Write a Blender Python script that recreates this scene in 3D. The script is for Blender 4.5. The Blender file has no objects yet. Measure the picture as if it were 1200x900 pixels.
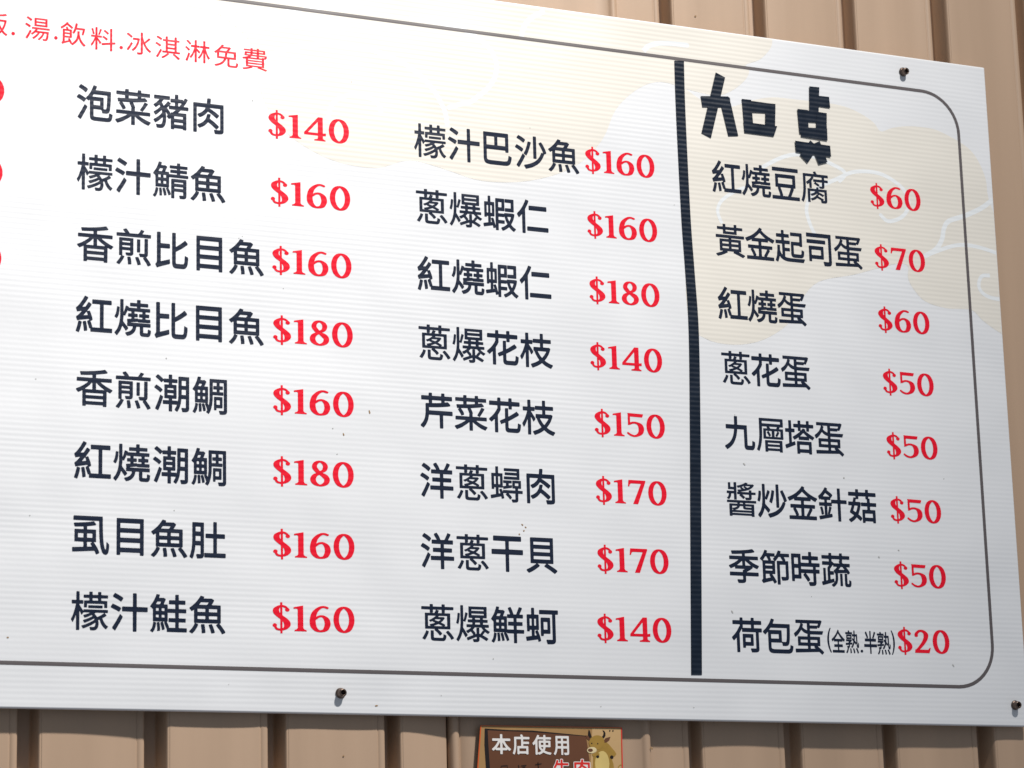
import bpy, bmesh, math, random
from mathutils import Vector, Matrix
from mathutils.geometry import delaunay_2d_cdt, tessellate_polygon

S = bpy.context.scene
COL = S.collection
ZC = 1.5            # camera height above the ground, metres

# ---------------------------------------------------------------- camera
CAM_R = [[0.910803,-0.067305,-0.407317],[-0.412003,-0.211014,-0.886412],[-0.02629,0.975163,-0.219922]]
cam = bpy.data.cameras.new("camera")
cam.sensor_width = 36
cam.lens = 94.2162
cam.dof.use_dof = True
cam.dof.focus_distance = 2.2
cam.dof.aperture_fstop = 18
cam.clip_start = 0.05
cam.clip_end = 100
camo = bpy.data.objects.new("camera", cam)
M = Matrix([r + [0] for r in CAM_R] + [[0, 0, 0, 1]])
M.translation = Vector((0, -1.935, ZC))
camo.matrix_world = M
COL.objects.link(camo)
S.camera = camo

# ---------------------------------------------------------------- light
w = bpy.data.worlds.new("World")
S.world = w
w.use_nodes = True
bg = w.node_tree.nodes["Background"]
bg.inputs[0].default_value = (0.80, 0.88, 1.0, 1)
bg.inputs[1].default_value = 0.25
S.view_settings.view_transform = 'Standard'
S.view_settings.look = 'None'
S.view_settings.exposure = 0
S.view_settings.gamma = 1

def area(name, loc, target, sx, sy, power, color):
    l = bpy.data.lights.new(name, 'AREA')
    l.shape = 'RECTANGLE'; l.size = sx; l.size_y = sy
    l.energy = power; l.color = color
    o = bpy.data.objects.new(name, l)
    o.location = loc
    o.rotation_euler = (Vector(target) - Vector(loc)).to_track_quat('-Z', 'Y').to_euler()
    COL.objects.link(o)
    return o
# the lamp high on the right that throws the shadows under the board
LAMP = area("shop_lamp", (1.60, -2.0, ZC + 2.9), (0.54, 0, ZC + 0.68), 0.22, 0.14, 13.1, (1.0, 0.955, 0.90))
LAMP.data.spread = math.radians(50)

# ---------------------------------------------------------------- materials
def nd(nt, t, x=0, y=0, **kw):
    n = nt.nodes.new(t); n.location = (x, y)
    for k, v in kw.items(): setattr(n, k, v)
    return n

FLUTE = 0.0041
def mat(name, col, rough=0.5, spec=0.5, flute=0.0, noise=0.0, nscale=40, metal=0.0, bumpn=0.0, streak=0.0, coat=0.0):
    m = bpy.data.materials.new(name); m.use_nodes = True
    nt = m.node_tree; b = nt.nodes["Principled BSDF"]
    b.inputs["Base Color"].default_value = (*col, 1)
    b.inputs["Roughness"].default_value = rough
    b.inputs["Specular IOR Level"].default_value = spec
    b.inputs["Metallic"].default_value = metal
    b.inputs["Coat Weight"].default_value = coat
    tc = nd(nt, "ShaderNodeTexCoord", -1200, 0)
    if noise or streak:
        n = nd(nt, "ShaderNodeTexNoise", -800, 200); n.inputs["Scale"].default_value = nscale
        n.inputs["Detail"].default_value = 6
        mp = nd(nt, "ShaderNodeMapping", -1000, 200)
        if streak: mp.inputs["Scale"].default_value = (1, 1, 0.06)
        nt.links.new(tc.outputs["Object"], mp.inputs[0]); nt.links.new(mp.outputs[0], n.inputs["Vector"])
        a = noise or streak
        mr = nd(nt, "ShaderNodeMapRange", -600, 200)
        mr.inputs[1].default_value = 0.3; mr.inputs[2].default_value = 0.7
        mr.inputs[3].default_value = 1 - a; mr.inputs[4].default_value = 1 + a
        nt.links.new(n.outputs["Fac"], mr.inputs[0])
        mx = nd(nt, "ShaderNodeVectorMath", -300, 200, operation='SCALE')
        mx.inputs[0].default_value = col
        nt.links.new(mr.outputs[0], mx.inputs["Scale"])
        nt.links.new(mx.outputs[0], b.inputs["Base Color"])
        mr2 = nd(nt, "ShaderNodeMapRange", -600, -100)
        mr2.inputs[1].default_value = 0.3; mr2.inputs[2].default_value = 0.7
        mr2.inputs[3].default_value = rough - 0.05; mr2.inputs[4].default_value = rough + 0.05
        nt.links.new(n.outputs["Fac"], mr2.inputs[0]); nt.links.new(mr2.outputs[0], b.inputs["Roughness"])
    last = None
    if flute:
        sp = nd(nt, "ShaderNodeSeparateXYZ", -1000, -400)
        nt.links.new(tc.outputs["Object"], sp.inputs[0])
        mu = nd(nt, "ShaderNodeMath", -800, -400, operation='MULTIPLY'); mu.inputs[1].default_value = 2 * math.pi / FLUTE
        si = nd(nt, "ShaderNodeMath", -600, -400, operation='COSINE')
        ml = nd(nt, "ShaderNodeMath", -400, -400, operation='MULTIPLY'); ml.inputs[1].default_value = flute
        nt.links.new(sp.outputs[2], mu.inputs[0]); nt.links.new(mu.outputs[0], si.inputs[0]); nt.links.new(si.outputs[0], ml.inputs[0])
        bp_ = nd(nt, "ShaderNodeBump", -200, -400); bp_.inputs["Strength"].default_value = 1; bp_.inputs["Distance"].default_value = 1
        nt.links.new(ml.outputs[0], bp_.inputs["Height"]); last = bp_
    if flute or name == "white_fluted_plastic":
        # the sheet is slightly wavy over hand-widths: uneven sheen
        n3 = nd(nt, "ShaderNodeTexNoise", -600, -1000); n3.inputs["Scale"].default_value = 5.5; n3.inputs["Detail"].default_value = 2
        nt.links.new(tc.outputs["Object"], n3.inputs["Vector"])
        ml3 = nd(nt, "ShaderNodeMath", -400, -1000, operation='MULTIPLY'); ml3.inputs[1].default_value = 0.007
        nt.links.new(n3.outputs["Fac"], ml3.inputs[0])
        b3 = nd(nt, "ShaderNodeBump", -150, -900); b3.inputs["Strength"].default_value = 1; b3.inputs["Distance"].default_value = 1
        nt.links.new(ml3.outputs[0], b3.inputs["Height"])
        if last: nt.links.new(last.outputs[0], b3.inputs["Normal"])
        last = b3
    if bumpn:
        n2 = nd(nt, "ShaderNodeTexNoise", -600, -700); n2.inputs["Scale"].default_value = 260; n2.inputs["Detail"].default_value = 4
        nt.links.new(tc.outputs["Object"], n2.inputs["Vector"])
        ml2 = nd(nt, "ShaderNodeMath", -400, -700, operation='MULTIPLY'); ml2.inputs[1].default_value = bumpn
        nt.links.new(n2.outputs["Fac"], ml2.inputs[0])
        b2 = nd(nt, "ShaderNodeBump", -100, -600); b2.inputs["Strength"].default_value = 1; b2.inputs["Distance"].default_value = 1
        nt.links.new(ml2.outputs[0], b2.inputs["Height"])
        if last: nt.links.new(last.outputs[0], b2.inputs["Normal"])
        last = b2
    if last: nt.links.new(last.outputs[0], b.inputs["Normal"])
    return m

AMP = 0.00003
m_board = mat("white_fluted_plastic", (0.755, 0.772, 0.80), 0.47, 0.7, noise=0.012, nscale=9, bumpn=0.00004)
m_beige = mat("beige_cloud_print", (0.765, 0.735, 0.67), 0.47, 0.7, flute=AMP, noise=0.012, nscale=9)
m_swirl = mat("white_swirl_print", (0.79, 0.825, 0.85), 0.47, 0.7, flute=AMP)
m_line = mat("grey_border_print", (0.105, 0.092, 0.096), 0.45, 0.5, flute=AMP)
m_ink = mat("navy_ink_print", (0.006, 0.013, 0.034), 0.42, 0.24, flute=AMP)
m_red = mat("red_ink_print", (0.78, 0.003, 0.024), 0.42, 0.24, flute=AMP)
m_tape = mat("black_tape", (0.005, 0.012, 0.026), 0.36, 0.32, flute=AMP * 2.8, noise=0.15, nscale=60, bumpn=0.0001)
m_speck_b = mat("brown_dirt", (0.34, 0.22, 0.12), 0.8, 0.2)
m_speck_g = mat("grey_dirt", (0.46, 0.46, 0.45), 0.8, 0.2)
m_wall = mat("tan_painted_steel", (0.455, 0.313, 0.210), 0.47, 0.8, streak=0.06, nscale=30, bumpn=0.00003)
m_steel = mat("dark_bolt_steel", (0.16, 0.12, 0.10), 0.35, 0.5, metal=1.0, noise=0.3, nscale=700)
m_socket = mat("bolt_socket_black", (0.02, 0.012, 0.014), 0.5, 0.3)

# ---------------------------------------------------------------- helpers
def link(name, me, m, parent=None, smooth=False, **props):
    o = bpy.data.objects.new(name, me); COL.objects.link(o)
    if m: me.materials.append(m)
    if smooth:
        for p in me.polygons: p.use_smooth = True
    if parent: o.parent = parent
    for k, v in props.items(): o[k] = v
    return o

def empty(name, loc, label, cat, group=None):
    o = bpy.data.objects.new(name, None); o.empty_display_size = 0.05
    COL.objects.link(o); o.location = loc
    o["label"] = label; o["category"] = cat
    if group: o["group"] = group
    return o

def signed(l):
    return sum(l[i][0] * l[(i + 1) % len(l)][1] - l[(i + 1) % len(l)][0] * l[i][1] for i in range(len(l)))

def fill(loops):
    """loops -> (verts2d, triangles), holes honoured"""
    vs, fs = [], []
    for l in loops:
        b = len(vs); vs += [Vector(p) for p in l]; fs.append(list(range(b, b + len(l))))
    ed = [(f[i], f[(i + 1) % len(f)]) for f in fs for i in range(len(f))]
    r = delaunay_2d_cdt(vs, ed, [], 0, 1e-7)
    segs = [(l[i], l[(i + 1) % len(l)]) for l in loops for i in range(len(l))]
    out = []
    for t in r[2]:
        cx = sum(r[0][i][0] for i in t) / len(t); cy = sum(r[0][i][1] for i in t) / len(t)
        odd = False
        for a, b in segs:
            if (a[1] > cy) != (b[1] > cy) and cx < a[0] + (cy - a[1]) * (b[0] - a[0]) / (b[1] - a[1]): odd = not odd
        if odd: out.append(list(t))
    return r[0], out

def print_mesh(name, groups, y):
    """flat print: groups = list of loop lists, all in the plane y"""
    V, F = [], []
    for loops in groups:
        v, f = loops if isinstance(loops, tuple) else fill(loops)
        b = len(V)
        V += [(p[0], y, p[1]) for p in v]
        for t in f:
            a = [v[i] for i in t]
            s = sum(a[i][0] * a[(i + 1) % len(a)][1] - a[(i + 1) % len(a)][0] * a[i][1] for i in range(len(a)))
            t = [b + i for i in t]
            F.append(t if s > 0 else t[::-1])   # facing -y
    me = bpy.data.meshes.new(name); me.from_pydata(V, [], F); me.update()
    return me

def ribbon(pts, wd, closed=False):
    """polyline with a width -> loops"""
    n = len(pts); Lf, Rt = [], []
    for i in range(n):
        if closed: a, b = pts[i - 1], pts[(i + 1) % n]
        else: a, b = pts[max(0, i - 1)], pts[min(n - 1, i + 1)]
        d = Vector((b[0] - a[0], b[1] - a[1])).normalized(); nn = Vector((-d.y, d.x)) * wd / 2
        Lf.append((pts[i][0] + nn.x, pts[i][1] + nn.y)); Rt.append((pts[i][0] - nn.x, pts[i][1] - nn.y))
    if closed: return [Lf, Rt]
    cap = []
    if wd > 0.002:
        a, b = Vector(pts[-2]), Vector(pts[-1]); d = (b - a).normalized(); nn = Vector((-d.y, d.x))
        cap = [tuple(b + nn * wd / 2 * math.cos(t) + d * wd / 2 * math.sin(t)) for t in (math.pi * k / 6 for k in range(1, 6))]
    return [Lf + cap + Rt[::-1]]

def spline(pts, k=4):
    out = []
    n = len(pts)
    for i in range(n - 1):
        p0, p1, p2, p3 = [Vector(pts[min(max(j, 0), n - 1)]) for j in (i - 1, i, i + 1, i + 2)]
        for s in range(k):
            t = s / k
            out.append(tuple(0.5 * ((2 * p1) + (p2 - p0) * t + (2 * p0 - 5 * p1 + 4 * p2 - p3) * t * t + (3 * p1 - p0 - 3 * p2 + p3) * t ** 3)))
    out.append(tuple(pts[-1]))
    return out

# ---------------------------------------------------------------- lettering outlines
# each outline: first point, then the step to every next one, in 1/400 of the letter height
GLY = {
"d": {
"(": [[164,34,-4,2,-13,14,-18,24,-14,22,-12,26,-9,24,-6,26,-5,24,-1,28,2,24,4,30,12,38,14,30,18,30,12,16,14,16,6,2,16,1,6,-2,0,-5,-14,-20,-11,-20,-9,-20,-8,-24,-10,-44,-4,-32,0,-22,2,-36,5,-34,5,-20,10,-30,9,-20,25,-42,0,-4,-4,-2]],
")": [[66,34,-4,2,1,6,24,38,9,22,8,22,6,22,4,24,4,36,0,34,-2,30,-5,28,-5,20,-10,26,-8,20,-26,42,1,2,3,2,16,1,4,-1,4,-2,14,-16,14,-18,16,-26,12,-24,8,-24,8,-26,4,-28,0,-32,0,-16,-4,-22,-7,-28,-9,-26,-13,-26,-17,-28,-10,-14,-16,-17,-6,-3]],
".": [[100,122,-10,4,-8,8,-5,8,-1,12,4,10,8,8,10,5,10,1,10,-4,8,-8,4,-8,0,-12,-4,-10,-6,-8,-10,-5]],
"九": [[96,88,-2,2,-8,10,-14,14,-2,6,0,8,4,4,30,17,24,19,22,26,14,24,12,26,8,28,6,32,2,16,-1,2,-3,1,-96,1,-2,2,-2,6,0,36,2,4,4,1,96,0,4,1,2,6,1,82,1,4,2,4,4,1,28,-1,4,-2,1,-6,-1,-88,4,-1,110,0,3,-1,3,-4,0,-6,1,-216,3,-2,4,-1,44,0,4,1,2,4,2,12,2,33,2,5,4,2,10,-6,16,-6,4,-6,0,-12,-1,-18,-3,-14,-3,-16,-5,-10,-6,-8,-8,-6,-8,-4,-10,0,-54,0,-14,2,-8,3,-4,4,-5,5,-3,8,-4,10,-1,10,-1,186,-4,1,-76,0,-2,-1,-2,-2,-3,-30,-7,-34,-10,-34,-16,-36,-16,-28,-24,-27,-26,-23]],
"仁": [[136,88,-4,4,-2,6,0,202,-2,2,0,-2,-30,-34,-4,-2,-2,-2,-2,2,-18,28,-2,6,0,6,2,6,30,32,28,40,24,44,20,46,2,2,4,0,28,-9,2,-5,1,-8,-7,-16,-11,-26,-25,-48,0,-268,-2,-4,-4,-2],[194,118,-4,2,-2,4,0,34,2,8,4,2,244,0,4,-2,3,-4,0,-38,-2,-4,-3,-3],[216,356,-4,4,-1,8,0,32,2,6,3,2,204,0,4,-1,2,-5,1,-38,-2,-6,-3,-2]],
"全": [[90,101,-2,3,-2,6,0,28,2,4,2,2,146,0,2,0,2,2,0,44,-2,4,-96,0,-2,2,-2,2,-1,6,0,26,1,4,2,2,96,1,4,1,0,4,0,36,0,4,-4,1,-98,0,-2,1,-1,4,-1,14,-2,2,-38,-20,-4,-2,-2,2,-8,10,-12,14,-2,8,2,4,2,3,28,14,26,15,24,16,27,22,22,18,20,20,19,24,19,24,3,2,2,-1,24,-11,3,-6,-2,-12,1,-2,12,-14,20,-18,24,-21,40,-29,32,-22,34,-18,4,-4,2,-6,-1,-6,-9,-10,-12,-16,-2,-1,-4,1,-38,22,-1,-2,-1,-14,-1,-4,-3,-1,-98,0,-4,-1,-1,-2,0,-38,1,-4,102,-1,4,-3,1,-6,0,-28,-1,-4,-2,-2,-100,0,-4,0,-1,-6,0,-40,1,-2,4,-2,147,0,3,-2,1,-6,0,-28,-1,-4,-2,-2,-6,-1],[170,326,180,0,4,0,0,2,-50,42,-28,28,-13,14,-3,2,-2,-2,-24,-26,-22,-20,-43,-36,-1,-2]],
"包": [[196,98,-20,3,-12,3,-8,4,-12,10,-6,14,-4,12,0,12,0,170,-2,2,-2,-1,-26,-25,-6,-2,-26,22,-2,6,2,8,34,30,24,28,16,20,12,20,19,38,3,3,4,0,26,-7,2,-2,2,-2,1,-6,-1,-4,-14,-30,0,-2,0,-2,210,-1,2,-3,1,-2,0,-22,-3,-84,-4,-56,-6,-36,-4,-12,-8,-12,-10,-7,-12,-3,-14,-2,-34,1,-2,1,-2,2,-4,20,-4,10,-2,1,-130,0,-2,-1,-1,-2,0,-46,1,-12,4,-4,8,-4,16,-3,14,-1,156,0,12,1,8,1,6,3,6,5,6,12,3,24,3,4,2,0,14,-6,14,-4,2,-2,2,-2,0,-6,-3,-22,-4,-14,-6,-14,-7,-10,-11,-6,-11,-5,-20,-3],[328,224,26,0,5,4,3,4,4,20,4,42,4,74,-2,6,-4,1,-194,0,-6,-1,-15,-20,-1,-3,2,-1,144,0,6,-2,1,-2,1,-4,0,-114,2,-2],[173,258,93,0,2,4,0,44,-2,0,-2,1,-92,-1,-1,-4,0,-40,1,-2]],
"半": [[244,90,-4,2,-1,6,0,100,-1,4,-4,1,-150,0,-4,1,-2,4,-1,4,0,32,1,5,4,3,152,0,4,0,1,2,0,40,-1,2,-2,1,-126,0,-2,1,-4,2,-1,6,0,30,1,4,2,4,4,2,48,0,3,2,-5,16,-12,24,-28,48,-1,8,1,6,4,4,22,10,6,-1,14,-21,15,-26,17,-36,2,-8,1,-6,-1,-6,-2,-2,-18,-8,-4,-4,6,0,58,0,2,0,1,4,1,120,2,4,2,2,30,-1,3,-3,1,-6,1,-118,3,-2,52,0,4,0,2,2,-20,8,-2,6,1,8,26,44,23,48,2,3,4,0,28,-10,3,-3,1,-4,1,-6,-2,-4,-23,-42,-30,-48,4,-2,56,0,4,-2,2,-2,2,-6,0,-30,-2,-6,-2,-2,-4,-1,-132,0,-1,-1,-1,-2,0,-40,2,-2,2,0,156,0,4,-3,1,-5,0,-32,-1,-6,-2,-2,-4,-1,-156,-1,-2,-4,0,-98,0,-6,-2,-4,-4,-1]],
"司": [[322,92,-4,4,-4,16,-6,16,0,8,2,4,4,1,48,-1,12,1,4,1,2,2,0,258,-2,0,-2,1,-280,0,-4,3,-1,4,0,32,1,4,2,2,4,0,314,0,4,0,2,-2,1,-8,0,-302,-2,-16,-3,-8,-4,-6,-7,-6,-9,-3,-12,-3,-16,-1],[124,133,-4,3,-1,6,0,156,1,4,2,4,4,1,182,0,3,-1,2,0,2,-8,0,-126,-1,-4,-2,-4,-4,-1,-148,0,-2,-1,-2,-2,0,-20,-2,-6,-4,-1],[158,206,118,0,2,4,-1,52,-1,2,-4,0,-114,0,-2,-4,0,-50,1,-2],[98,334,-2,2,-2,4,0,28,1,6,3,3,238,0,4,-1,3,-4,0,-32,-1,-4,-4,-2]],
"塔": [[226,91,-2,3,-2,4,0,130,1,4,1,2,6,1,176,0,4,-1,2,0,1,-6,0,-128,-1,-4,-2,-4,-4,-1,-26,1,-4,2,-1,10,-3,2,-108,0,-2,0,-2,-2,-2,-10,-2,-2],[84,145,-4,3,-9,28,-1,6,2,4,4,3,42,15,4,4,0,120,-2,4,-2,1,-34,0,-4,1,-3,6,0,30,1,4,4,1,36,0,2,1,2,4,0,84,2,2,2,2,28,0,3,-2,1,-6,1,-84,3,-1,32,0,4,-3,1,-4,0,-28,-3,-6,-4,-1,-30,0,-2,-1,-2,-2,0,-108,2,-2,2,0,30,11,4,0,2,-3,2,-4,4,-22,1,-6,-2,-4,-3,-2,-106,-42],[261,146,113,0,2,4,-1,44,-1,2,-4,0,-110,0,-1,-4,0,-42,1,-4],[194,250,-3,2,-19,22,-2,6,2,4,40,22,18,12,26,18,14,12,2,2,-2,2,-22,0,-4,2,-1,6,0,28,-1,3,-50,1,-6,2,-1,4,0,26,1,4,2,2,4,2,50,0,1,4,0,30,3,4,4,2,24,0,4,-2,1,-6,0,-30,2,-2,69,0,2,2,0,30,2,6,4,2,22,0,6,-1,2,-3,0,-32,2,-4,50,0,5,-2,1,-6,0,-24,-2,-6,-4,-2,-50,-1,-2,-3,0,-30,-2,-4,-2,-2,-26,0,-4,2,-2,6,0,28,-2,4,-68,0,-2,-2,-1,-2,0,-26,1,-4,4,2,20,22,2,2,4,0,24,-9,4,-3,1,-2,-2,-12,15,-12,18,-12,32,-19,48,-25,2,-4,-1,-6,-21,-24,-2,-2,-4,2,-38,20,-2,-2,0,-18,-2,-2,-2,-2,-128,0,-2,2,-2,2,0,20,-2,2,-36,-21],[268,292,88,-1,4,1,-46,38,-4,0,-4,-2,-14,-14,-24,-20,-2,-2]],
"季": [[186,92,-4,4,-10,24,-1,4,1,6,4,2,48,-1,16,1,2,6,0,30,0,4,-4,0,-154,0,-4,2,-1,4,0,28,1,4,2,2,4,1,154,0,2,3,0,14,2,6,4,2,16,6,4,2,-8,2,-110,0,-2,2,-2,2,0,16,-2,2,-46,-20,-4,-1,-2,1,-20,24,-1,6,3,4,36,16,28,13,26,15,18,12,10,8,-2,2,-2,0,-106,0,-2,2,-1,4,0,28,3,4,4,1,150,0,2,1,2,2,0,20,-2,1,-2,1,-72,-5,-48,-1,-2,2,-2,2,-6,24,0,6,2,3,4,1,96,4,76,7,40,5,42,8,6,0,26,-22,1,-6,-3,-6,-10,-2,-32,-7,-74,-9,-3,-4,1,-23,0,-1,4,-1,152,0,4,-1,3,-6,0,-26,-1,-4,-2,-2,-106,0,-4,-1,0,-1,16,-12,30,-18,34,-16,36,-14,4,-4,0,-6,-19,-24,-5,-3,-22,8,-42,20,0,-1,9,-10,1,-6,-4,-4,-30,-20,-44,-22,-2,-2,6,-1,140,0,4,-3,1,-4,0,-26,-1,-4,-2,-3,-4,-1,-152,0,-2,-2,0,-2,0,-42,-1,-8,-3,-10,-6,-6,-10,-6,-12,-2,-18,-2],[176,286,58,0,4,0,2,4,-1,46,-3,0,-22,-20,-38,-26,-2,-2],[278,286,60,0,4,0,2,2,-1,2,-37,27,-28,23,-1,-4,0,-46,1,-2]],
"層": [[182,95,-2,3,-1,4,0,112,1,2,2,2,214,1,4,-1,2,-2,0,-114,0,-4,-2,-2,-32,0,-2,2,-1,8,-3,2,-142,0,-4,-2,-2,-8,-2,-2],[98,98,-2,1,-14,9,-10,5,-2,3,12,24,10,28,7,28,6,32,3,30,2,36,1,150,1,4,2,2,4,0,294,0,4,-2,2,-4,0,-78,-2,-2,-2,-1,-38,-1,-1,-6,-9,-12,4,-2,44,0,3,-2,1,-102,-2,-4,-2,-2,-4,0,-246,0,-2,2,-1,4,1,102,2,1,2,1,46,0,2,0,1,2,-9,12,0,6,-2,0,-54,0,-2,-2,-1,-64,-3,-44,-4,-38,-6,-30,-8,-30,-10,-28,-13,-26],[217,134,145,0,2,0,2,2,0,14,-2,2,-2,0,-144,0,-2,0,-1,-4,0,-12],[217,176,145,0,2,0,2,2,0,12,-2,2,-2,1,-144,0,-2,-1,-1,-2,0,-12],[198,256,32,0,6,0,-12,20,-18,26,2,4,14,8,2,2,0,1,-24,1,-4,-2,0,-56,0,-2],[240,256,26,0,4,2,0,56,-2,3,-32,1,-6,-2,20,-28,9,-16,-2,-4,-18,-10],[307,256,21,0,5,0,-3,4,-12,8,-2,2,22,38,5,8,-1,1,-32,1,-4,-2,-1,-56,1,-2],[339,256,39,0,3,2,1,56,-2,3,-24,1,-6,-2,2,-2,14,-8,2,-2,0,-2,-14,-24,-16,-20],[255,342,69,0,4,2,2,2,9,16,-1,0,-2,1,-92,0,-2,-1,0,-2,10,-16],[150,394,228,-1,2,1,2,2,0,22,-2,2,-4,0,-226,0,-2,0,0,-4,0,-20]],
"巴": [[186,96,-30,4,-16,4,-10,5,-4,3,-8,10,-6,12,-2,8,-2,10,-1,14,0,276,1,6,2,3,6,1,282,0,6,-2,2,-2,1,-8,0,-188,-1,-4,-2,-4,-4,-2,-28,1,-3,5,-1,13,-4,2,-216,0,-2,-1,0,-4,0,-88,2,-12,4,-6,6,-4,12,-2,26,-2,156,0,16,2,14,3,6,3,4,4,4,8,4,10,5,34,3,3,2,1,14,-7,16,-5,2,-2,0,-4,1,-6,-5,-28,-4,-16,-6,-16,-8,-12,-12,-9,-14,-7,-18,-3,-18,-1],[148,312,84,-1,4,1,2,4,0,82,-2,4,-4,2,-80,0,-6,-2,0,-4,0,-82,0,-4],[278,312,86,-1,4,1,0,4,0,82,0,4,-4,2,-82,0,-6,-2,0,-4,0,-82,0,-4]],
"干": [[242,88,-2,4,-2,6,0,158,-2,6,-4,0,-148,0,-5,2,-2,8,0,34,2,4,3,2,150,1,4,1,2,4,-1,76,-1,2,-4,0,-130,1,-2,3,-2,4,0,34,1,6,3,2,4,1,310,0,4,-1,3,-2,1,-6,0,-32,-1,-6,-3,-3,-136,-1,-3,0,-1,-2,-1,-76,1,-4,4,-1,154,-1,2,-2,2,-4,0,-36,-2,-6,-4,-2,-152,0,-4,0,-1,-4,-1,-164,-2,-4,-2,-2]],
"時": [[314,90,-4,4,-5,14,-5,14,-1,6,3,5,4,1,46,0,6,0,2,2,1,92,-1,4,-2,1,-86,0,-4,-1,1,-2,17,-20,14,-18,12,-18,6,-12,0,-6,-4,-6,-24,-14,-2,0,-2,2,-10,16,-12,18,-30,36,0,6,2,6,14,10,2,2,-4,1,-34,0,-4,1,-2,0,0,-4,0,-54,-2,-6,-4,-2,-78,0,-2,-2,0,-24,-2,-5,-4,-1,-24,0,-2,0,-2,2,-2,8,0,292,1,6,3,3,110,1,6,-2,2,-2,0,-4,0,-88,1,-2,3,-2,92,0,4,2,0,2,0,26,0,4,-4,1,-76,1,-2,2,-2,4,0,28,2,6,4,2,76,1,2,3,0,38,2,4,2,2,28,0,4,-2,2,-6,0,-36,2,-3,78,-1,4,0,1,-2,1,-6,0,-26,0,-4,-2,-4,-4,-1,-78,-1,-2,-2,0,-28,0,-2,4,-2,92,0,5,-2,2,-4,0,-28,-1,-4,-2,-4,-4,-1,-40,0,-2,-1,-2,-4,0,-20,2,-3,40,-1,4,-2,1,-6,-1,-32,-2,-2,-2,-1,-38,0,-4,-2,0,-107,-2,-10,-5,-10,-7,-7,-16,-5,-22,-2],[124,212,44,0,4,2,0,70,0,2,-2,2,-44,0,-3,-2,-1,-70,1,-2],[209,276,7,0,142,0,2,2,1,2,0,22,-1,2,-4,1,-146,0,-1,-1,-1,-2],[124,332,44,-1,4,1,0,68,0,2,-2,2,-44,0,-3,-2,-1,-66,1,-4]],
"枝": [[210,90,-3,2,-15,26,-2,8,2,4,30,12,26,10,28,16,12,8,3,2,-1,4,-20,26,-11,20,-11,20,-12,28,-2,2,-6,2,-2,2,-1,6,1,30,2,4,2,0,72,0,2,2,1,2,0,36,-1,4,-4,1,-78,1,-2,2,-2,6,2,32,2,2,2,1,80,1,1,2,0,52,1,6,4,2,28,0,3,-2,1,-6,0,-50,2,-4,4,-1,82,0,4,-1,2,-6,0,-30,-1,-4,-3,-2,-86,-1,-2,-1,-2,-1,0,-39,2,-3,50,-1,12,2,18,-8,2,-4,1,-4,-1,-6,-6,-20,-16,-38,-20,-32,-14,-18,-12,-14,0,-4,20,-14,22,-12,24,-10,26,-8,2,-4,0,-8,-20,-28,-2,-1,-2,-1,-28,10,-28,13,-18,11,-28,22,-4,0,-26,-18,-28,-16,-28,-12,-24,-10],[136,90,-4,2,-1,6,0,150,-1,8,-2,-2,-14,-32,-11,-24,-15,-24,-2,-2,-4,2,-16,31,0,7,1,4,19,30,16,34,15,40,9,30,-1,2,-3,0,-40,0,-4,2,-3,6,0,30,1,4,4,2,46,0,4,2,1,2,0,66,1,4,2,2,2,2,26,0,4,-2,2,-6,1,-68,3,-2,40,0,2,-2,2,-4,0,-30,-2,-6,-4,-2,-38,0,-2,-2,50,-74,2,-6,1,-4,-3,-8,-12,-15,-6,-5,-4,-1,-2,3,-22,43,-4,3,-1,0,-1,-190,-2,-4,-2,-2],[324,206,2,1,7,7,24,30,15,24,4,8,-2,2,-92,1,-4,-1,0,-6,16,-28,14,-20]],
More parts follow.
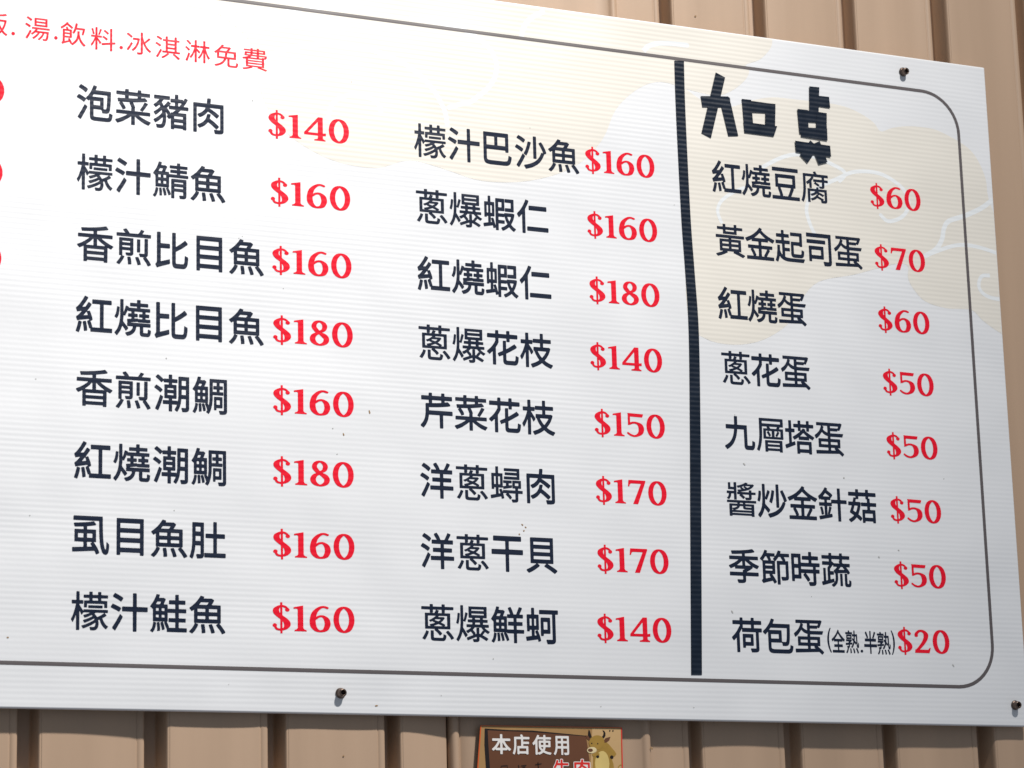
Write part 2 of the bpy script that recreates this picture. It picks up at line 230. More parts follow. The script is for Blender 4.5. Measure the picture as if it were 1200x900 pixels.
"檬": [[126,94,-2,2,-1,4,-1,138,-2,-2,-16,-40,-14,-26,-2,0,-2,2,-16,26,1,4,15,28,14,40,11,36,9,40,-1,2,-3,1,-32,0,-4,1,-2,4,0,26,1,4,3,1,36,0,4,1,1,4,1,76,1,2,3,2,24,0,2,-2,2,-4,1,-78,3,-1,30,0,2,-2,2,-3,0,-26,-2,-4,-4,-1,-30,0,-2,-3,0,-6,38,-57,2,1,0,10,4,3,238,0,4,-1,2,-4,0,-18,-2,-5,-4,-1,-24,0,-4,-2,19,-20,1,-4,-1,-2,-13,-9,-26,-14,-2,-3,8,-22,13,-22,13,-17,12,-9,10,-6,2,-4,-2,-4,-18,-21,-4,1,-10,6,-19,18,-10,14,-13,24,-10,28,-2,1,-10,-4,-2,-3,4,-26,0,-18,-4,-20,-4,-8,-5,-10,-7,-6,-8,-6,-8,-2,-10,-3,-30,0,-6,1,-2,2,-4,14,-4,12,2,2,2,2,32,-1,8,1,4,3,6,7,4,12,2,12,0,6,-2,2,-38,-24,-30,-14,-38,-16,-14,-4,-4,0,-14,20,-2,4,2,4,36,10,36,16,38,20,18,14,2,4,-2,6,-4,0,-26,-16,-26,-12,-30,-12,-10,-4,-4,1,-14,21,0,4,2,2,38,12,20,8,32,16,2,2,0,4,-4,5,-4,1,-42,-18,-20,-6,-6,-2,-3,2,-11,18,-2,2,2,4,46,14,18,8,2,2,-6,2,-56,0,-3,-2,-15,-21,-4,-2,-2,1,-14,31,-2,3,-2,1,-2,-5,0,-176,-2,-2,-2,-2],[334,226,4,0,32,16,28,18,9,6,-11,2,-74,0,-4,-2,-10,-6,0,-2,14,-16],[248,311,-2,1,-1,4,0,16,1,4,4,2,134,0,4,0,2,-4,0,-18,-2,-4,-2,-1],[204,316,-2,2,-1,4,0,54,1,4,4,3,46,1,2,2,0,18,-2,4,-2,0,-50,1,-3,5,1,22,2,2,2,1,50,1,2,2,0,24,2,4,26,0,4,-1,2,-3,0,-24,0,-2,2,-1,51,1,2,2,0,22,1,4,4,2,22,0,4,0,2,-4,0,-24,2,-2,60,-1,4,-1,2,-2,0,-22,0,-4,-2,-1,-62,-1,-2,0,-2,-4,0,-18,2,-2,54,-1,4,-2,1,-5,0,-54,-1,-4,-2,-2,-24,0,-4,2,-1,4,0,28,-1,2,-2,1,-164,0,-4,-1,-2,-2,0,-28,-1,-4,-3,-2],[289,384,53,0,1,2,-1,20,-4,2,-48,0,-2,-2,0,-2,0,-18]],
"比": [[110,92,-3,2,-7,12,-7,12,-2,8,2,8,7,8,4,6,3,10,0,304,1,6,4,2,28,1,5,-3,2,-6,0,-104,1,-4,4,-2,88,0,4,-2,2,-8,0,-32,-2,-4,-2,-3,-90,-1,-4,-2,0,-136,0,-2,4,0,88,27,3,-1,2,-6,2,-34,-2,-6,-3,-3,-92,-31,-22,-8],[310,98,-16,4,-6,4,-6,4,-7,12,-3,12,-2,12,-1,18,0,300,2,8,5,2,26,0,4,-2,2,-4,0,-136,2,-4,4,1,38,27,20,15,32,29,2,0,4,-1,18,-20,4,-5,2,-6,0,-6,-2,-6,-14,-10,-26,-20,-26,-18,-56,-34,-1,-2,-1,-2,0,-110,2,-10,4,-2,8,-1,60,0,6,1,4,2,4,8,4,14,2,18,2,42,2,6,2,0,16,-8,12,-4,2,-4,2,-4,0,-24,-3,-30,-4,-22,-5,-16,-8,-12,-4,-4,-6,-6,-12,-4,-12,-2]],
"汁": [[300,88,-3,4,-1,6,-1,188,-3,1,-102,1,-4,2,-1,4,0,34,2,6,5,3,98,0,4,1,2,4,0,126,2,4,4,2,26,0,5,-2,2,-6,1,-128,4,-1,104,-1,3,-2,1,-4,0,-34,-2,-6,-4,-3,-102,0,-4,-1,-1,-4,-1,-188,-2,-4,-2,-2],[114,94,-4,4,-22,17,-2,7,1,8,39,62,36,66,2,2,4,0,22,-20,2,-6,-1,-8,-20,-40,-25,-42,-26,-46,-2,-2],[154,282,-30,17,-50,25,-3,6,1,8,16,24,4,0,2,0,30,-13,32,-15,16,-10,3,-6,-1,-10,-16,-24],[174,386,-36,22,-42,24,-3,8,1,8,18,22,2,1,2,-1,24,-11,36,-21,19,-12,2,-6,-1,-8,-17,-24,-2,-2]],
"沙": [[196,86,-4,3,-6,13,-10,14,-1,8,3,6,4,2,38,10,34,12,30,14,26,16,26,22,20,24,16,28,16,32,4,2,14,-5,2,1,0,2,-3,10,-12,28,-17,30,-16,28,-2,4,0,8,4,4,22,11,4,0,20,-27,24,-46,11,-26,5,-14,0,-8,-2,-5,-2,-3,-22,-10,-2,-10,-14,-30,-18,-32,-22,-28,-26,-25,-30,-19,-36,-20,-36,-13,-38,-11],[112,95,-26,20,-2,7,0,6,36,58,38,72,2,2,4,0,22,-20,2,-6,0,-8,-24,-46,-32,-56,-16,-26,-2,-2],[294,212,-4,2,-1,8,0,242,1,5,4,3,28,0,4,-3,2,-7,0,-242,-2,-6,-4,-2],[204,240,-28,16,-2,6,1,8,17,30,12,32,10,32,11,40,3,2,2,0,26,-4,3,-2,2,-2,1,-10,-6,-22,-12,-40,-20,-52,-15,-30],[148,278,-36,22,-40,22,-2,6,2,8,16,22,4,2,2,-1,28,-13,28,-16,17,-12,2,-8,-1,-8,-16,-22],[170,386,-32,22,-44,24,-2,6,2,8,18,22,2,2,4,-2,36,-17,27,-17,11,-8,2,-6,-2,-8,-16,-24,-4,-2]],
"泡": [[258,92,-18,4,-14,6,-8,8,-6,14,-2,10,-1,16,-1,162,-2,0,-8,-8,-4,-1,-20,14,-6,3,-2,-8,-2,-6,-14,-20,-2,-2,-4,0,-32,20,-38,20,-2,2,-1,6,1,4,1,4,15,20,4,2,10,-3,24,-11,40,-24,2,12,24,26,20,32,18,38,14,38,2,3,2,1,28,-7,4,-3,0,-10,-10,-30,0,-2,2,0,152,-1,5,-3,1,-6,-2,-100,-4,-60,-4,-34,-4,-12,-4,-10,-10,-8,-12,-5,-10,-1,-36,0,-4,2,-1,2,-4,20,-7,12,-78,1,-2,-1,-1,-4,0,-64,2,-8,7,-4,14,-2,118,0,12,2,4,3,2,3,4,16,2,24,4,4,2,0,14,-6,13,-4,3,-4,0,-4,-2,-26,-3,-12,-5,-14,-8,-12,-6,-6,-8,-4,-12,-2,-10,-2],[112,96,-4,1,-23,17,-3,4,1,8,35,64,33,66,3,3,2,0,24,-18,2,-5,-1,-6,-17,-38,-26,-52,-22,-42,-2,-2],[355,226,17,0,4,2,4,4,3,8,3,16,2,34,3,66,0,18,-1,2,-4,1,-132,0,-6,-1,-12,-22,0,-2,2,-2,108,0,6,-2,1,-6,0,-112,1,-2],[249,262,65,0,2,4,0,40,-4,2,-64,-1,-1,-3,0,-38,1,-2],[164,388,-33,24,-35,20,-3,2,-2,6,1,6,18,24,2,0,4,0,24,-13,30,-17,14,-12,2,-8,-2,-6,-16,-24,-2,-2]],
"洋": [[300,90,-4,2,-1,4,0,82,-1,4,-4,0,-102,0,-4,2,-1,6,0,30,1,4,2,2,104,1,4,1,1,36,-1,4,-4,1,-78,1,-3,2,-1,4,0,28,0,6,2,2,2,1,82,1,1,4,0,34,-1,2,-4,1,-92,1,-2,2,-1,4,1,32,1,4,3,1,48,0,4,1,-1,4,-8,14,-19,30,-2,8,2,4,2,4,26,10,2,-1,4,-3,20,-30,10,-20,8,-20,4,-1,38,1,2,2,12,22,11,22,11,26,2,2,4,0,28,-9,2,-3,1,-4,-1,-8,-25,-46,-1,-4,4,-1,44,0,4,-1,2,-6,0,-32,-2,-4,-4,-1,-96,-1,-2,-4,0,-34,2,-2,2,-1,84,-1,2,-2,1,-4,0,-32,-2,-4,-3,-1,-84,-1,-2,-4,0,-34,2,-2,2,-1,106,-1,2,-2,2,-4,0,-32,-2,-4,-4,-2,-106,0,-2,-4,0,-80,0,-4,-2,-3,-2,-1],[110,100,-26,18,-3,6,1,6,34,62,32,68,2,2,4,0,24,-18,2,-4,-1,-8,-21,-46,-31,-62,-12,-22,-3,-2],[150,276,-32,22,-43,24,-2,6,1,8,18,22,2,1,4,-1,24,-12,30,-18,19,-14,2,-6,-1,-8,-16,-22,-2,-2],[168,378,-4,2,-32,24,-40,26,-1,6,1,6,19,22,3,2,2,-2,34,-19,24,-17,14,-12,2,-8,-2,-6,-16,-22]],
"潮": [[224,91,-2,3,-2,4,0,62,0,4,-4,0,-52,0,-4,2,-2,6,0,26,1,4,3,2,54,1,2,1,2,2,0,14,-2,2,-40,1,-3,3,-1,6,0,130,2,2,4,2,38,0,2,4,0,14,-4,2,-46,0,-3,4,-1,12,-2,1,-16,-17,-6,0,-24,22,-32,24,-3,6,1,6,18,18,4,2,8,-4,22,-16,28,-24,8,5,46,0,2,1,0,2,0,34,2,6,4,2,26,0,2,-2,2,-4,0,-34,2,-4,2,-1,46,0,4,-1,2,-6,0,-24,0,-4,-2,-3,-4,-1,-46,0,-2,-1,-2,-1,0,-14,2,-4,40,0,2,-2,2,-2,1,-130,-1,-6,-4,-3,-40,-1,-2,-2,0,-12,2,-4,2,-1,48,0,2,-1,4,-2,2,2,4,24,2,32,0,188,1,6,3,2,2,1,104,-1,3,-2,1,-6,0,-320,-2,-12,-3,-8,-9,-9,-14,-5,-16,-2,-24,0,-2,0,-3,2,-9,32,0,4,2,4,2,1,38,-1,3,0,1,2,1,88,-1,4,-2,0,-40,0,-2,0,-2,-2,-7,-50,-10,-34,-7,-18,-7,-14,-11,-17,-4,-1,-2,0,-20,14,-4,6,2,6,13,24,7,16,1,6,-3,0,-42,0,-2,0,-2,-4,0,-62,0,-4,-2,-2,-2,-1],[106,96,-26,14,-2,4,0,4,30,74,22,62,2,2,2,2,24,-16,3,-4,0,-6,-19,-58,-21,-56,-9,-20,-2,-2],[209,260,59,0,2,4,0,14,-2,1,-2,1,-56,0,-2,-2,-1,-4,0,-10],[358,270,38,-1,4,1,1,4,0,44,-1,4,-4,2,-34,0,-4,-2,-1,-2,-1,-48],[132,282,-22,18,-36,24,-4,4,-1,4,1,6,18,20,4,0,2,-1,22,-13,24,-17,14,-13,2,-4,-2,-6,-18,-20,-2,-2],[209,314,59,0,2,2,0,14,-2,2,-2,0,-56,0,-2,-2,-1,-2,0,-12],[359,364,37,0,4,0,1,4,0,42,-1,6,-4,0,-34,0,-4,0,-1,-4,0,-44,1,-2]],
"炒": [[98,88,-4,0,-20,21,-2,5,0,8,4,6,17,22,14,24,11,28,6,20,4,26,4,32,2,30,0,158,2,4,4,2,24,0,4,-4,2,-6,0,-132,2,-6,2,3,8,21,18,54,4,0,22,-8,2,-2,2,-5,1,-7,-1,-4,-23,-54,-13,-28,-2,-2,-2,0,-18,8,-2,0,-3,-52,2,-6,55,-58,2,-6,0,-8,-2,-6,-16,-18,-4,-3,-2,-1,-40,48,-2,2,-2,0,-12,-34,-15,-30,-10,-16,-9,-12,-11,-12],[220,90,-20,30,0,8,2,6,4,2,34,8,32,12,26,12,26,17,22,19,18,20,16,26,14,28,2,2,12,-4,4,0,-5,18,-11,30,-9,22,-19,40,-2,6,0,6,4,6,22,8,4,0,2,-2,8,-14,20,-42,12,-30,8,-26,-1,-8,-3,-4,-22,-10,-2,-2,8,-6,1,-4,0,-6,-15,-37,-17,-27,-19,-24,-26,-22,-18,-14,-10,-6,-32,-16,-34,-13,-32,-9],[314,208,-4,4,-1,6,0,250,2,6,3,2,26,0,4,-2,2,-8,0,-250,-2,-6,-4,-2],[250,256,-24,12,-4,4,0,8,10,28,7,22,9,38,5,32,3,6,4,1,24,-5,4,-4,1,-8,-7,-38,-10,-46,-9,-26,-7,-20,-2,-4],[96,268,-22,8,-2,4,-1,6,1,6,5,16,5,24,4,28,2,28,2,4,4,2,22,-4,2,-4,1,-6,0,-14,-2,-24,-6,-38,-9,-32,-4,-4]],
"煎": [[108,90,-26,10,-2,4,-1,4,1,4,15,18,13,18,19,36,-1,0,-2,2,-14,0,-2,2,-2,4,0,176,2,4,2,2,2,1,142,-1,2,-2,0,-4,0,-150,-1,-10,-2,-6,-7,-8,-12,-5,-16,-2,-32,1,-4,2,-8,22,0,2,0,4,4,2,36,0,6,0,2,4,0,16,-2,2,-4,2,-70,0,-4,-2,-2,-2,0,-54,2,-2,18,-5,2,-3,0,-4,-16,-32,-18,-28,-15,-20,-3,-2],[412,92,-4,2,-20,36,-28,38,-1,4,1,4,12,7,-44,1,-2,2,-10,26,0,6,4,2,42,-1,8,1,3,2,1,152,1,6,3,1,28,0,2,-1,2,-4,0,-154,-1,-12,-1,-6,-4,-8,-4,-4,-6,-4,-2,-2,34,-46,12,-20,4,-8,0,-6,-4,-2,-24,-12],[204,95,-2,1,-2,4,-2,30,-6,42,2,2,4,2,26,2,2,-4,4,-16,5,-32,1,-22,-2,-4,-2,-2],[304,96,-2,0,-2,4,-8,26,-16,46,0,4,4,2,26,4,2,0,2,-4,12,-28,10,-26,3,-16,-1,-4,-2,-2],[298,230,-2,2,-2,6,0,126,2,3,2,1,28,0,2,-2,1,-4,-1,-128,0,-2,-4,-2],[142,276,78,-1,2,3,0,14,-2,1,-2,1,-76,0,-1,-2,-1,-4,0,-10],[142,326,76,-1,4,3,0,12,-2,2,-2,0,-74,0,-2,0,-2,-4,0,-10],[82,388,-2,2,-1,4,0,26,1,2,2,2,88,2,0,2,-2,2,-18,24,-2,6,2,2,2,2,26,9,4,-1,14,-16,12,-15,8,-15,2,-1,86,1,4,2,12,16,15,26,5,2,26,-8,3,-2,1,-2,0,-4,0,-2,-18,-26,0,-2,84,-1,4,-1,2,-4,0,-28,-2,-3,-4,-1]],
"熟": [[110,94,-24,10,-4,4,0,2,2,6,12,14,12,16,8,14,9,20,0,4,-11,24,0,4,2,3,2,1,40,0,2,4,0,12,-2,2,-2,0,-73,-4,-3,2,-1,4,-1,24,2,2,8,2,70,4,2,2,0,14,2,6,-2,0,-2,1,-64,1,-2,2,-1,2,0,20,1,4,2,2,4,0,128,0,10,2,2,-2,16,-12,1,-6,-1,-4,-16,-10,-34,-18,-2,-2,2,0,56,2,2,-2,2,-2,0,-20,-2,-5,-2,-2,-62,-4,-4,-1,0,-4,0,-26,-4,-10,-6,-6,-8,-4,-10,-2,-22,-2,2,-2,12,-4,2,-4,-1,-4,-13,-28,-12,-22,-20,-22,-2,-2],[404,94,-2,4,-10,18,-10,20,-22,32,0,6,2,4,24,6,6,0,21,-30,16,-26,7,-16,0,-4,-2,-3,-4,-3],[204,96,-2,2,-2,4,-1,26,-5,42,0,3,4,1,26,2,4,-4,2,-12,6,-36,2,-20,-2,-4,-4,-1],[302,96,-2,2,-2,4,-9,32,-12,32,-1,4,2,4,2,2,26,4,4,-2,1,-2,11,-24,8,-26,4,-18,-1,-4,-3,-2],[252,180,-22,18,-2,4,1,4,3,4,22,18,18,22,14,20,8,22,-2,4,-32,22,-2,4,0,4,14,20,4,4,4,-2,22,-15,2,0,4,25,-1,14,-3,2,-34,0,-3,0,-2,6,0,26,-3,3,-180,0,-4,3,0,4,0,20,2,4,4,1,72,1,1,0,-1,2,-6,14,2,6,4,3,24,5,4,-4,13,-24,3,-2,64,-1,3,-1,1,-4,0,-24,2,-1,34,-1,2,2,2,2,0,50,0,4,4,3,24,0,4,-1,2,-4,0,-52,0,-2,4,-2,58,0,4,-2,0,-6,1,-122,2,-30,3,-18,4,-8,4,0,0,2,3,16,1,28,2,4,2,0,2,-2,18,-15,2,-5,-2,-20,-2,-20,-4,-10,-4,-10,-4,-4,-6,-2,-12,-2,-14,4,-10,8,-10,20,-4,18,-3,28,-1,2,-17,-22,-3,-3,-4,1,-15,18,-11,10,-3,-2,-8,-18,-8,-12,-17,-24,-22,-21,-12,-9],[374,270,2,0,0,4,-2,38,0,50,0,10,-2,1,-2,1,-26,0,-2,-2,-1,-6,-1,-26,-4,-32,26,-24],[106,328,-2,2,-2,6,0,60,2,4,2,2,138,0,4,0,2,-2,0,-4,0,-60,0,-4,-2,-3],[136,358,78,-1,3,3,0,10,-1,2,-4,2,-74,0,-2,-2,-2,-2,0,-10]],
"燒": [[94,92,-4,1,-18,19,-2,2,0,6,2,4,17,22,13,24,10,26,6,22,4,20,4,32,2,26,0,164,2,6,4,2,24,0,2,-2,2,-2,1,-120,1,-6,2,3,7,17,12,42,3,4,4,0,22,-8,3,-4,1,-4,2,-2,80,0,4,0,0,4,0,8,0,2,-2,2,-68,0,-2,2,-1,4,0,24,1,4,4,2,66,0,2,4,0,26,2,2,2,2,26,0,6,-2,1,-4,0,-26,3,-2,72,0,4,-2,2,-4,0,-24,-1,-4,-3,-2,-74,0,-3,-2,0,-12,1,-2,2,0,92,0,4,-1,2,-1,1,-6,0,-22,-3,-5,-4,-1,-38,0,-2,-2,-2,-2,0,-16,2,-2,32,-1,4,-3,1,-4,-1,-24,-2,-2,-2,-2,-32,0,-2,-2,0,-10,1,-4,3,-1,40,0,4,-1,1,-2,1,-4,0,-22,-2,-4,-6,-2,-116,0,-3,0,-3,5,-2,1,-75,-10,-5,-2,16,-2,192,0,4,0,3,-6,0,-24,-1,-6,-2,-2,-70,0,-4,-2,0,-2,0,-52,0,-4,2,-1,36,-1,6,2,1,2,1,4,2,28,2,2,2,2,4,0,20,-8,4,-2,1,-8,-3,-28,-4,-14,-8,-10,-8,-6,-16,-2,-50,1,-8,1,-8,4,-4,4,-4,4,-2,8,-2,8,0,68,-4,2,-28,0,-2,-1,-2,-1,-6,-30,-8,-18,-9,-12,-13,-14,-18,-12,-16,-8,-24,-6,-2,0,-2,2,-10,13,-7,9,-1,6,2,4,4,2,18,5,14,6,18,10,6,7,8,10,5,10,4,14,-1,3,-2,1,-52,0,-4,0,-1,4,-1,28,4,8,-4,22,0,10,4,2,38,4,2,2,1,2,0,14,-1,2,-30,0,-3,4,-1,4,0,20,2,4,4,3,24,0,4,1,1,4,-1,16,-2,2,-28,0,-3,2,-2,6,-1,1,-26,-57,-4,-3,-12,5,-2,-2,-5,-60,1,-4,50,-60,2,-6,0,-4,-4,-6,-16,-16,-2,-2,-2,0,-4,4,-30,42,-4,2,-1,-2,-11,-34,-12,-24,-18,-26,-10,-14],[90,268,-18,12,-2,4,0,6,10,20,6,20,4,20,4,36,2,3,2,1,18,-2,5,-4,1,-4,-2,-34,-4,-26,-4,-18,-8,-20,-8,-13,-2,-1],[315,274,41,1,4,1,0,12,-2,4,-28,0,-3,2,-1,6,0,20,1,4,3,3,26,0,4,1,0,2,0,16,-2,3,-74,1,-4,0,-1,-2,-1,-16,2,-4,2,-1,24,0,4,-3,2,-4,0,-18,-1,-6,-3,-4,-26,0,-2,0,-2,-4,1,-10,1,0,2,-1,28,3,2,-2]],
"爆": [[274,94,-4,0,-3,2,-9,22,0,4,4,2,32,0,5,0,1,2,1,4,0,14,-1,4,-96,-38,-4,0,-2,2,-10,22,2,2,2,3,68,25,4,2,0,2,-10,14,-16,18,-4,0,-22,-14,-10,-4,-3,2,-9,12,-6,6,0,2,0,2,2,3,20,9,14,8,16,12,4,4,0,1,-4,1,-44,0,-2,2,-1,4,0,20,1,3,4,1,58,0,2,2,1,2,0,14,-1,2,-46,1,-2,1,-2,2,0,22,2,4,46,1,2,1,1,2,0,10,-2,2,-33,1,-4,1,-1,2,0,112,1,2,4,0,200,0,2,-2,1,-4,-1,-108,-2,-2,-2,-1,-38,0,-2,-3,0,-10,0,-2,4,-1,48,-1,2,-4,0,-22,-2,-2,-2,-1,-48,-1,-2,-2,0,-14,0,-2,4,-2,56,0,4,-1,2,-3,0,-20,-1,-4,-1,-2,-44,0,-2,-2,6,-6,18,-14,12,-8,18,-8,3,-2,1,-4,-2,-2,-15,-16,-3,-2,-10,4,-24,16,-4,0,-1,-6,-23,-26,0,-2,2,-2,34,-16,22,-13,4,-3,0,-6,-16,-16,-2,-2,-2,0,-44,23,-26,13,-8,2,-2,-4,0,-28,-4,-8,-4,-5,-6,-3,-10,-3,-18,-1],[92,96,-2,2,-18,16,-2,4,16,26,13,24,9,28,6,24,4,24,3,30,1,30,0,160,2,2,2,2,24,0,3,-2,1,-4,0,-136,2,-10,2,4,6,20,14,55,4,1,16,-6,5,-2,2,-4,-1,-6,-12,-40,-14,-38,-2,-1,-2,-1,-18,8,-2,-1,-4,-65,2,-4,46,-68,2,-6,-2,-4,-16,-16,-4,-2,-2,0,-28,45,-4,6,-2,1,-11,-32,-11,-26,-16,-26,-8,-10],[286,176,4,-1,8,3,3,4,0,54,1,2,2,2,26,0,4,-2,0,-4,0,-52,2,-2,2,-2,2,-1,4,1,28,35,4,0,10,-5,2,0,-32,36,-72,0,-22,-24,-2,-2,18,-18,12,-14,0,-4],[94,274,-18,8,-3,2,-1,4,6,20,6,22,6,54,2,2,2,2,18,-3,3,-3,1,-6,-4,-38,-6,-34,-7,-26,-3,-3],[290,274,51,0,2,4,-1,15,0,1,-4,1,-48,-1,-2,-1,0,-3,0,-12],[290,326,50,-1,3,3,0,10,-1,2,-4,1,-48,0,-1,-1,-1,-4,0,-8],[250,370,136,0,2,1,1,1,0,10,-1,4,-4,0,-132,0,-4,0,0,-2,0,-10],[250,414,136,0,2,0,1,2,0,10,-1,2,-4,2,-132,0,-4,-2,0,-2,0,-10]],
"目": [[124,92,-4,4,-1,6,0,338,1,7,2,1,4,1,264,0,6,-1,2,-4,0,-4,0,-338,-2,-8,-4,-2,-30,1,-2,3,-1,2,0,18,-3,3,-194,0,-4,-1,-1,-2,0,-18,-3,-4,-4,-2],[159,164,197,0,2,2,1,2,0,44,-1,2,-4,1,-194,0,-2,-1,-1,-4,0,-42],[159,260,197,0,2,2,1,2,0,44,-1,1,-4,1,-194,0,-2,-2,-1,-4,0,-40],[159,354,197,0,2,2,1,2,0,42,-1,2,-4,1,-194,0,-2,-1,-1,-4,0,-40]],
"節": [[288,92,-4,2,-1,6,0,252,1,4,4,1,64,0,4,1,0,4,-14,22,-10,16,-4,2,-16,0,-4,-1,-14,-19,-18,-20,-10,-10,-6,0,-2,-140,-2,-4,-2,-1,-32,0,-4,-1,29,-40,21,-34,4,-8,0,-4,-2,-4,-22,-13,-6,-1,-2,2,-16,26,-4,2,-86,-20,-30,-10,-4,2,-16,22,0,4,0,6,12,12,2,6,2,8,0,186,-2,2,-24,17,-3,3,-1,6,2,4,16,18,16,22,15,26,11,24,2,4,4,0,18,-4,6,-2,4,-2,1,-4,0,-4,-6,-16,1,-2,98,-2,2,-2,0,-2,0,-24,2,-4,4,6,16,21,12,23,6,14,4,4,26,-6,6,-2,1,-4,0,-4,-5,-16,0,-2,106,0,4,-2,2,-2,0,-28,0,-2,-2,-3,-62,-1,-4,-2,17,-28,1,-8,-4,-6,4,-1,30,0,4,-1,1,-4,0,-178,-1,-10,-2,-6,-4,-6,-6,-6,-14,-4,-18,-3,-24,-1,-14,0,-3,2,-11,30,0,4,2,4,4,2,50,0,2,0,2,2,0,130,0,2,-4,2,-66,-1,-2,-1,0,-4,0,-214,-2,-2,-2,-2],[138,156,54,11,4,1,0,4,-14,22,0,6,4,6,-10,1,-36,0,-2,-1,-2,-4,0,-42,0,-4],[138,244,82,0,2,2,0,16,-2,1,-2,1,-80,0,-1,-2,-1,-4,0,-12],[138,300,82,0,2,2,0,16,-2,1,-2,1,-80,0,-1,-2,-1,-4,0,-12],[110,358,62,-1,2,1,1,2,-7,16,-12,24,-4,2,-10,0,-4,-2,-14,-22,-14,-18,-2,-2],[208,358,40,-1,4,1,-2,2,-12,10,-2,2,0,4,2,6,17,16,1,4,-8,0,-46,0,-4,0,0,-4,8,-18,4,-10,0,-6,-4,-6]],
"紅": [[100,99,-26,9,-2,4,0,6,14,42,12,52,2,4,4,0,26,-6,2,-4,1,-6,-10,-46,-11,-36,-7,-18,-3,-1],[160,114,-2,2,-2,4,-3,30,-9,50,0,8,2,4,2,2,24,5,2,-1,2,-4,5,-18,7,-40,2,-30,-1,-4,-3,-2],[228,113,-4,2,-1,3,-1,28,-2,0,-6,0,-4,2,-7,24,-14,38,0,6,3,6,16,8,0,6,-2,4,-4,0,-78,-14,-22,-4,-12,-4,-4,0,-1,2,-11,30,2,10,2,2,8,5,8,6,16,17,20,24,0,2,-4,0,-38,-8,-4,1,-2,3,-9,28,-1,6,2,5,14,11,20,24,28,40,26,46,2,2,4,0,26,-12,2,-2,1,-4,0,-6,-2,-4,-23,-37,-32,-47,0,-2,4,-1,24,3,12,18,19,30,3,2,4,0,24,-16,3,-6,-2,-10,-41,-58,2,-2,20,5,4,-1,12,-30,10,-26,6,-26,0,-8,-4,-6,-14,-4,-3,-2,13,-38,5,-16,1,-8,2,-1,2,-1,72,0,2,2,0,4,0,232,-2,1,-2,1,-74,0,-2,3,0,5,0,30,0,4,2,2,4,1,188,0,4,-1,3,-4,1,-6,0,-28,-2,-4,-2,-2,-74,0,-4,-1,-1,-1,0,-234,1,-2,2,-2,84,0,2,-3,0,-5,0,-30,-1,-4,-3,-2,-2,-1],[152,274,34,4,8,2,0,4,-10,28,-4,-2,-27,-32,-1,-2]],
"肉": [[334,89,-4,3,-10,32,0,6,2,4,6,2,38,-2,16,1,4,1,2,2,0,226,-2,4,-4,1,-104,0,-4,-1,-2,0,2,-4,68,-42,32,-24,2,-6,-2,-6,-20,-25,-6,1,-44,33,-40,27,-10,4,-2,-2,-17,-22,-17,-16,-24,-17,-14,-7,-16,-6,-4,2,-8,10,-10,12,-1,6,1,6,4,2,16,8,16,8,20,16,16,16,8,14,6,12,-2,0,-4,1,-84,0,-4,-1,-2,-4,0,-268,-2,-4,-2,-2,-28,0,-4,2,-2,6,0,308,1,4,2,4,5,0,138,0,1,2,1,4,4,44,2,6,4,2,26,0,6,-1,2,-5,0,-16,-4,-32,0,-2,2,-2,134,0,4,0,2,-2,1,-8,0,-278,-1,-10,-4,-10,-4,-5,-6,-5,-8,-2,-24,-4],[162,140,-4,2,-17,22,-1,6,1,6,3,3,22,9,20,12,16,12,6,6,10,12,10,16,8,16,9,34,1,2,4,2,28,0,3,-2,2,-4,0,-8,-9,-32,2,-4,36,-25,38,-29,20,-18,3,-6,-1,-6,-2,-4,-20,-20,-4,-2,-52,44,-34,24,-4,2,-18,-21,-20,-19,-12,-8,-16,-10,-16,-8]],
"肚": [[94,89,-24,15,-2,2,-1,6,1,6,8,20,6,24,6,24,5,46,2,40,1,182,2,4,4,1,112,-1,3,-2,1,-6,0,-320,-2,-14,-3,-6,-5,-6,-4,-4,-10,-4,-16,-2,-20,-1,-8,0,-4,2,-10,31,0,6,2,4,4,2,36,0,4,2,0,82,-2,2,-2,1,-48,0,-1,-1,-1,-2,-5,-44,-9,-42,-8,-28,-6,-14,-2,-4],[226,107,-4,3,-1,4,0,32,1,4,2,2,88,0,2,1,2,1,0,146,-4,2,-74,1,-2,3,-1,4,0,32,1,4,4,2,72,0,4,0,0,4,1,112,1,4,4,1,28,-1,4,-2,0,-4,0,-110,2,-4,4,0,76,0,3,-2,1,-6,0,-32,-1,-4,-3,-2,-78,0,-3,-2,-1,-146,2,-1,2,-1,86,0,2,-2,2,-4,-1,-36,-3,-2,-4,-1],[132,270,44,0,4,0,2,4,0,42,-2,4,-2,1,-42,0,-4,-1,-1,-4,-1,-42],[133,366,43,-1,4,1,2,4,0,40,-2,4,-2,1,-42,0,-4,-1,-1,-4,0,-40,1,-4]],
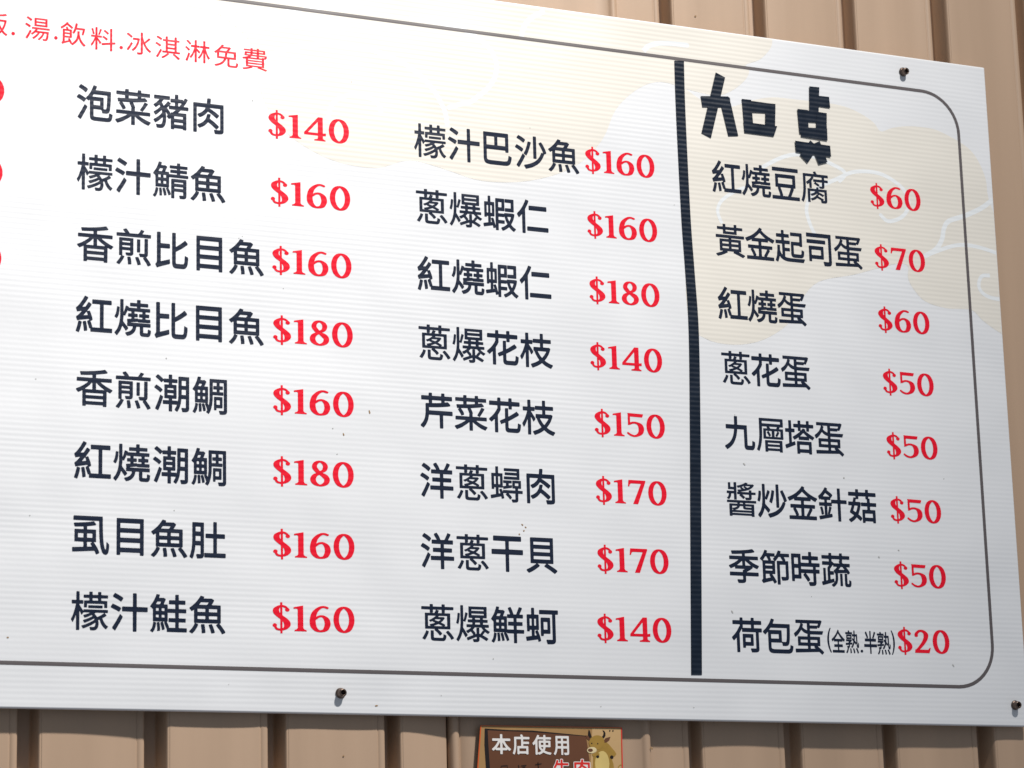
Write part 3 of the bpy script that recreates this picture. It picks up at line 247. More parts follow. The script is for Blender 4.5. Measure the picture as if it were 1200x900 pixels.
"腐": [[98,92,-24,18,-2,4,10,24,8,24,6,28,5,30,3,28,2,46,0,138,2,6,4,1,138,0,2,1,0,2,-9,16,1,6,4,2,24,6,4,-2,2,-2,16,-26,2,-3,140,0,4,-1,2,-4,0,-22,0,-4,-2,-2,-4,-1,-44,0,-2,-1,0,-2,0,-22,2,-2,42,-1,3,-1,1,-6,0,-22,-4,-2,-40,0,-4,0,0,-4,0,-48,-2,-8,-2,-5,-6,-5,-6,-2,-10,-2,-12,-1,-28,1,-2,2,-8,20,0,2,2,2,34,0,4,1,2,3,0,40,0,2,-2,2,-72,0,-6,0,2,-4,32,-18,14,-10,0,-2,-1,-4,-10,-10,-5,-4,-4,-2,-2,2,-50,30,-2,4,0,4,12,10,0,4,-2,0,-16,0,-2,2,-1,4,0,20,1,4,2,1,110,1,2,4,0,20,-2,2,-106,1,-10,-1,1,-2,9,-4,2,-4,-11,-16,-19,-22,0,-84,-2,-4,-4,-1,-22,0,-4,3,-2,52,-2,0,-18,-12,-4,0,-16,20,-2,4,2,4,24,17,22,18,20,23,4,6,0,2,-6,1,-64,0,-4,-1,-1,-4,-1,-128,-2,-40,-4,-30,-5,-30,-5,-22,-9,-28,-13,-28,-2,-2],[164,97,-3,3,-1,4,0,152,1,2,1,3,110,1,4,2,2,16,2,4,4,1,18,0,4,-1,3,-2,1,-4,-2,-14,2,-2,102,0,6,-2,0,-6,0,-132,-3,-10,-7,-8,-8,-4,-14,-2,-42,0,-4,4,-7,20,0,4,2,4,-1,2,-22,10,-26,12,-4,-2,-18,-14,-16,-8,-26,-10,-6,-2,-4,2,-14,18,-1,2,1,2,4,3,28,9,20,12,16,13,12,19,20,2,-4,2,-12,4,-16,-12,-12,-6,-18,-8,-22,-6,-4,2,-8,10,-6,8,-2,-6,0,-88,-2,-2,-2,-1],[366,128,16,2,2,0,1,2,-1,98,-1,0,-3,1,-70,0,-7,-1,3,-2,60,-25,12,-5,2,-2,0,-4,-2,-2,-14,-14,-2,-2,-4,0,-24,12,-24,10,-2,-2,-6,-14,0,-2,2,-2,46,-20,20,-10,2,-2,0,-4,-6,-8,-1,-2],[195,196,1,0,4,3,22,7,14,5,16,11,6,6,1,2,-5,1,-58,-1,-2,-4]],
"花": [[148,90,-4,2,-2,6,0,136,-2,0,-2,0,-20,-20,-10,-8,-4,-2,-2,1,-24,21,-2,4,0,6,2,4,2,2,26,23,18,17,18,22,18,26,16,28,0,28,0,2,-4,1,-84,0,-4,1,-3,2,-1,6,0,30,2,6,2,2,4,0,86,0,2,4,1,30,3,4,6,1,22,0,4,-3,2,-6,0,-26,2,-2,2,-2,86,0,3,4,0,26,2,6,5,3,24,0,4,-1,3,-4,1,-30,2,-3,84,-1,4,-2,2,-4,1,-6,0,-26,-3,-8,-4,-1,-84,-1,-2,-2,0,-28,-2,-4,-4,-2,-26,0,-4,2,-3,6,0,26,-3,3,-84,0,-4,-1,-2,-4,0,-22,-1,-6,2,-8,-1,-8,-12,-24,-20,-30,-2,-4,0,-188,-2,-3,-4,-2],[306,96,-12,1,-10,5,-8,4,-6,10,-4,10,-2,18,0,54,-2,3,-2,0,-42,-17,-3,2,-11,22,-2,4,1,8,3,4,50,22,7,6,1,102,2,6,4,3,26,0,4,-1,2,-3,0,-5,0,-78,2,-4,16,8,32,20,48,32,4,-2,6,-8,14,-14,2,-6,0,-6,-2,-6,-22,-14,-46,-27,-52,-28,-2,-5,0,-62,1,-6,2,-2,3,-2,8,-2,82,1,6,3,3,6,3,16,2,28,2,6,4,0,10,-5,16,-5,2,-3,2,-5,-2,-28,-3,-16,-3,-14,-7,-14,-5,-6,-6,-4,-8,-4,-14,-3]],
"芹": [[104,88,-30,18,-2,6,0,6,2,6,16,18,14,20,10,20,8,24,4,20,4,36,1,88,1,4,2,4,2,1,30,1,2,0,1,2,-1,30,0,2,-4,2,-74,0,-4,0,-2,4,-2,4,0,30,2,6,6,2,76,0,2,2,1,26,3,4,6,1,22,0,4,-2,3,-5,0,-24,1,-2,2,0,100,0,2,2,0,24,2,5,6,2,22,0,6,-1,2,-4,1,-26,2,-2,77,0,4,-2,3,-6,0,-30,-1,-4,-2,-4,-6,0,-72,0,-4,-1,-1,-1,0,-14,1,-3,10,1,22,4,4,-1,26,-25,1,-8,-1,-6,-2,-2,-26,-6,-58,-8,-70,-7,-82,-4,-4,-1,-2,-2,0,-28,2,-2,2,-1,258,0,4,-1,2,-2,2,-6,0,-30,-1,-6,-3,-2,-102,0,-4,-2,0,-132,-1,-6,-1,-2,-6,-2,-26,0,-3,2,-2,2,-1,134,0,4,-4,2,-114,0,-2,-1,-2,-1,-4,-26,-6,-26,-6,-18,-9,-20,-11,-20,-12,-16,-12,-15],[210,362,64,4,36,4,2,2,0,2,0,20,-2,1,-2,1,-98,0,-2,-2,-1,-2,0,-28,1,-2]],
"荷": [[130,90,-2,2,-2,6,0,150,-2,0,-24,-23,-6,-5,-4,-2,-4,4,-17,22,-1,4,-1,6,3,6,18,16,17,16,26,32,16,26,15,26,2,2,5,0,1,2,1,16,-1,2,-4,0,-82,1,-3,3,-1,4,0,28,2,6,4,2,83,0,2,4,1,24,2,3,6,1,22,0,4,-2,2,-6,0,-22,2,-2,2,0,96,0,2,2,0,22,2,6,4,2,24,0,6,-1,2,-3,0,-26,2,-2,84,0,4,-2,3,-6,0,-28,-1,-4,-2,-3,-86,-1,-2,0,-2,-2,0,-28,0,-4,-3,-4,1,0,92,-1,4,-1,2,-4,0,-32,-2,-6,-4,-1,-30,0,-2,-1,-2,-2,0,-186,-2,-12,-5,-8,-9,-8,-16,-4,-28,-2,-32,0,-4,3,-4,13,-7,18,1,6,4,4,56,-1,6,1,2,2,1,172,-1,4,-4,1,-162,0,-2,2,-2,3,0,28,-2,2,-30,-52,0,-202,-2,-4,-4,-2],[206,140,-4,4,-1,4,0,138,2,6,2,2,3,0,122,0,4,-2,2,-2,0,-6,0,-112,-2,-6,-4,-2,-90,0,-3,-2,0,-16,-3,-4,-4,-2],[239,206,57,0,4,0,0,6,0,36,0,4,-6,0,-52,0,-4,0,-1,-4,0,-38,1,-2],[206,360,106,0,2,0,-2,4,-2,4,0,28,-2,2,-2,0,-96,0,-2,-2,0,-28,-3,-8]],
"菇": [[258,90,-4,2,0,6,0,134,0,6,2,2,4,2,60,0,1,4,0,32,-1,2,-2,1,-74,1,-2,2,-1,4,0,30,2,4,3,2,70,0,4,0,1,4,0,32,-3,3,-10,1,-2,2,-2,4,0,24,-2,2,-2,0,-88,-1,-1,-3,0,-24,-1,-5,-4,-2,-28,-1,-2,-2,-6,-26,0,-2,2,-2,46,1,16,-5,3,-4,1,-10,-6,-34,-6,-22,-10,-34,-14,-34,0,-2,30,-22,14,-14,2,-4,0,-4,0,-4,-2,-4,-16,-22,-2,-2,-2,0,-36,30,-10,8,-4,2,-22,-22,-18,-15,-22,-14,-12,-6,-3,-1,-3,2,-10,10,-11,10,-2,6,1,6,2,4,22,10,18,12,18,15,6,7,-4,4,-42,24,-4,4,0,4,0,6,16,38,11,32,-3,1,-34,0,-4,1,-3,6,1,32,1,2,3,2,50,0,4,2,4,10,8,36,4,2,24,-2,1,2,0,14,-1,2,-2,2,-88,0,-2,3,-2,5,0,28,2,6,2,2,2,0,87,0,2,4,1,26,2,3,4,1,24,0,4,-2,3,-6,0,-22,1,-2,2,-2,88,0,2,4,0,22,2,6,4,2,24,0,6,-1,2,-3,0,-26,2,-4,94,0,2,-4,1,-6,0,-28,-1,-4,-2,-2,-92,0,-2,-2,-2,-2,0,-16,2,-2,12,-2,2,-1,0,-3,1,-40,1,-4,4,0,72,0,4,-2,2,-2,0,-32,0,-4,-2,-2,-78,-1,-2,-1,-1,-2,0,-32,1,-4,62,0,2,-2,2,-2,1,-6,0,-130,-1,-6,-2,-3,-2,-1,-28,0,-3,4,-1,12,-2,2,-94,0,-4,-1,0,-1,-1,-12,-3,-6],[291,152,97,1,2,3,0,42,-2,2,-2,0,-96,-1,-1,-3,0,-38,1,-4],[164,210,2,-1,3,3,13,26,10,34,2,10,-2,2,-34,1,-2,-1,-2,-2,-18,-54,2,-4]],
"菜": [[244,91,-4,3,-1,4,0,82,-1,2,0,1,-32,-25,-34,-22,-16,-11,-24,-11,-34,-14,-4,-1,-3,1,-21,26,0,8,3,4,35,12,38,18,35,20,15,12,-2,1,-2,1,-110,0,-2,2,-1,4,0,28,3,4,4,2,150,0,3,2,0,24,3,6,-8,22,-12,24,-1,6,2,6,-1,1,-76,-3,-1,-2,1,-2,13,-18,13,-20,6,-14,2,-8,0,-4,-4,-4,-24,-10,-2,0,-2,2,-14,26,-24,36,0,4,2,4,12,6,1,2,-5,1,-16,-1,-4,2,-7,26,-1,6,2,4,4,2,36,1,40,3,1,0,-2,6,-1,24,0,2,-4,0,-84,1,-3,3,-1,2,0,28,2,4,2,2,2,0,84,0,3,4,1,20,2,4,4,0,26,0,4,-1,2,-5,0,-20,2,-2,90,0,3,4,0,18,3,5,4,1,24,0,4,0,3,-4,1,-20,2,-4,90,0,2,-4,0,-6,0,-24,0,-3,-2,-2,-88,-1,-2,0,-2,-2,0,-12,2,-2,34,6,4,0,24,-24,2,-8,-2,-2,-2,-2,-30,-7,-34,-5,-82,-10,-4,0,0,-2,15,-30,7,-20,0,-8,-2,-6,0,-24,2,-4,156,0,4,-2,2,-4,0,-28,0,-4,-4,-2,-114,0,-2,-1,-2,-1,12,-9,16,-10,26,-14,30,-13,41,-14,3,-4,-1,-6,-11,-14,-10,-14,-2,0,-4,0,-40,15,-38,21,-35,24,-27,22,-2,-2,0,-2,0,-86,-2,-2,-2,-1],[360,245,-24,11,-2,4,0,6,25,40,19,36,4,4,4,0,28,-10,2,-2,1,-4,-1,-4,-2,-4,-38,-58,-12,-16,-2,-2],[212,374,42,2,50,6,3,2,0,18,-1,2,-4,0,-88,0,-2,-2,0,-2]],
"蔥": [[226,100,-18,2,-10,2,-10,6,-6,10,-2,14,0,64,0,4,2,2,28,0,2,0,2,-2,1,-64,1,-4,4,-2,10,-1,78,0,6,1,4,2,2,6,3,10,1,16,2,2,28,-10,2,-2,0,-16,-4,-12,-2,-8,-6,-10,-10,-6,-10,-4,-12,0],[112,110,-24,11,-3,3,0,2,13,18,10,16,12,20,8,20,2,2,4,0,22,-8,3,-2,0,-4,-11,-28,-12,-22,-14,-22,-6,-6],[414,116,-4,2,-12,20,-14,16,-32,34,0,2,2,4,20,11,4,1,2,-2,26,-24,20,-24,14,-18,2,-4,0,-4,-4,-2,-20,-11],[284,156,-2,0,-22,24,-36,28,-1,4,6,6,-1,2,-104,0,-6,2,0,4,0,146,0,4,2,2,4,1,100,0,4,5,12,24,2,2,2,2,28,-6,4,-2,0,-4,-10,-18,0,-2,2,-1,130,0,4,-1,2,-6,-1,-150,-1,-1,-4,-1,-136,0,0,-2,2,-2,30,-24,12,-12,3,-4,-1,-3,-2,-3,-16,-14],[154,248,22,0,2,2,0,2,-8,8,0,2,2,3,38,9,22,8,-2,2,-24,8,-2,2,0,4,-2,0,-18,-8,-4,0,-16,12,-1,4,1,2,2,1,24,9,24,14,20,14,4,4,0,1,-6,1,-74,0,-4,-2,-2,-4,0,-94,1,-2],[216,248,94,0,4,0,2,2,-18,9,-28,11,-32,-12,-22,-8,-2,0],[340,248,24,0,2,0,2,2,-1,100,-1,2,-4,0,-82,0,-4,-1,-8,-9,2,-2,46,0,8,1,8,-3,8,-6,2,-2,-2,-4,-14,-17,-10,-11,-16,-10,0,-2,2,-2,26,-12,16,-8,2,-4,-6,-10],[264,298,6,0,12,7,12,9,0,2,0,2,-56,0,-4,-2,-8,-6,3,-2],[176,382,-2,4,0,24,-2,3,-90,1,-2,2,-1,2,0,20,1,4,4,2,88,0,2,2,0,20,4,2,26,0,4,0,2,-4,0,-18,2,-2,94,0,2,2,0,18,2,4,4,0,24,0,4,0,2,-2,0,-20,2,-2,90,0,4,-2,2,-2,0,-22,-2,-2,-2,-2,-92,-1,-2,-3,0,-24,-2,-2,-2,-2,-26,0,-4,2,-2,4,0,24,-2,1,-4,1,-90,0,-2,-4,0,-22,-2,-4,-4,-2]],
"蔬": [[218,92,-20,16,-2,4,0,4,4,4,14,10,12,9,4,5,0,2,-144,-38,-6,0,-2,4,-8,26,1,8,3,3,18,4,2,3,0,136,0,6,2,2,2,1,22,0,4,-1,2,-2,0,-134,2,-2,2,0,18,4,2,2,0,2,0,138,2,4,11,12,9,10,-2,2,-2,0,-78,0,-6,2,-1,4,0,26,1,4,2,2,4,2,80,0,2,2,-1,22,-1,4,-2,0,-86,1,-2,3,-1,4,0,26,1,4,2,2,4,0,82,0,3,4,1,20,2,4,4,0,24,0,4,-1,2,-5,0,-20,4,-2,94,0,3,4,0,18,3,5,4,1,22,0,6,0,2,-4,0,-20,2,-4,86,0,5,0,3,-4,0,-6,0,-24,-3,-4,-5,-2,-86,0,-2,-2,0,-20,-4,-8,9,-14,3,-2,82,0,4,-2,2,-4,0,-26,0,-4,-2,-2,-4,-1,-38,0,-4,-1,28,-32,12,-16,4,-10,1,-4,-1,-4,-4,-4,-20,-10,-5,2,-8,12,-3,2,-110,-6,-8,-2,3,-6,0,-50,-3,-22,-6,-20,-2,-9,-8,-11,-12,-14,-16,-14,-14,-8],[396,96,-10,2,-8,4,-6,8,-2,10,-1,10,0,108,1,6,4,2,24,0,2,-2,2,-2,0,-106,2,-4,2,-1,12,0,2,1,2,2,2,8,1,28,1,2,2,2,4,0,18,-10,2,-2,1,-4,0,-16,-2,-20,-3,-10,-4,-8,-8,-5,-8,-3,-8,0],[314,104,-4,2,-1,4,0,128,1,4,4,1,22,0,4,-3,1,-4,0,-128,-1,-2,-4,-2],[234,150,4,2,4,8,4,8,2,10,2,22,0,42,0,2,-8,0,-2,2,-9,26,-1,6,4,4,10,6,8,6,16,16,5,8,-3,1,-42,1,-2,4,0,14,-2,2,-38,-44,-2,-4,0,-20,2,-4,2,0,36,0,4,-2,3,-4,-1,-30,-2,-2,-2,-2,-38,0,-2,0,-2,-4,0,-44,2,-4,2,0,36,8,4,0,3,-4],[298,286,68,2,3,2,-2,4,-15,14,-1,2,-1,8,-24,1,-4,-1,-24,-28,-1,-2],[235,358,69,0,4,0,0,4,-7,10,-1,4,2,6,6,3,0,1,0,16,-1,2,-3,0,-94,0,-2,-4,0,-22,6,-2,14,-10]],
"虱": [[412,92,-18,6,-8,8,-10,14,-12,34,-8,38,-5,48,-3,58,-2,106,-2,4,-4,0,-250,0,-4,2,-1,6,0,28,3,4,4,2,284,0,4,0,2,-2,2,-6,0,-76,3,-86,3,-40,4,-44,7,-32,7,-18,6,-4,2,0,4,24,2,38,1,6,3,2,4,-2,8,-8,10,-10,2,-4,0,-24,-2,-22,-3,-16,-3,-12,-6,-10,-8,-8,-6,-3],[318,94,-2,2,-13,26,-1,2,-4,2,-214,-15,-4,0,-2,1,-2,4,-2,24,0,10,4,3,106,6,4,1,0,4,0,40,-2,3,-84,1,-4,2,-1,6,0,100,1,6,2,1,4,1,82,0,2,2,0,2,0,20,-2,2,-2,0,-58,-4,-26,0,-2,4,-8,22,0,6,2,3,8,2,42,2,62,5,50,6,38,7,4,-3,18,-20,2,-4,0,-4,-2,-4,-2,-2,-40,-6,-46,-6,-1,-4,0,-22,1,-4,2,0,84,0,2,-2,2,-2,1,-108,-1,-2,-2,-2,-18,0,-2,-2,-1,0,23,-31,18,-27,12,-24,4,-12,0,-4,-4,-4,-22,-10],[227,162,39,2,8,1,0,3,-13,18,-1,8,2,4,15,6,2,2,-11,2,-38,0,-4,-2,-1,-2,0,-38,1,-2],[135,246,49,0,4,0,0,6,0,30,0,2,-6,2,-44,0,-4,-2,-1,-2,0,-32,1,-2],[227,246,47,0,4,0,1,6,0,30,-1,2,-4,2,-44,0,-4,-2,-1,-2,0,-32,1,-2]],
"蚵": [[320,88,-2,2,-2,2,-11,30,-1,8,3,6,5,1,58,-1,6,2,2,2,0,266,-2,1,-2,1,-142,0,-4,2,-1,6,0,28,1,6,2,4,4,0,210,0,2,-2,2,-6,0,-30,-2,-6,-4,-2,-24,0,-1,-2,-1,-2,0,-268,0,-12,-3,-12,-3,-6,-4,-5,-8,-5,-8,-4,-22,-3],[214,111,-4,3,-4,20,-2,2,-124,-19,-4,1,-2,2,-2,6,-4,26,0,6,2,4,62,9,2,1,1,2,0,58,-1,4,-4,2,-14,-1,-2,-3,-1,-10,-2,-4,-3,0,-22,0,-3,2,-1,2,-1,168,1,8,4,2,44,0,4,2,0,4,0,58,2,5,4,3,24,0,2,-2,2,-2,2,-6,0,-56,0,-4,4,-2,42,0,2,-2,2,-4,1,-150,-1,-6,-2,-2,-12,0,-2,-2,8,-16,16,-38,11,-38,3,-18,-2,-6,-2,-2,-20,-6],[248,174,-4,4,-2,6,0,178,2,6,2,3,4,1,96,0,4,-1,2,-3,2,-6,0,-152,-2,-8,-2,-2,-4,0,-68,0,-2,-2,0,-16,-4,-6,-4,-2],[170,178,16,0,4,2,0,6,-12,28,0,8,1,4,3,2,16,6,2,2,-4,2,-22,0,-4,-2,-1,-54],[278,244,38,0,4,2,0,76,0,3,-2,1,-38,1,-4,-1,0,-78,0,-2],[116,282,18,0,2,0,1,2,0,70,-1,2,-2,2,-18,0,-2,-2,0,-70,0,-2],[169,282,17,0,2,2,0,70,0,2,-2,2,-16,0,-3,-2,0,-70,1,-2]],
"蛋": [[422,88,-4,2,-30,24,-4,2,-288,-12,-6,0,-4,2,-1,4,-2,28,1,4,2,2,152,3,2,1,2,4,0,22,-1,2,-1,2,-116,0,-4,0,-2,2,0,88,2,6,4,2,116,0,2,2,0,20,2,2,2,2,-3,2,-21,6,-20,8,-12,8,-22,20,-2,-2,-14,-18,-11,-14,-17,-18,-12,-10,-20,-13,-4,-1,-2,0,-8,18,-7,12,1,6,2,4,14,10,16,11,20,19,12,16,8,14,7,14,7,20,0,2,-2,1,-52,0,-4,1,-2,2,-1,4,0,22,2,6,5,0,294,0,10,2,18,-5,5,-3,1,-2,0,-4,-6,-18,-20,-41,-8,-11,-4,0,-18,5,-2,-2,-2,-9,-4,-2,-86,0,-4,0,0,-4,0,-18,1,-2,3,0,20,-1,138,1,4,-1,2,-1,0,-4,0,-4,-6,-10,-4,-14,-4,-4,-136,0,-16,0,-1,0,-1,-2,0,-20,2,-2,116,0,6,-2,1,-6,-1,-86,-1,-4,-3,0,-26,0,-4,-1,0,-1,56,-42,20,-18,1,-4,-2,-6,-17,-16],[280,148,54,2,3,0,1,2,-14,12,0,6,2,6,0,2,-44,0,-2,-2,-2,-2,0,-22],[155,212,85,0,1,2,1,2,0,24,-2,1,-2,1,-82,0,-2,-2,-1,-4,0,-20],[280,212,84,0,2,2,0,2,0,24,-2,1,-2,1,-82,0,-1,-2,-1,-4,0,-20],[235,344,5,0,1,4,0,64,-1,4,-4,1,-56,0,-9,-1,3,-2,14,-4,4,-4,0,-6,-8,-22,0,-2,3,-4,11,-10,10,-6,12,-6],[372,394,2,0,1,2,8,16,0,4,-1,1,-100,0,-2,-1,-2,-2,0,-16,2,-3,86,0]],
"蝦": [[432,90,-16,10,-14,10,-26,27,-2,-1,-12,-10,-20,-14,-20,-12,-18,-8,-4,0,-2,1,-15,21,-1,6,2,6,22,9,20,11,18,14,10,10,0,4,-16,32,-16,49,-1,-1,-2,-6,-3,-2,-60,0,-4,-2,-1,-30,1,-4,4,-1,66,-1,2,-2,0,-2,0,-26,-1,-6,-3,-2,-64,0,-4,0,-1,-4,0,-68,-1,-4,-2,-2,-24,0,-4,1,-3,5,0,16,-1,4,-22,-6,-4,1,-3,3,-4,22,-3,3,-98,-21,-4,0,-2,2,-1,4,-5,22,0,6,2,4,4,2,48,9,2,1,2,2,0,66,-2,4,-2,0,-10,0,-1,-2,-1,-8,-4,-2,-20,0,-2,2,-2,2,0,162,0,5,4,3,36,0,3,2,1,58,2,6,4,1,20,0,2,-1,2,-2,1,-4,0,-56,1,-4,4,0,36,0,2,-2,2,-4,0,-150,-2,-4,-2,-2,-38,0,-2,-2,-1,-58,1,-4,2,-2,8,2,2,0,0,2,-10,34,0,6,2,2,6,2,14,4,4,-2,4,-6,9,-28,13,-48,2,-4,0,2,1,302,1,6,2,1,4,1,98,0,2,-4,1,-4,0,-122,-1,-6,-2,-2,-2,-1,-68,-1,-1,-2,0,-24,1,-1,2,-1,60,0,6,-1,0,1,2,8,6,1,94,1,16,-4,3,-2,1,-4,0,-4,-3,-20,-7,-28,-13,-32,-17,-32,0,-2,6,-6,12,-14,16,-12,16,-8,3,-4,1,-6,-2,-4,-8,-8,-10,-12,-2,-2],[378,204,2,0,1,2,10,20,9,24,0,2,-2,2,-36,0,-4,-2,0,-4,8,-20],[115,280,11,0,2,2,2,2,0,78,-2,2,-2,2,-10,0,-3,-4,0,-78,1,-2],[159,280,13,0,2,2,1,2,0,78,-1,2,-2,2,-12,0,-3,-4,0,-78,1,-2],[334,310,-4,2,-1,6,0,26,1,2,2,3,64,1,4,0,1,4,0,54,-1,4,-2,0,-66,1,-2,3,-1,4,0,24,1,6,2,2,4,0,94,0,4,-2,2,-2,0,-4,0,-126,-1,-6,-1,-1,-4,-1],[253,352,33,0,4,2,1,54,-1,4,-34,0,-4,-2,-1,-54,1,-2]],
"蟳": [[328,92,-4,4,-8,22,0,4,0,2,6,1,34,-1,4,2,0,2,1,56,-1,4,-2,0,-70,0,-4,0,1,-4,25,-24,10,-16,0,-4,-2,-2,-16,-14,-2,-2,-4,2,-18,22,-28,26,-1,4,1,2,8,8,0,2,-4,0,-32,0,-3,-2,11,-48,-1,-4,-3,-3,-20,-5,-4,0,-2,2,-4,20,-2,2,-2,0,-108,-24,-4,0,-4,4,-4,26,0,4,2,2,56,10,2,2,2,2,0,64,-2,4,-4,0,-12,0,0,-14,-2,-2,-2,-2,-22,0,-4,2,0,2,-1,160,1,4,2,2,42,0,3,2,1,66,0,2,2,2,26,1,2,-1,2,-2,0,-66,2,-2,2,-2,42,0,2,0,2,-2,0,-130,2,-4,34,6,2,1,0,3,0,20,0,4,-4,1,-24,0,-4,3,-1,20,1,4,2,2,92,0,4,-1,2,-3,0,-20,-1,-4,-3,-1,-30,-1,-2,-2,0,-16,0,-2,2,-2,30,4,4,0,2,-4,0,-6,0,-12,-2,-4,-2,-2,-10,-2,-84,-14,-2,0,-2,2,-2,12,-2,3,-4,-3,-2,-2,-44,0,-2,-2,0,-4,0,-54,2,-4,16,2,2,2,-4,14,-8,22,0,4,4,3,18,5,4,0,2,-2,12,-28,2,2,0,12,2,2,2,2,140,0,1,4,-1,18,-28,0,-2,2,-2,2,0,74,0,4,6,2,90,0,4,0,2,-2,0,-6,0,-72,-2,-2,-2,-2,-32,0,0,-20,2,-2,2,0,48,-1,2,-5,-1,-22,-1,-3,-4,-1,-44,0,-3,-2,-1,-66,-2,-12,-6,-8,-8,-4,-10,-2,-22,-2],[360,270,34,0,4,2,1,4,0,18,-1,4,-4,0,-32,0,-2,0,-2,-4,0,-20,1,-2],[118,278,14,0,2,0,2,2,0,78,-2,4,-2,1,-14,0,-2,-1,0,-2,0,-78,0,-2],[166,278,16,0,4,2,0,78,-1,4,-1,1,-16,0,-4,-3,0,-78,1,-2],[234,336,-2,4,-1,4,0,18,1,2,2,2,144,0,2,0,2,6,0,7,-4,2,-134,1,-2,4,0,18,0,4,3,2,133,0,2,1,2,1,0,10,-2,2,-2,0,-142,0,-2,2,-1,4,0,18,3,5,4,1,168,0,4,0,2,-2,0,-6,0,-102,0,-4,-2,-3,-4,-1]],
"豆": [[82,106,-2,2,-2,4,0,28,1,4,3,2,96,0,2,1,2,1,-4,14,-8,24,-16,38,0,6,4,6,-6,1,-24,0,-2,1,-2,4,0,132,0,4,2,2,6,1,250,0,4,-1,2,0,2,-8,0,-130,-2,-4,-2,-1,-28,-1,8,-6,1,-4,-1,-4,-37,-74,1,-2,4,0,104,0,2,-2,1,-4,0,-28,-3,-5,-4,-1],[219,146,61,0,4,2,8,12,20,42,11,26,1,6,0,2,-4,1,-124,0,-4,-1,-1,-2,15,-34,10,-28,4,-14,0,-6,-2,-4],[164,278,182,0,2,2,1,2,0,56,-1,1,-4,1,-180,0,-1,-2,-1,-4,0,-52,1,-2],[92,410,-4,2,-1,4,0,28,1,6,4,2,332,0,4,-2,2,-4,0,-30,-2,-4,-2,-2]],
"豬": [[138,90,-22,1,-12,2,-2,3,-2,14,-4,12,0,6,2,3,2,1,18,-1,22,1,8,2,6,4,6,12,5,16,3,20,0,14,0,10,-2,-1,-24,-23,-18,-17,-16,-11,-18,-12,-2,0,-4,2,-6,12,-8,12,-2,6,2,2,2,4,26,16,28,21,16,17,11,14,7,12,1,4,-3,16,-2,2,-2,0,-36,-37,-16,-13,-10,-6,-4,2,-18,22,0,6,2,5,20,13,18,15,20,19,10,12,1,4,-7,12,-2,2,-2,0,-30,-26,-4,-4,-2,0,-4,2,-20,20,-2,6,2,4,32,26,20,22,8,12,-2,1,-48,0,-4,1,-1,2,-1,4,0,28,2,4,2,2,4,0,156,0,6,-2,1,-4,0,-28,-1,-4,-2,-2,-4,-1,-58,-1,-3,-2,-19,-28,-1,-2,1,-2,10,-14,8,-18,2,-1,16,17,27,34,3,2,4,-2,20,-14,5,-4,1,-4,-1,-4,-11,-12,0,-4,52,0,4,0,1,4,-1,32,-2,1,-38,0,-4,1,-3,6,0,26,1,4,4,3,38,0,4,1,1,4,0,38,1,4,2,2,28,0,4,-2,1,-4,0,-40,1,-2,2,-1,46,0,3,-3,1,-6,2,0,3,2,10,20,3,4,6,-1,24,-9,2,-6,-2,-6,-16,-30,-26,-40,4,-2,40,0,4,-2,3,-6,0,-26,-1,-4,-2,-2,-4,0,-76,0,-24,-26,-3,-4,1,-2,2,0,80,0,2,-1,2,-3,1,-4,0,-164,-1,-4,0,-4,-6,-1,-26,1,-3,2,-1,8,-4,2,-86,0,-3,0,-1,-2,-2,-8,-2,-4,-26,0,-4,1,-2,3,-1,4,-1,106,0,2,-2,0,-14,-8,-4,-1,-21,23,-2,4,1,6,2,2,6,4,1,4,-15,24,-8,8,0,-4,4,-22,2,-30,0,-32,-2,-24,-5,-24,-7,-18,-8,-12,-8,-8,-8,-4,-8,-3,-10,-2],[293,146,91,-1,2,1,0,2,0,20,-2,2,-2,0,-88,0,-2,-2,-1,-2,0,-18],[293,208,91,0,2,2,0,2,0,22,-2,1,-2,1,-88,0,-2,-2,-1,-4,0,-18],[252,262,2,0,2,8,2,2,2,2,10,0,4,1,26,22,6,7,-4,2,-64,0,-2,2,-2,4,0,24,-2,2,-18,-18,-2,-2,26,-34],[337,346,7,0,3,2,20,26,3,6,0,2,-4,1,-26,0,-4,-1,-1,-4,0,-28,1,-2]],
"貝": [[408,90,-52,33,-66,37,-2,4,2,6,20,18,0,2,-2,0,-99,0,-1,-2,1,0,23,-16,1,-4,-1,-4,-2,-4,-14,-10,-36,-24,-40,-22,-32,-13,-4,1,-24,22,-1,4,0,4,3,4,32,14,28,15,32,19,14,10,4,4,0,2,-4,0,-56,0,-2,2,-2,2,-1,252,1,4,2,2,4,2,256,0,4,0,2,-2,1,-6,-1,-252,-2,-2,-2,-2,-60,0,-4,0,-1,-2,77,-42,22,-14,12,-8,2,-6,-2,-6,-24,-20],[168,232,186,-1,2,1,2,2,0,28,-2,3,-4,1,-184,0,-2,-2,0,-2,0,-28],[168,306,186,-1,2,1,2,2,0,28,-2,2,-4,1,-184,0,-2,-1,0,-4,0,-26],[168,380,186,-1,2,1,2,2,0,28,-2,2,-4,0,-184,0,-2,0,0,-4,0,-26]],
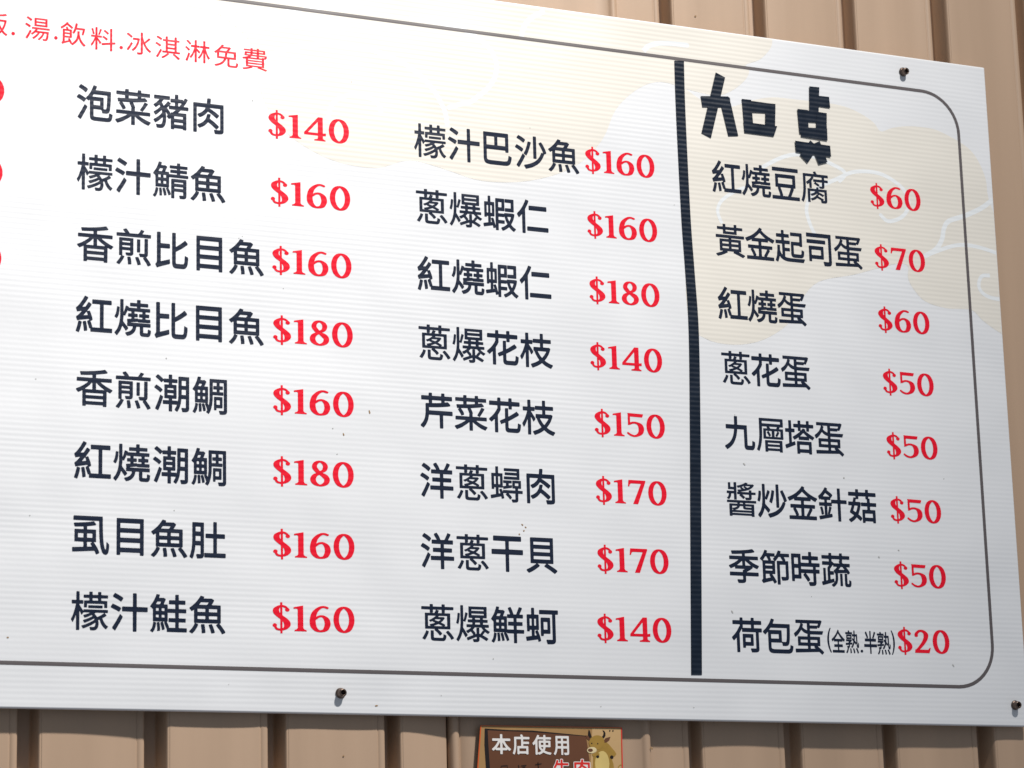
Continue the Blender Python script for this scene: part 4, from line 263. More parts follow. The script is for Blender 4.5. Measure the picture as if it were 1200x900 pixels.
"起": [[94,88,-24,12,-3,4,-1,6,2,4,6,16,6,16,6,20,2,20,6,50,2,52,2,4,4,0,24,-1,4,-3,2,-4,0,-12,-2,-44,12,-28,7,-12,5,-6,4,-2,1,4,0,120,-1,4,-2,0,-74,0,-4,1,-2,1,-1,6,0,28,1,4,2,2,70,1,4,1,0,2,0,28,-2,3,-58,1,-4,1,-3,5,1,32,2,3,2,1,60,1,2,3,0,34,2,5,4,2,26,0,2,-2,2,-5,0,-34,2,-2,2,-2,58,0,3,-2,1,-6,0,-28,0,-4,-2,-2,-60,0,-2,-2,-2,-4,1,-28,3,-1,68,0,3,-3,1,-4,0,-28,0,-4,-2,-3,-62,-1,-4,0,0,-2,-1,-36,1,-4,4,-2,56,0,2,0,2,-2,0,-8,0,-26,0,-2,-2,-3,-58,-1,-4,-2,-1,-60,1,-4,6,-2,18,-5,42,-4,94,-1,90,2,2,-1,2,-3,2,-8,-6,-12,-8,-18,-4,-4,-188,1,-24,2,-20,3,-26,8,-16,9,-16,11,-22,24,-1,-2,-7,-28,-8,-24,-7,-14,-3,-2],[320,154,-18,2,-10,4,-5,4,-5,6,-5,12,-2,14,1,144,2,3,2,1,108,1,1,3,0,62,-1,2,-4,0,-110,0,-2,2,-1,6,1,30,2,4,4,0,144,0,2,-2,2,-6,0,-146,-2,-6,-1,-2,-3,-1,-26,0,-4,3,-2,6,-2,1,-70,0,-4,-1,0,-4,0,-90,0,-4,2,-2,12,-2,70,0,8,2,4,2,2,8,4,40,2,2,4,2,8,-6,16,-6,4,-4,0,-10,-1,-16,-3,-18,-3,-12,-5,-12,-8,-7,-6,-5,-10,-2,-14,-2]],
"醬": [[106,96,-2,2,-2,4,0,124,2,4,4,2,94,0,3,2,0,8,-1,2,-4,1,-122,0,-2,1,-1,4,0,18,3,3,360,1,4,0,2,-2,1,-20,-1,-4,-2,-1,-132,0,-4,-1,0,-2,0,-8,2,-2,102,0,6,-2,0,-4,0,-124,0,-4,-2,-1,-30,-1,-2,2,-2,6,-4,2,-232,0,-6,-2,-1,-6,-3,-2],[140,130,236,-1,4,1,1,6,-1,2,-4,2,-234,0,-2,-1,-2,-1,0,-6],[140,162,8,0,2,2,-4,8,-6,6,-2,-2,0,-10,0,-2],[177,162,199,0,4,2,1,4,-1,4,-2,0,-62,0,-24,3,-8,3,-6,6,-2,8,-1,14,-1,2,-36,0,-3,-2,-6,-12,-13,-12,-14,-8,-26,-10,-1,0],[139,184,27,4,16,6,14,6,4,4,0,3,-4,1,-56,0,-2,-2,0,-2,0,-18],[310,196,68,-1,2,3,1,8,-1,2,-4,0,-68,0,-2,-2,0,-6,2,-3],[238,232,34,0,3,2,0,8,-1,2,-2,1,-34,0,-1,-1,-1,-4,0,-6],[100,278,-22,11,-1,3,1,2,10,10,8,12,4,12,2,12,0,2,-2,2,-18,0,-4,2,-1,6,0,14,1,4,4,1,82,0,3,3,0,10,-1,4,-2,0,-64,0,-4,2,-1,4,1,66,2,2,2,1,22,0,4,-1,0,-4,0,-40,2,-3,36,-1,2,2,1,2,0,44,1,4,4,2,26,0,2,-2,1,-4,-1,-182,-2,-2,-2,-1,-24,0,-4,1,-1,4,-1,60,-2,2,-26,0,-2,0,-2,-2,-4,-22,-2,-8,-6,-12,-12,-17,-6,-5],[318,278,-4,4,-8,16,0,4,4,2,38,0,6,1,2,5,0,24,-2,4,-4,0,-78,0,0,-2,1,0,19,-15,11,-9,2,-4,-1,-4,-14,-13,-4,-2,-4,1,-20,16,-27,18,0,4,6,8,1,2,-30,0,-4,2,0,22,2,2,10,0,2,2,-3,6,-7,10,0,4,2,1,2,1,42,4,4,2,2,0,-2,4,-14,8,0,4,4,5,-4,0,-22,-6,-5,-1,-3,2,-12,16,0,4,4,2,32,7,30,9,22,9,24,13,26,-6,1,-4,-5,-6,0,-2,58,0,10,2,14,-8,4,-2,-1,-4,-15,-18,-20,-14,-22,-12,-26,-10,-28,-8,-64,-12,0,-2,2,0,10,0,90,0,4,2,0,16,2,4,2,1,24,0,4,-1,2,-2,0,-18,2,-2,46,0,4,-2,0,-4,0,-14,0,-4,-2,-1,-46,-1,-4,0,0,-4,0,-36,-4,-8,-4,-6,-10,-4,-12,-2],[296,400,12,2,3,2,-3,3,-18,12,0,3,8,6,0,2,-4,0,-25,-10,-1,0,2,-2],[340,412,22,9,10,7,2,2,-6,2,-56,-1,0,-1,1,-2]],
"金": [[88,102,-4,2,-1,6,0,28,1,2,2,3,80,1,2,0,2,2,-14,32,-20,36,-1,4,1,4,9,6,-5,1,-34,0,-4,3,-1,4,0,26,1,6,6,2,128,0,2,2,1,2,0,34,-1,2,-2,1,-80,0,-3,3,-1,14,-2,1,-34,-15,-20,-8,-4,-2,-3,2,-10,16,-9,12,-2,4,1,4,5,4,26,10,34,15,20,11,26,16,20,16,20,16,18,20,20,24,2,2,4,-2,24,-11,2,-3,1,-4,-5,-12,0,-2,26,-24,22,-16,22,-14,22,-12,26,-13,22,-9,20,-8,4,-2,2,-6,-2,-4,-20,-26,-2,-2,-4,0,-16,6,-38,20,-3,-2,-1,-16,-4,-3,-80,0,-2,-1,-2,-2,0,-34,1,-2,1,-2,132,0,6,-2,1,-6,0,-26,-1,-4,-4,-3,-36,0,-6,-1,0,-2,8,-3,4,-3,1,-4,-1,-4,-40,-66,0,-2,4,0,86,-1,2,-3,1,-4,0,-28,-3,-4,-4,-2],[201,144,33,0,4,2,1,78,-1,3,0,1,-64,1,-4,-1,1,-2,19,-32,14,-30,2,-6,0,-4,-2,-4,-4,-4],[280,144,26,0,4,0,-3,8,1,6,27,44,11,22,1,2,-1,2,-62,1,-4,-1,-2,-4,0,-76,1,-2],[194,352,132,0,4,0,1,2,-39,30,-30,27,-2,1,-30,-28,-37,-28,-1,-2]],
"針": [[332,92,-3,2,-1,4,0,194,-2,2,-2,2,-68,0,-2,-2,-1,-2,0,-26,-3,-4,-54,0,-4,-2,-1,-90,1,-4,2,0,8,2,-6,6,-1,6,9,28,12,48,2,2,4,-1,20,-5,4,-4,0,-4,0,-6,-22,-64,2,-2,20,4,4,0,2,-2,2,-8,2,-18,-1,-6,-3,-4,-156,-33,-4,0,-3,3,-7,28,0,4,2,4,4,2,64,12,4,2,0,96,0,4,-4,2,-62,0,-3,2,-1,4,1,30,2,2,3,1,62,1,2,2,0,24,0,2,-2,2,-38,0,-2,2,-2,6,0,2,-13,-10,-5,0,-2,4,-12,28,-2,6,3,4,25,20,20,20,24,30,18,28,2,2,6,0,22,-10,2,-4,1,-4,-5,-10,1,-4,47,-32,18,-16,3,-6,-1,-6,-16,-22,-4,-2,-5,0,-1,-20,-2,-5,-4,-1,-36,0,-4,-2,-1,-2,0,-22,1,-4,52,0,1,2,0,30,1,2,3,2,73,0,4,2,2,4,0,118,1,4,3,3,30,0,2,-1,2,-4,0,-120,2,-4,4,-2,70,0,4,0,2,-2,0,-6,0,-28,0,-4,-2,-2,-76,0,-3,-2,-1,-198,-2,-2,-2,-2],[120,160,-4,1,-2,3,-5,34,-11,44,2,4,2,2,20,5,3,-1,2,-2,7,-20,6,-28,5,-28,-1,-5,-2,-3],[144,370,76,0,4,0,0,2,-2,4,-22,17,-26,17,-2,-2,-28,-34,-1,-2]],
"香": [[142,92,-2,2,-2,6,0,146,-2,2,-2,-1,-28,-15,-8,-3,-4,0,-21,23,-1,4,0,4,2,4,36,15,36,21,34,24,14,12,2,4,-4,1,-110,0,-2,3,-1,2,1,30,2,2,2,1,154,0,2,1,0,2,0,24,0,2,-4,1,-68,-5,-46,-2,-2,4,-8,24,0,6,2,2,4,0,70,4,70,7,58,8,52,11,4,0,22,-24,2,-6,-2,-4,-14,-4,-34,-6,-66,-10,-2,-4,0,-26,2,-4,2,-1,152,0,4,-1,2,-2,0,-30,0,-2,-4,-3,-108,0,-3,-1,-1,0,18,-16,32,-21,40,-21,30,-14,4,-4,0,-4,-2,-2,-20,-24,-6,1,-30,14,-2,-1,-1,-148,-1,-4,-4,-3,-28,0,-4,3,-1,10,-3,1,-166,0,-4,-1,-1,0,-1,-10,-2,-3],[176,142,170,0,2,0,2,2,0,22,-2,2,-4,0,-166,0,-2,0,-2,-4,0,-18],[176,202,170,0,2,0,2,2,0,20,-2,2,-4,0,-166,0,-2,0,-2,-4,0,-18],[164,262,72,0,4,0,0,64,0,4,-4,0,-22,-24,-14,-12,-36,-29,-2,-1],[279,262,79,0,4,0,2,2,-44,32,-18,15,-22,20,-2,-1,0,-4,0,-62]],
"魚": [[100,90,-26,16,-2,4,1,6,20,20,11,14,14,20,9,22,3,3,4,1,28,-8,2,-4,0,-8,-7,-16,-11,-20,-12,-18,-12,-14,-16,-16,-4,-2],[416,91,-3,3,-10,18,-17,24,-32,40,-1,6,1,4,20,10,1,0,-1,2,-242,0,-6,0,-2,2,-2,6,0,122,0,2,-2,0,-18,-13,-4,-1,-10,12,-12,12,-2,4,0,4,2,4,18,12,19,16,23,21,23,27,11,14,20,30,6,2,30,-8,2,-2,1,-4,-1,-4,-3,-6,1,-3,82,1,4,-2,18,-12,3,-4,-1,-6,-10,-18,-14,-22,0,-2,88,-1,4,-1,1,-2,1,-6,0,-168,-2,-4,-10,-2,-2,-2,24,-28,18,-24,14,-20,4,-8,2,-4,-2,-5,-2,-3,-26,-12],[206,95,-2,1,-2,4,-1,30,-7,44,0,6,2,4,2,2,28,2,4,-2,0,-2,5,-20,5,-40,1,-20,-1,-4,-4,-1],[306,96,-2,2,-2,2,-10,30,-16,44,-2,4,2,4,2,2,26,6,4,0,1,-2,9,-18,14,-36,7,-24,-1,-5,-2,-3],[161,238,77,0,2,4,0,27,-2,1,-2,1,-75,-1,-1,-1,-1,-3,0,-24],[280,238,82,0,2,4,0,27,-2,1,-2,1,-80,-1,-2,-1,0,-3,0,-24],[161,310,77,0,2,2,0,28,-2,1,-2,1,-75,0,-1,-2,-1,-4,0,-24],[280,310,82,0,2,2,0,28,-2,1,-2,1,-80,0,-2,-2,0,-4,0,-24],[178,382,76,0,4,2,6,8,10,14,-2,2,-2,0,-72,0,-4,-2,-16,-20,-2,-4]],
"鮭": [[92,92,-20,12,-2,2,-1,4,1,4,12,16,6,10,6,22,6,32,2,3,4,1,20,-6,4,-4,0,-6,-6,-34,-10,-30,-12,-18,-6,-8],[244,100,-2,2,-2,4,0,24,-6,6,-8,22,-14,30,0,6,3,6,-1,2,-110,0,-4,0,-2,2,-2,6,0,114,0,2,-6,2,-8,8,-12,8,-2,4,1,6,21,28,18,30,15,32,9,24,2,4,4,0,24,-3,4,-3,2,-2,0,-4,-7,-20,0,-2,1,-2,36,0,10,2,18,-11,2,-5,0,-6,-19,-42,3,-2,32,0,4,-2,1,-4,1,-46,-1,-110,-1,-6,-6,-2,-1,-2,17,-36,4,-12,0,-8,2,-2,61,0,1,2,1,2,0,48,-1,2,-4,2,-60,0,-2,2,-2,4,0,26,2,6,4,2,58,0,4,0,1,4,-1,46,-4,2,-68,0,-2,2,-1,4,0,26,2,6,3,2,66,0,4,0,1,6,0,36,-1,2,-4,2,-56,0,-3,2,-1,4,0,30,2,3,4,1,58,1,1,3,0,44,1,6,4,2,28,0,3,-2,1,-4,0,-46,2,-2,4,-2,58,0,4,-2,1,-4,0,-28,-1,-4,-2,-2,-62,0,-2,-2,-2,-4,1,-38,3,-2,70,0,3,-2,1,-6,0,-26,0,-4,-2,-2,-72,0,-3,-2,-1,-46,2,-4,2,0,66,-1,2,-2,0,-3,0,-24,0,-8,-2,-2,-2,0,-62,0,-4,-2,-2,-4,0,-48,2,-2,2,0,76,-1,3,-3,1,-2,-1,-32,-3,-3,-4,-1],[146,106,-4,2,-1,4,0,32,-5,40,0,6,2,2,2,2,20,3,4,-1,0,-4,4,-20,3,-32,0,-26,-1,-2,-4,-2],[194,116,-2,2,-2,2,-6,30,-10,34,0,4,0,4,4,3,18,5,5,-4,7,-20,8,-28,2,-18,0,-5,-4,-3],[130,242,22,-1,4,1,0,2,0,20,0,4,-4,1,-18,0,-4,-1,-2,-4,0,-18,1,-4],[189,242,23,-1,4,1,0,2,0,20,0,4,-4,1,-20,0,-4,-1,-1,-4,0,-18,1,-4],[130,306,22,0,4,0,0,4,0,18,0,4,-4,2,-18,0,-4,-2,-2,-2,0,-20,1,-2],[189,306,23,0,4,0,0,4,0,18,0,4,-4,2,-20,0,-4,-2,-1,-2,0,-20,1,-2],[131,372,35,0,4,4,8,18,2,4,-4,1,-32,-1,-2,-2,-12,-20,0,-2]],
"鮮": [[94,91,-20,11,-3,4,-1,4,2,4,8,12,8,14,6,20,6,34,2,4,4,0,20,-6,4,-4,0,-6,-6,-34,-8,-28,-6,-10,-6,-10,-6,-8],[332,92,-3,2,-1,4,0,92,-2,3,-70,1,-4,2,-2,6,-7,0,0,-4,11,-18,10,-24,10,-28,-1,-6,-3,-2,-20,-8,-4,1,-1,3,-11,30,-20,42,0,4,0,4,7,6,-1,0,-6,1,-112,0,-2,1,-3,2,-1,6,0,104,-8,7,-16,13,-2,2,0,6,2,4,20,28,10,18,14,30,8,22,6,22,2,4,8,0,22,-3,2,-1,2,-8,-6,-20,2,-3,36,-1,10,2,16,-10,4,-4,1,-4,-1,-6,-19,-40,3,-2,36,0,2,-2,2,-2,0,-130,1,-4,3,0,68,0,2,0,2,4,0,34,-2,3,-56,1,-4,1,-2,3,0,30,2,4,4,2,54,0,2,0,2,4,0,30,-2,4,-66,0,-2,2,-3,2,0,30,1,4,4,2,28,0,2,1,0,1,-10,26,-13,30,-1,6,2,4,4,2,20,7,6,-1,7,-12,11,-24,14,-38,2,-2,22,0,6,2,8,18,24,56,2,2,6,0,24,-6,4,-4,0,-4,0,-6,-28,-56,4,-2,30,0,4,-2,1,-6,0,-24,-1,-4,-2,-3,-2,-1,-68,0,-2,-4,0,-30,2,-4,2,0,62,-1,2,-3,0,-2,0,-30,-2,-3,-4,-1,-60,-1,-2,-3,0,-34,2,-4,2,0,78,-1,2,-3,1,-2,-1,-30,-2,-3,-2,-1,-74,0,-4,-2,-2,-4,0,-92,-2,-3,-2,-1],[146,108,-4,2,-1,4,0,36,-5,40,2,4,2,2,22,2,3,-4,3,-18,3,-28,1,-30,-2,-5,-2,-3],[196,111,-2,1,-2,4,-5,28,-13,44,1,4,3,2,18,5,4,-1,2,-2,7,-20,7,-28,5,-24,-1,-6,-2,-2,-18,-4],[131,242,23,-1,4,1,0,2,0,20,0,4,-4,1,-20,0,-4,-1,-1,-4,0,-18,1,-4],[190,242,24,-1,4,1,0,4,0,20,0,2,-6,1,-20,0,-2,-1,-2,-4,0,-18,1,-4],[131,306,23,0,4,0,0,4,0,18,0,4,-4,2,-20,0,-4,-2,-1,-2,0,-20,1,-2],[190,306,24,0,4,0,0,6,0,18,0,2,-6,2,-20,0,-2,-2,-2,-2,0,-20,1,-2],[136,372,30,0,9,14,4,10,0,2,-3,1,-30,-1,-12,-22,0,-2]],
"鯖": [[90,92,-18,12,-2,2,-1,4,1,4,10,14,6,10,6,22,6,32,2,4,4,0,18,-4,2,-2,2,-4,-1,-12,-5,-26,-7,-24,-7,-14,-6,-10,-6,-7],[268,94,-2,2,-2,6,0,192,2,6,2,2,4,0,148,0,6,-1,1,-3,1,-4,0,-170,-2,-10,-4,-10,-4,-2,-6,-4,-16,-4,-34,0,-2,0,-2,2,-8,26,0,4,2,3,2,1,34,0,4,0,1,4,0,28,-1,4,0,1,-90,1,-2,-2,-2,-2,0,-68,-2,-2,-2,0],[142,110,-2,2,-2,2,0,34,-4,40,1,4,3,1,18,3,2,-2,2,-2,4,-18,2,-28,0,-26,0,-6,-4,-2],[190,114,-2,2,-1,2,-7,34,-10,36,2,4,2,2,18,4,2,-1,2,-3,8,-20,6,-24,4,-26,0,-4,-4,-2],[236,121,-2,3,-10,30,-16,36,1,4,1,2,12,6,2,2,-6,0,-118,0,-2,1,-2,3,-1,114,-10,10,-13,8,-1,4,-1,4,2,4,20,28,16,28,12,28,10,34,2,1,4,1,24,-4,2,-2,2,-6,-6,-20,0,-2,2,-2,30,0,10,2,18,-12,2,-4,0,-6,-20,-44,2,-2,36,-1,2,-3,1,-16,1,-2,6,1,74,0,2,1,2,2,0,10,-2,3,-64,0,-4,1,-2,6,0,18,1,4,1,3,4,1,62,0,4,2,0,8,-2,2,-2,1,-70,1,-3,2,-1,6,0,20,4,4,72,0,2,4,0,18,2,4,4,1,22,0,4,-1,2,-2,1,-20,3,-4,70,0,4,0,2,-6,0,-20,0,-4,-2,-2,-74,-1,-2,-1,-1,-2,0,-8,3,-2,64,0,4,-1,2,-3,0,-4,0,-18,-1,-6,-5,-1,-64,0,-3,-3,0,-10,1,-2,2,-1,80,-1,3,-2,1,-4,0,-22,-2,-4,-6,-1,-198,1,-1,-106,-2,-4,-5,-2,-1,-2,17,-36,8,-20,2,-12,0,-4,-4,-2,-16,-7],[300,200,90,0,2,2,1,2,0,12,-1,2,-4,1,-86,0,-2,-1,-2,-2,0,-12],[128,240,20,0,4,0,0,4,0,20,0,6,-4,0,-16,0,-4,0,-2,-4,0,-22,1,-2],[183,240,23,0,2,0,2,4,0,20,-2,6,-2,0,-20,0,-4,0,-1,-4,0,-22,1,-2],[300,252,90,-1,3,3,0,12,-1,2,-4,0,-86,0,-2,0,-2,-4,0,-10],[128,304,20,0,4,2,0,2,0,20,0,6,-4,0,-16,0,-4,0,-2,-4,0,-22,1,-2],[183,304,23,0,2,2,2,2,0,20,-2,6,-2,0,-20,0,-4,0,-1,-4,0,-22,1,-2],[130,370,28,0,4,0,10,20,2,8,0,2,-4,2,-24,0,-2,-2,-14,-26,-1,-2]],
"鯛": [[238,92,-20,12,-4,4,1,8,9,14,0,4,-2,6,-6,18,-14,32,0,6,7,6,-7,1,-102,0,-4,1,-2,4,0,108,-1,2,-5,6,-16,12,-2,2,0,6,2,4,20,30,11,26,13,34,8,32,4,2,4,0,22,-2,2,-2,2,-2,1,-6,-5,-18,0,-2,2,-2,30,0,10,2,16,-12,3,-4,1,-4,-2,-4,-18,-42,4,-1,30,0,2,-1,2,-4,0,-158,0,-4,-5,-6,11,-18,2,2,3,18,5,46,0,200,2,6,2,2,4,0,176,0,2,-4,1,-4,0,-320,-1,-12,-4,-8,-3,-6,-5,-4,-12,-4,-12,-2,-18,-1,-20,1,-2,0,-2,2,-2,12,-6,16,0,6,4,2,40,0,6,2,2,4,0,280,0,2,-4,2,-38,0,-2,-2,-1,-2,1,-28,2,-2,26,0,4,-2,3,-4,0,-22,-1,-6,-4,-2,-26,0,-4,0,-1,-4,0,-18,1,-2,2,-1,32,0,4,-1,2,-6,0,-24,-2,-2,-4,-2,-98,0,-4,1,-4,3,-2,-14,-1,-38,-2,-26,-4,-30,-5,-22,-7,-26,-9,-24,-12,-20,-2,-3],[90,92,-18,12,-2,2,0,6,2,4,9,14,5,14,8,24,4,26,2,4,4,0,20,-6,2,-4,0,-8,-6,-34,-6,-24,-6,-12,-6,-10,-6,-8],[140,108,-2,2,-2,4,0,26,-4,50,2,4,2,1,20,3,2,-2,2,-4,3,-20,2,-26,0,-30,-1,-4,-4,-1],[186,116,-2,2,-2,2,-6,30,-9,34,-1,4,1,4,3,2,18,4,2,0,2,-2,10,-26,6,-26,1,-16,-1,-6,-2,-2],[302,134,-4,2,-1,6,0,124,1,6,2,2,4,0,82,0,2,-2,0,-6,0,-100,-1,-6,-5,-3,-56,0,-2,-3,0,-14,-2,-5,-4,-1],[326,192,30,0,4,0,0,4,0,38,0,4,-4,2,-26,0,-4,-2,-2,-2,0,-40,1,-2],[127,240,17,0,4,0,1,4,0,20,-1,6,-2,0,-16,0,-4,0,-1,-4,0,-22,1,-2],[180,240,18,0,4,0,0,4,0,20,0,6,-4,0,-14,0,-4,0,-2,-4,0,-22,1,-2],[127,306,17,0,4,2,1,2,0,20,-1,4,-2,2,-16,0,-4,-2,-1,-2,0,-22,1,-2],[180,306,18,0,4,2,0,2,0,20,0,4,-4,2,-14,0,-4,-2,-2,-2,0,-22,1,-2],[285,322,7,3,30,0,4,1,0,20,0,4,-4,0,-28,0,-2,2,-2,6,0,22,2,4,4,2,26,0,4,2,0,28,-2,3,-36,1,-3,-2,-1,-90],[132,374,20,-1,4,1,10,18,2,6,0,2,-6,0,-18,0,-2,0,-10,-22,-1,-4]],
"黃": [[96,92,-2,2,-20,18,-1,6,3,4,48,16,28,10,12,8,-4,1,-32,0,-3,1,-1,2,-1,130,1,6,2,2,4,0,106,0,4,2,0,6,0,2,-4,2,-156,0,-2,2,-1,4,0,24,3,6,4,0,352,0,4,0,2,-2,2,-4,0,-24,-2,-4,-2,-2,-160,0,-2,-2,-2,-2,1,-6,3,-2,114,0,5,-2,1,-6,0,-128,-2,-4,-2,-1,-28,0,-2,-1,-1,0,63,-26,17,-8,2,-4,-3,-6,-23,-18,-3,-2,-2,1,-46,20,-70,26,-2,3,0,4,1,4,4,4,-1,2,-78,1,-5,-1,-1,0,5,-6,1,-4,-2,-4,-2,-2,-12,-6,-28,-14,-30,-12,-38,-12],[161,190,77,0,2,2,0,18,-2,2,-2,0,-74,0,-2,-2,-1,-2,0,-16],[278,190,84,0,2,2,0,18,-2,2,-2,0,-82,0,-1,-2,-1,-2,0,-16],[161,244,77,0,2,2,0,18,-2,1,-2,1,-74,0,-2,-2,-1,-4,0,-14],[278,244,84,0,2,2,0,18,-2,1,-2,1,-82,0,-1,-2,-1,-4,0,-14],[176,356,-4,2,0,4,0,40,-2,4,-4,0,-64,0,-4,2,-1,6,0,22,3,4,68,0,2,2,2,2,0,22,1,4,2,2,27,0,4,-2,2,-4,0,-22,0,-2,2,-2,102,0,2,4,0,22,2,4,4,2,24,0,4,-1,2,-3,0,-24,2,-3,68,-1,4,0,1,-4,1,-24,-2,-4,-2,-1,-68,-1,-2,0,-2,-4,0,-40,0,-4,-3,-2],[210,388,100,0,4,2,0,14,-2,2,-2,0,-100,0,-2,0,0,-4,0,-10]]
},
"h": {
".": [[98,126,-10,4,-6,6,-4,10,0,10,4,8,8,8,8,3,12,-1,8,-4,7,-6,3,-8,0,-12,-4,-8,-6,-7,-10,-3]],
"免": [[98,101,-18,23,1,4,31,10,26,10,24,12,16,13,18,16,12,15,12,18,5,14,-1,2,-2,1,-100,1,-2,4,-1,86,-1,1,-2,-1,-14,-10,-4,-2,-22,22,2,4,38,29,28,29,28,34,20,31,4,1,28,-6,1,-6,-11,-16,2,-4,88,0,10,2,19,-12,1,-4,-2,-4,-12,-20,-21,-28,-1,-2,2,-2,106,0,4,-1,2,-5,0,-118,-2,-2,-4,-1,-90,0,-4,-1,-1,-4,0,-88,3,-8,8,-4,72,0,6,2,6,3,2,7,4,14,1,26,1,2,2,1,24,-10,3,-3,-2,-26,-5,-20,-4,-10,-6,-8,-10,-5,-16,-3,-76,0,-22,2,-8,3,-6,4,-6,9,-4,16,0,98,-2,2,-10,1,-2,-1,-2,-2,-8,-20,-12,-22,-14,-20,-18,-18,-22,-17,-26,-15,-28,-13,-32,-9],[154,270,80,0,3,4,5,30,2,26,0,5,-6,1,-80,0,-4,0,-2,-4,0,-58,1,-4],[272,270,104,0,2,4,-1,60,-5,2,-92,0,-2,-4,-7,-58,0,-4],[160,366,96,0,6,5,10,13,14,20,1,4,-5,1,-88,-1,-34,-36,-2,-4]],
"冰": [[244,97,-4,3,-10,28,0,2,6,1,44,-1,5,2,3,4,0,326,1,4,3,0,26,0,2,-2,1,-2,1,-68,10,-46,12,-31,4,1,14,14,24,26,24,28,4,0,22,-16,-1,-4,-23,-26,-24,-25,-30,-27,-2,-4,18,-34,22,-32,18,-20,20,-16,14,-10,2,-2,-19,-24,-3,-2,-17,12,-13,11,-20,23,-18,24,-15,28,-21,49,-2,3,-1,-8,0,-152,-3,-16,-8,-10,-6,-4,-6,-2,-24,-4],[172,142,-2,2,-17,20,-1,4,16,14,12,14,14,18,12,20,11,22,10,24,9,26,4,22,0,2,-4,1,-64,1,-2,4,0,26,2,1,2,1,84,0,16,-4,2,-2,0,-4,-6,-32,-5,-22,-13,-42,-12,-28,-15,-28,-16,-24,-18,-20],[100,146,-24,16,0,4,34,58,32,62,4,2,20,-16,2,-2,0,-4,-18,-36,-30,-54,-16,-28,-2,-2],[146,360,-30,25,-40,29,0,4,16,18,2,2,4,-2,28,-18,24,-18,16,-12,0,-4,-1,-2,-15,-20]],
"料": [[144,97,-2,1,0,4,0,138,-2,8,-2,-3,-26,-59,-22,-36,-2,-1,-2,1,-14,26,0,4,18,26,17,32,13,30,12,30,-2,3,-2,1,-50,0,-1,4,0,22,1,3,2,1,56,0,5,2,1,128,4,4,22,0,4,-2,0,-4,0,-126,4,-2,60,0,2,-4,0,-22,-2,-3,-2,-1,-56,0,-5,-2,1,-4,54,-70,4,-6,0,-2,-18,-22,-4,-2,-32,54,-2,5,-2,1,-2,-6,0,-148,-4,-3],[368,97,-3,1,-1,4,0,96,0,5,-8,0,-112,-21,-4,2,-1,2,-4,24,1,2,4,1,118,21,6,2,0,6,0,222,2,2,2,1,24,0,2,-1,2,-4,0,-218,1,-2,3,0,40,6,3,-2,4,-24,-3,-4,-44,-7,-4,-3,0,-108,-4,-3],[310,268,-28,24,-36,22,0,4,12,18,5,0,29,-16,22,-14,13,-12,1,-4,-8,-14,-6,-8],[200,344,-14,5,-2,1,0,4,14,42,10,44,2,2,2,0,23,-6,2,0,1,-4,-28,-78,-4,-9,-2,-1],[104,345,-2,3,-8,40,-14,44,2,3,2,1,18,5,2,-1,2,-2,8,-24,8,-32,6,-28,-1,-2,-3,-2],[328,365,-28,25,-34,26,1,4,13,17,4,0,26,-17,16,-12,19,-18,1,-2,-2,-4,-12,-17]],
"淇": [[184,96,-18,18,0,4,26,16,22,17,24,21,18,20,-6,2,-66,0,-4,2,-1,24,1,3,46,1,2,1,2,3,0,156,-2,2,-2,0,-34,0,-3,2,-1,4,0,22,4,2,34,0,2,2,2,4,0,40,2,4,4,0,22,0,3,-2,1,-44,2,-4,98,0,2,2,0,2,1,44,5,2,24,0,2,-4,0,-40,2,-4,2,-2,34,0,4,-2,0,-4,0,-20,-2,-3,-36,-1,-2,0,-2,-2,0,-158,2,-2,2,0,44,-1,2,-5,-1,-22,-5,-2,-180,-1,0,-1,2,-2,20,-12,0,-2,-1,-4,-25,-26,-18,-14,-28,-21,-20,-13],[420,96,-37,36,-47,38,-2,2,1,4,19,14,4,1,34,-27,34,-28,18,-18,0,-4,-20,-16],[110,102,-22,16,-2,2,0,4,30,54,33,70,3,2,2,0,18,-16,2,-2,0,-4,-37,-80,-23,-44],[264,224,98,0,2,4,0,30,-2,2,-2,0,-96,0,-2,-4,0,-26,0,-4],[144,286,-32,22,-38,22,0,2,0,2,14,19,6,0,26,-13,28,-16,14,-12,1,-4,-6,-8,-9,-12],[264,288,98,0,2,4,0,30,-2,1,-2,1,-96,0,-2,-4,0,-26,0,-4],[264,352,98,0,2,4,0,28,-2,2,-2,0,-96,0,-2,-4,0,-24,0,-4],[162,394,-34,22,-36,22,1,4,13,18,6,0,20,-10,30,-16,16,-12,2,-4,-2,-2,-13,-20]],
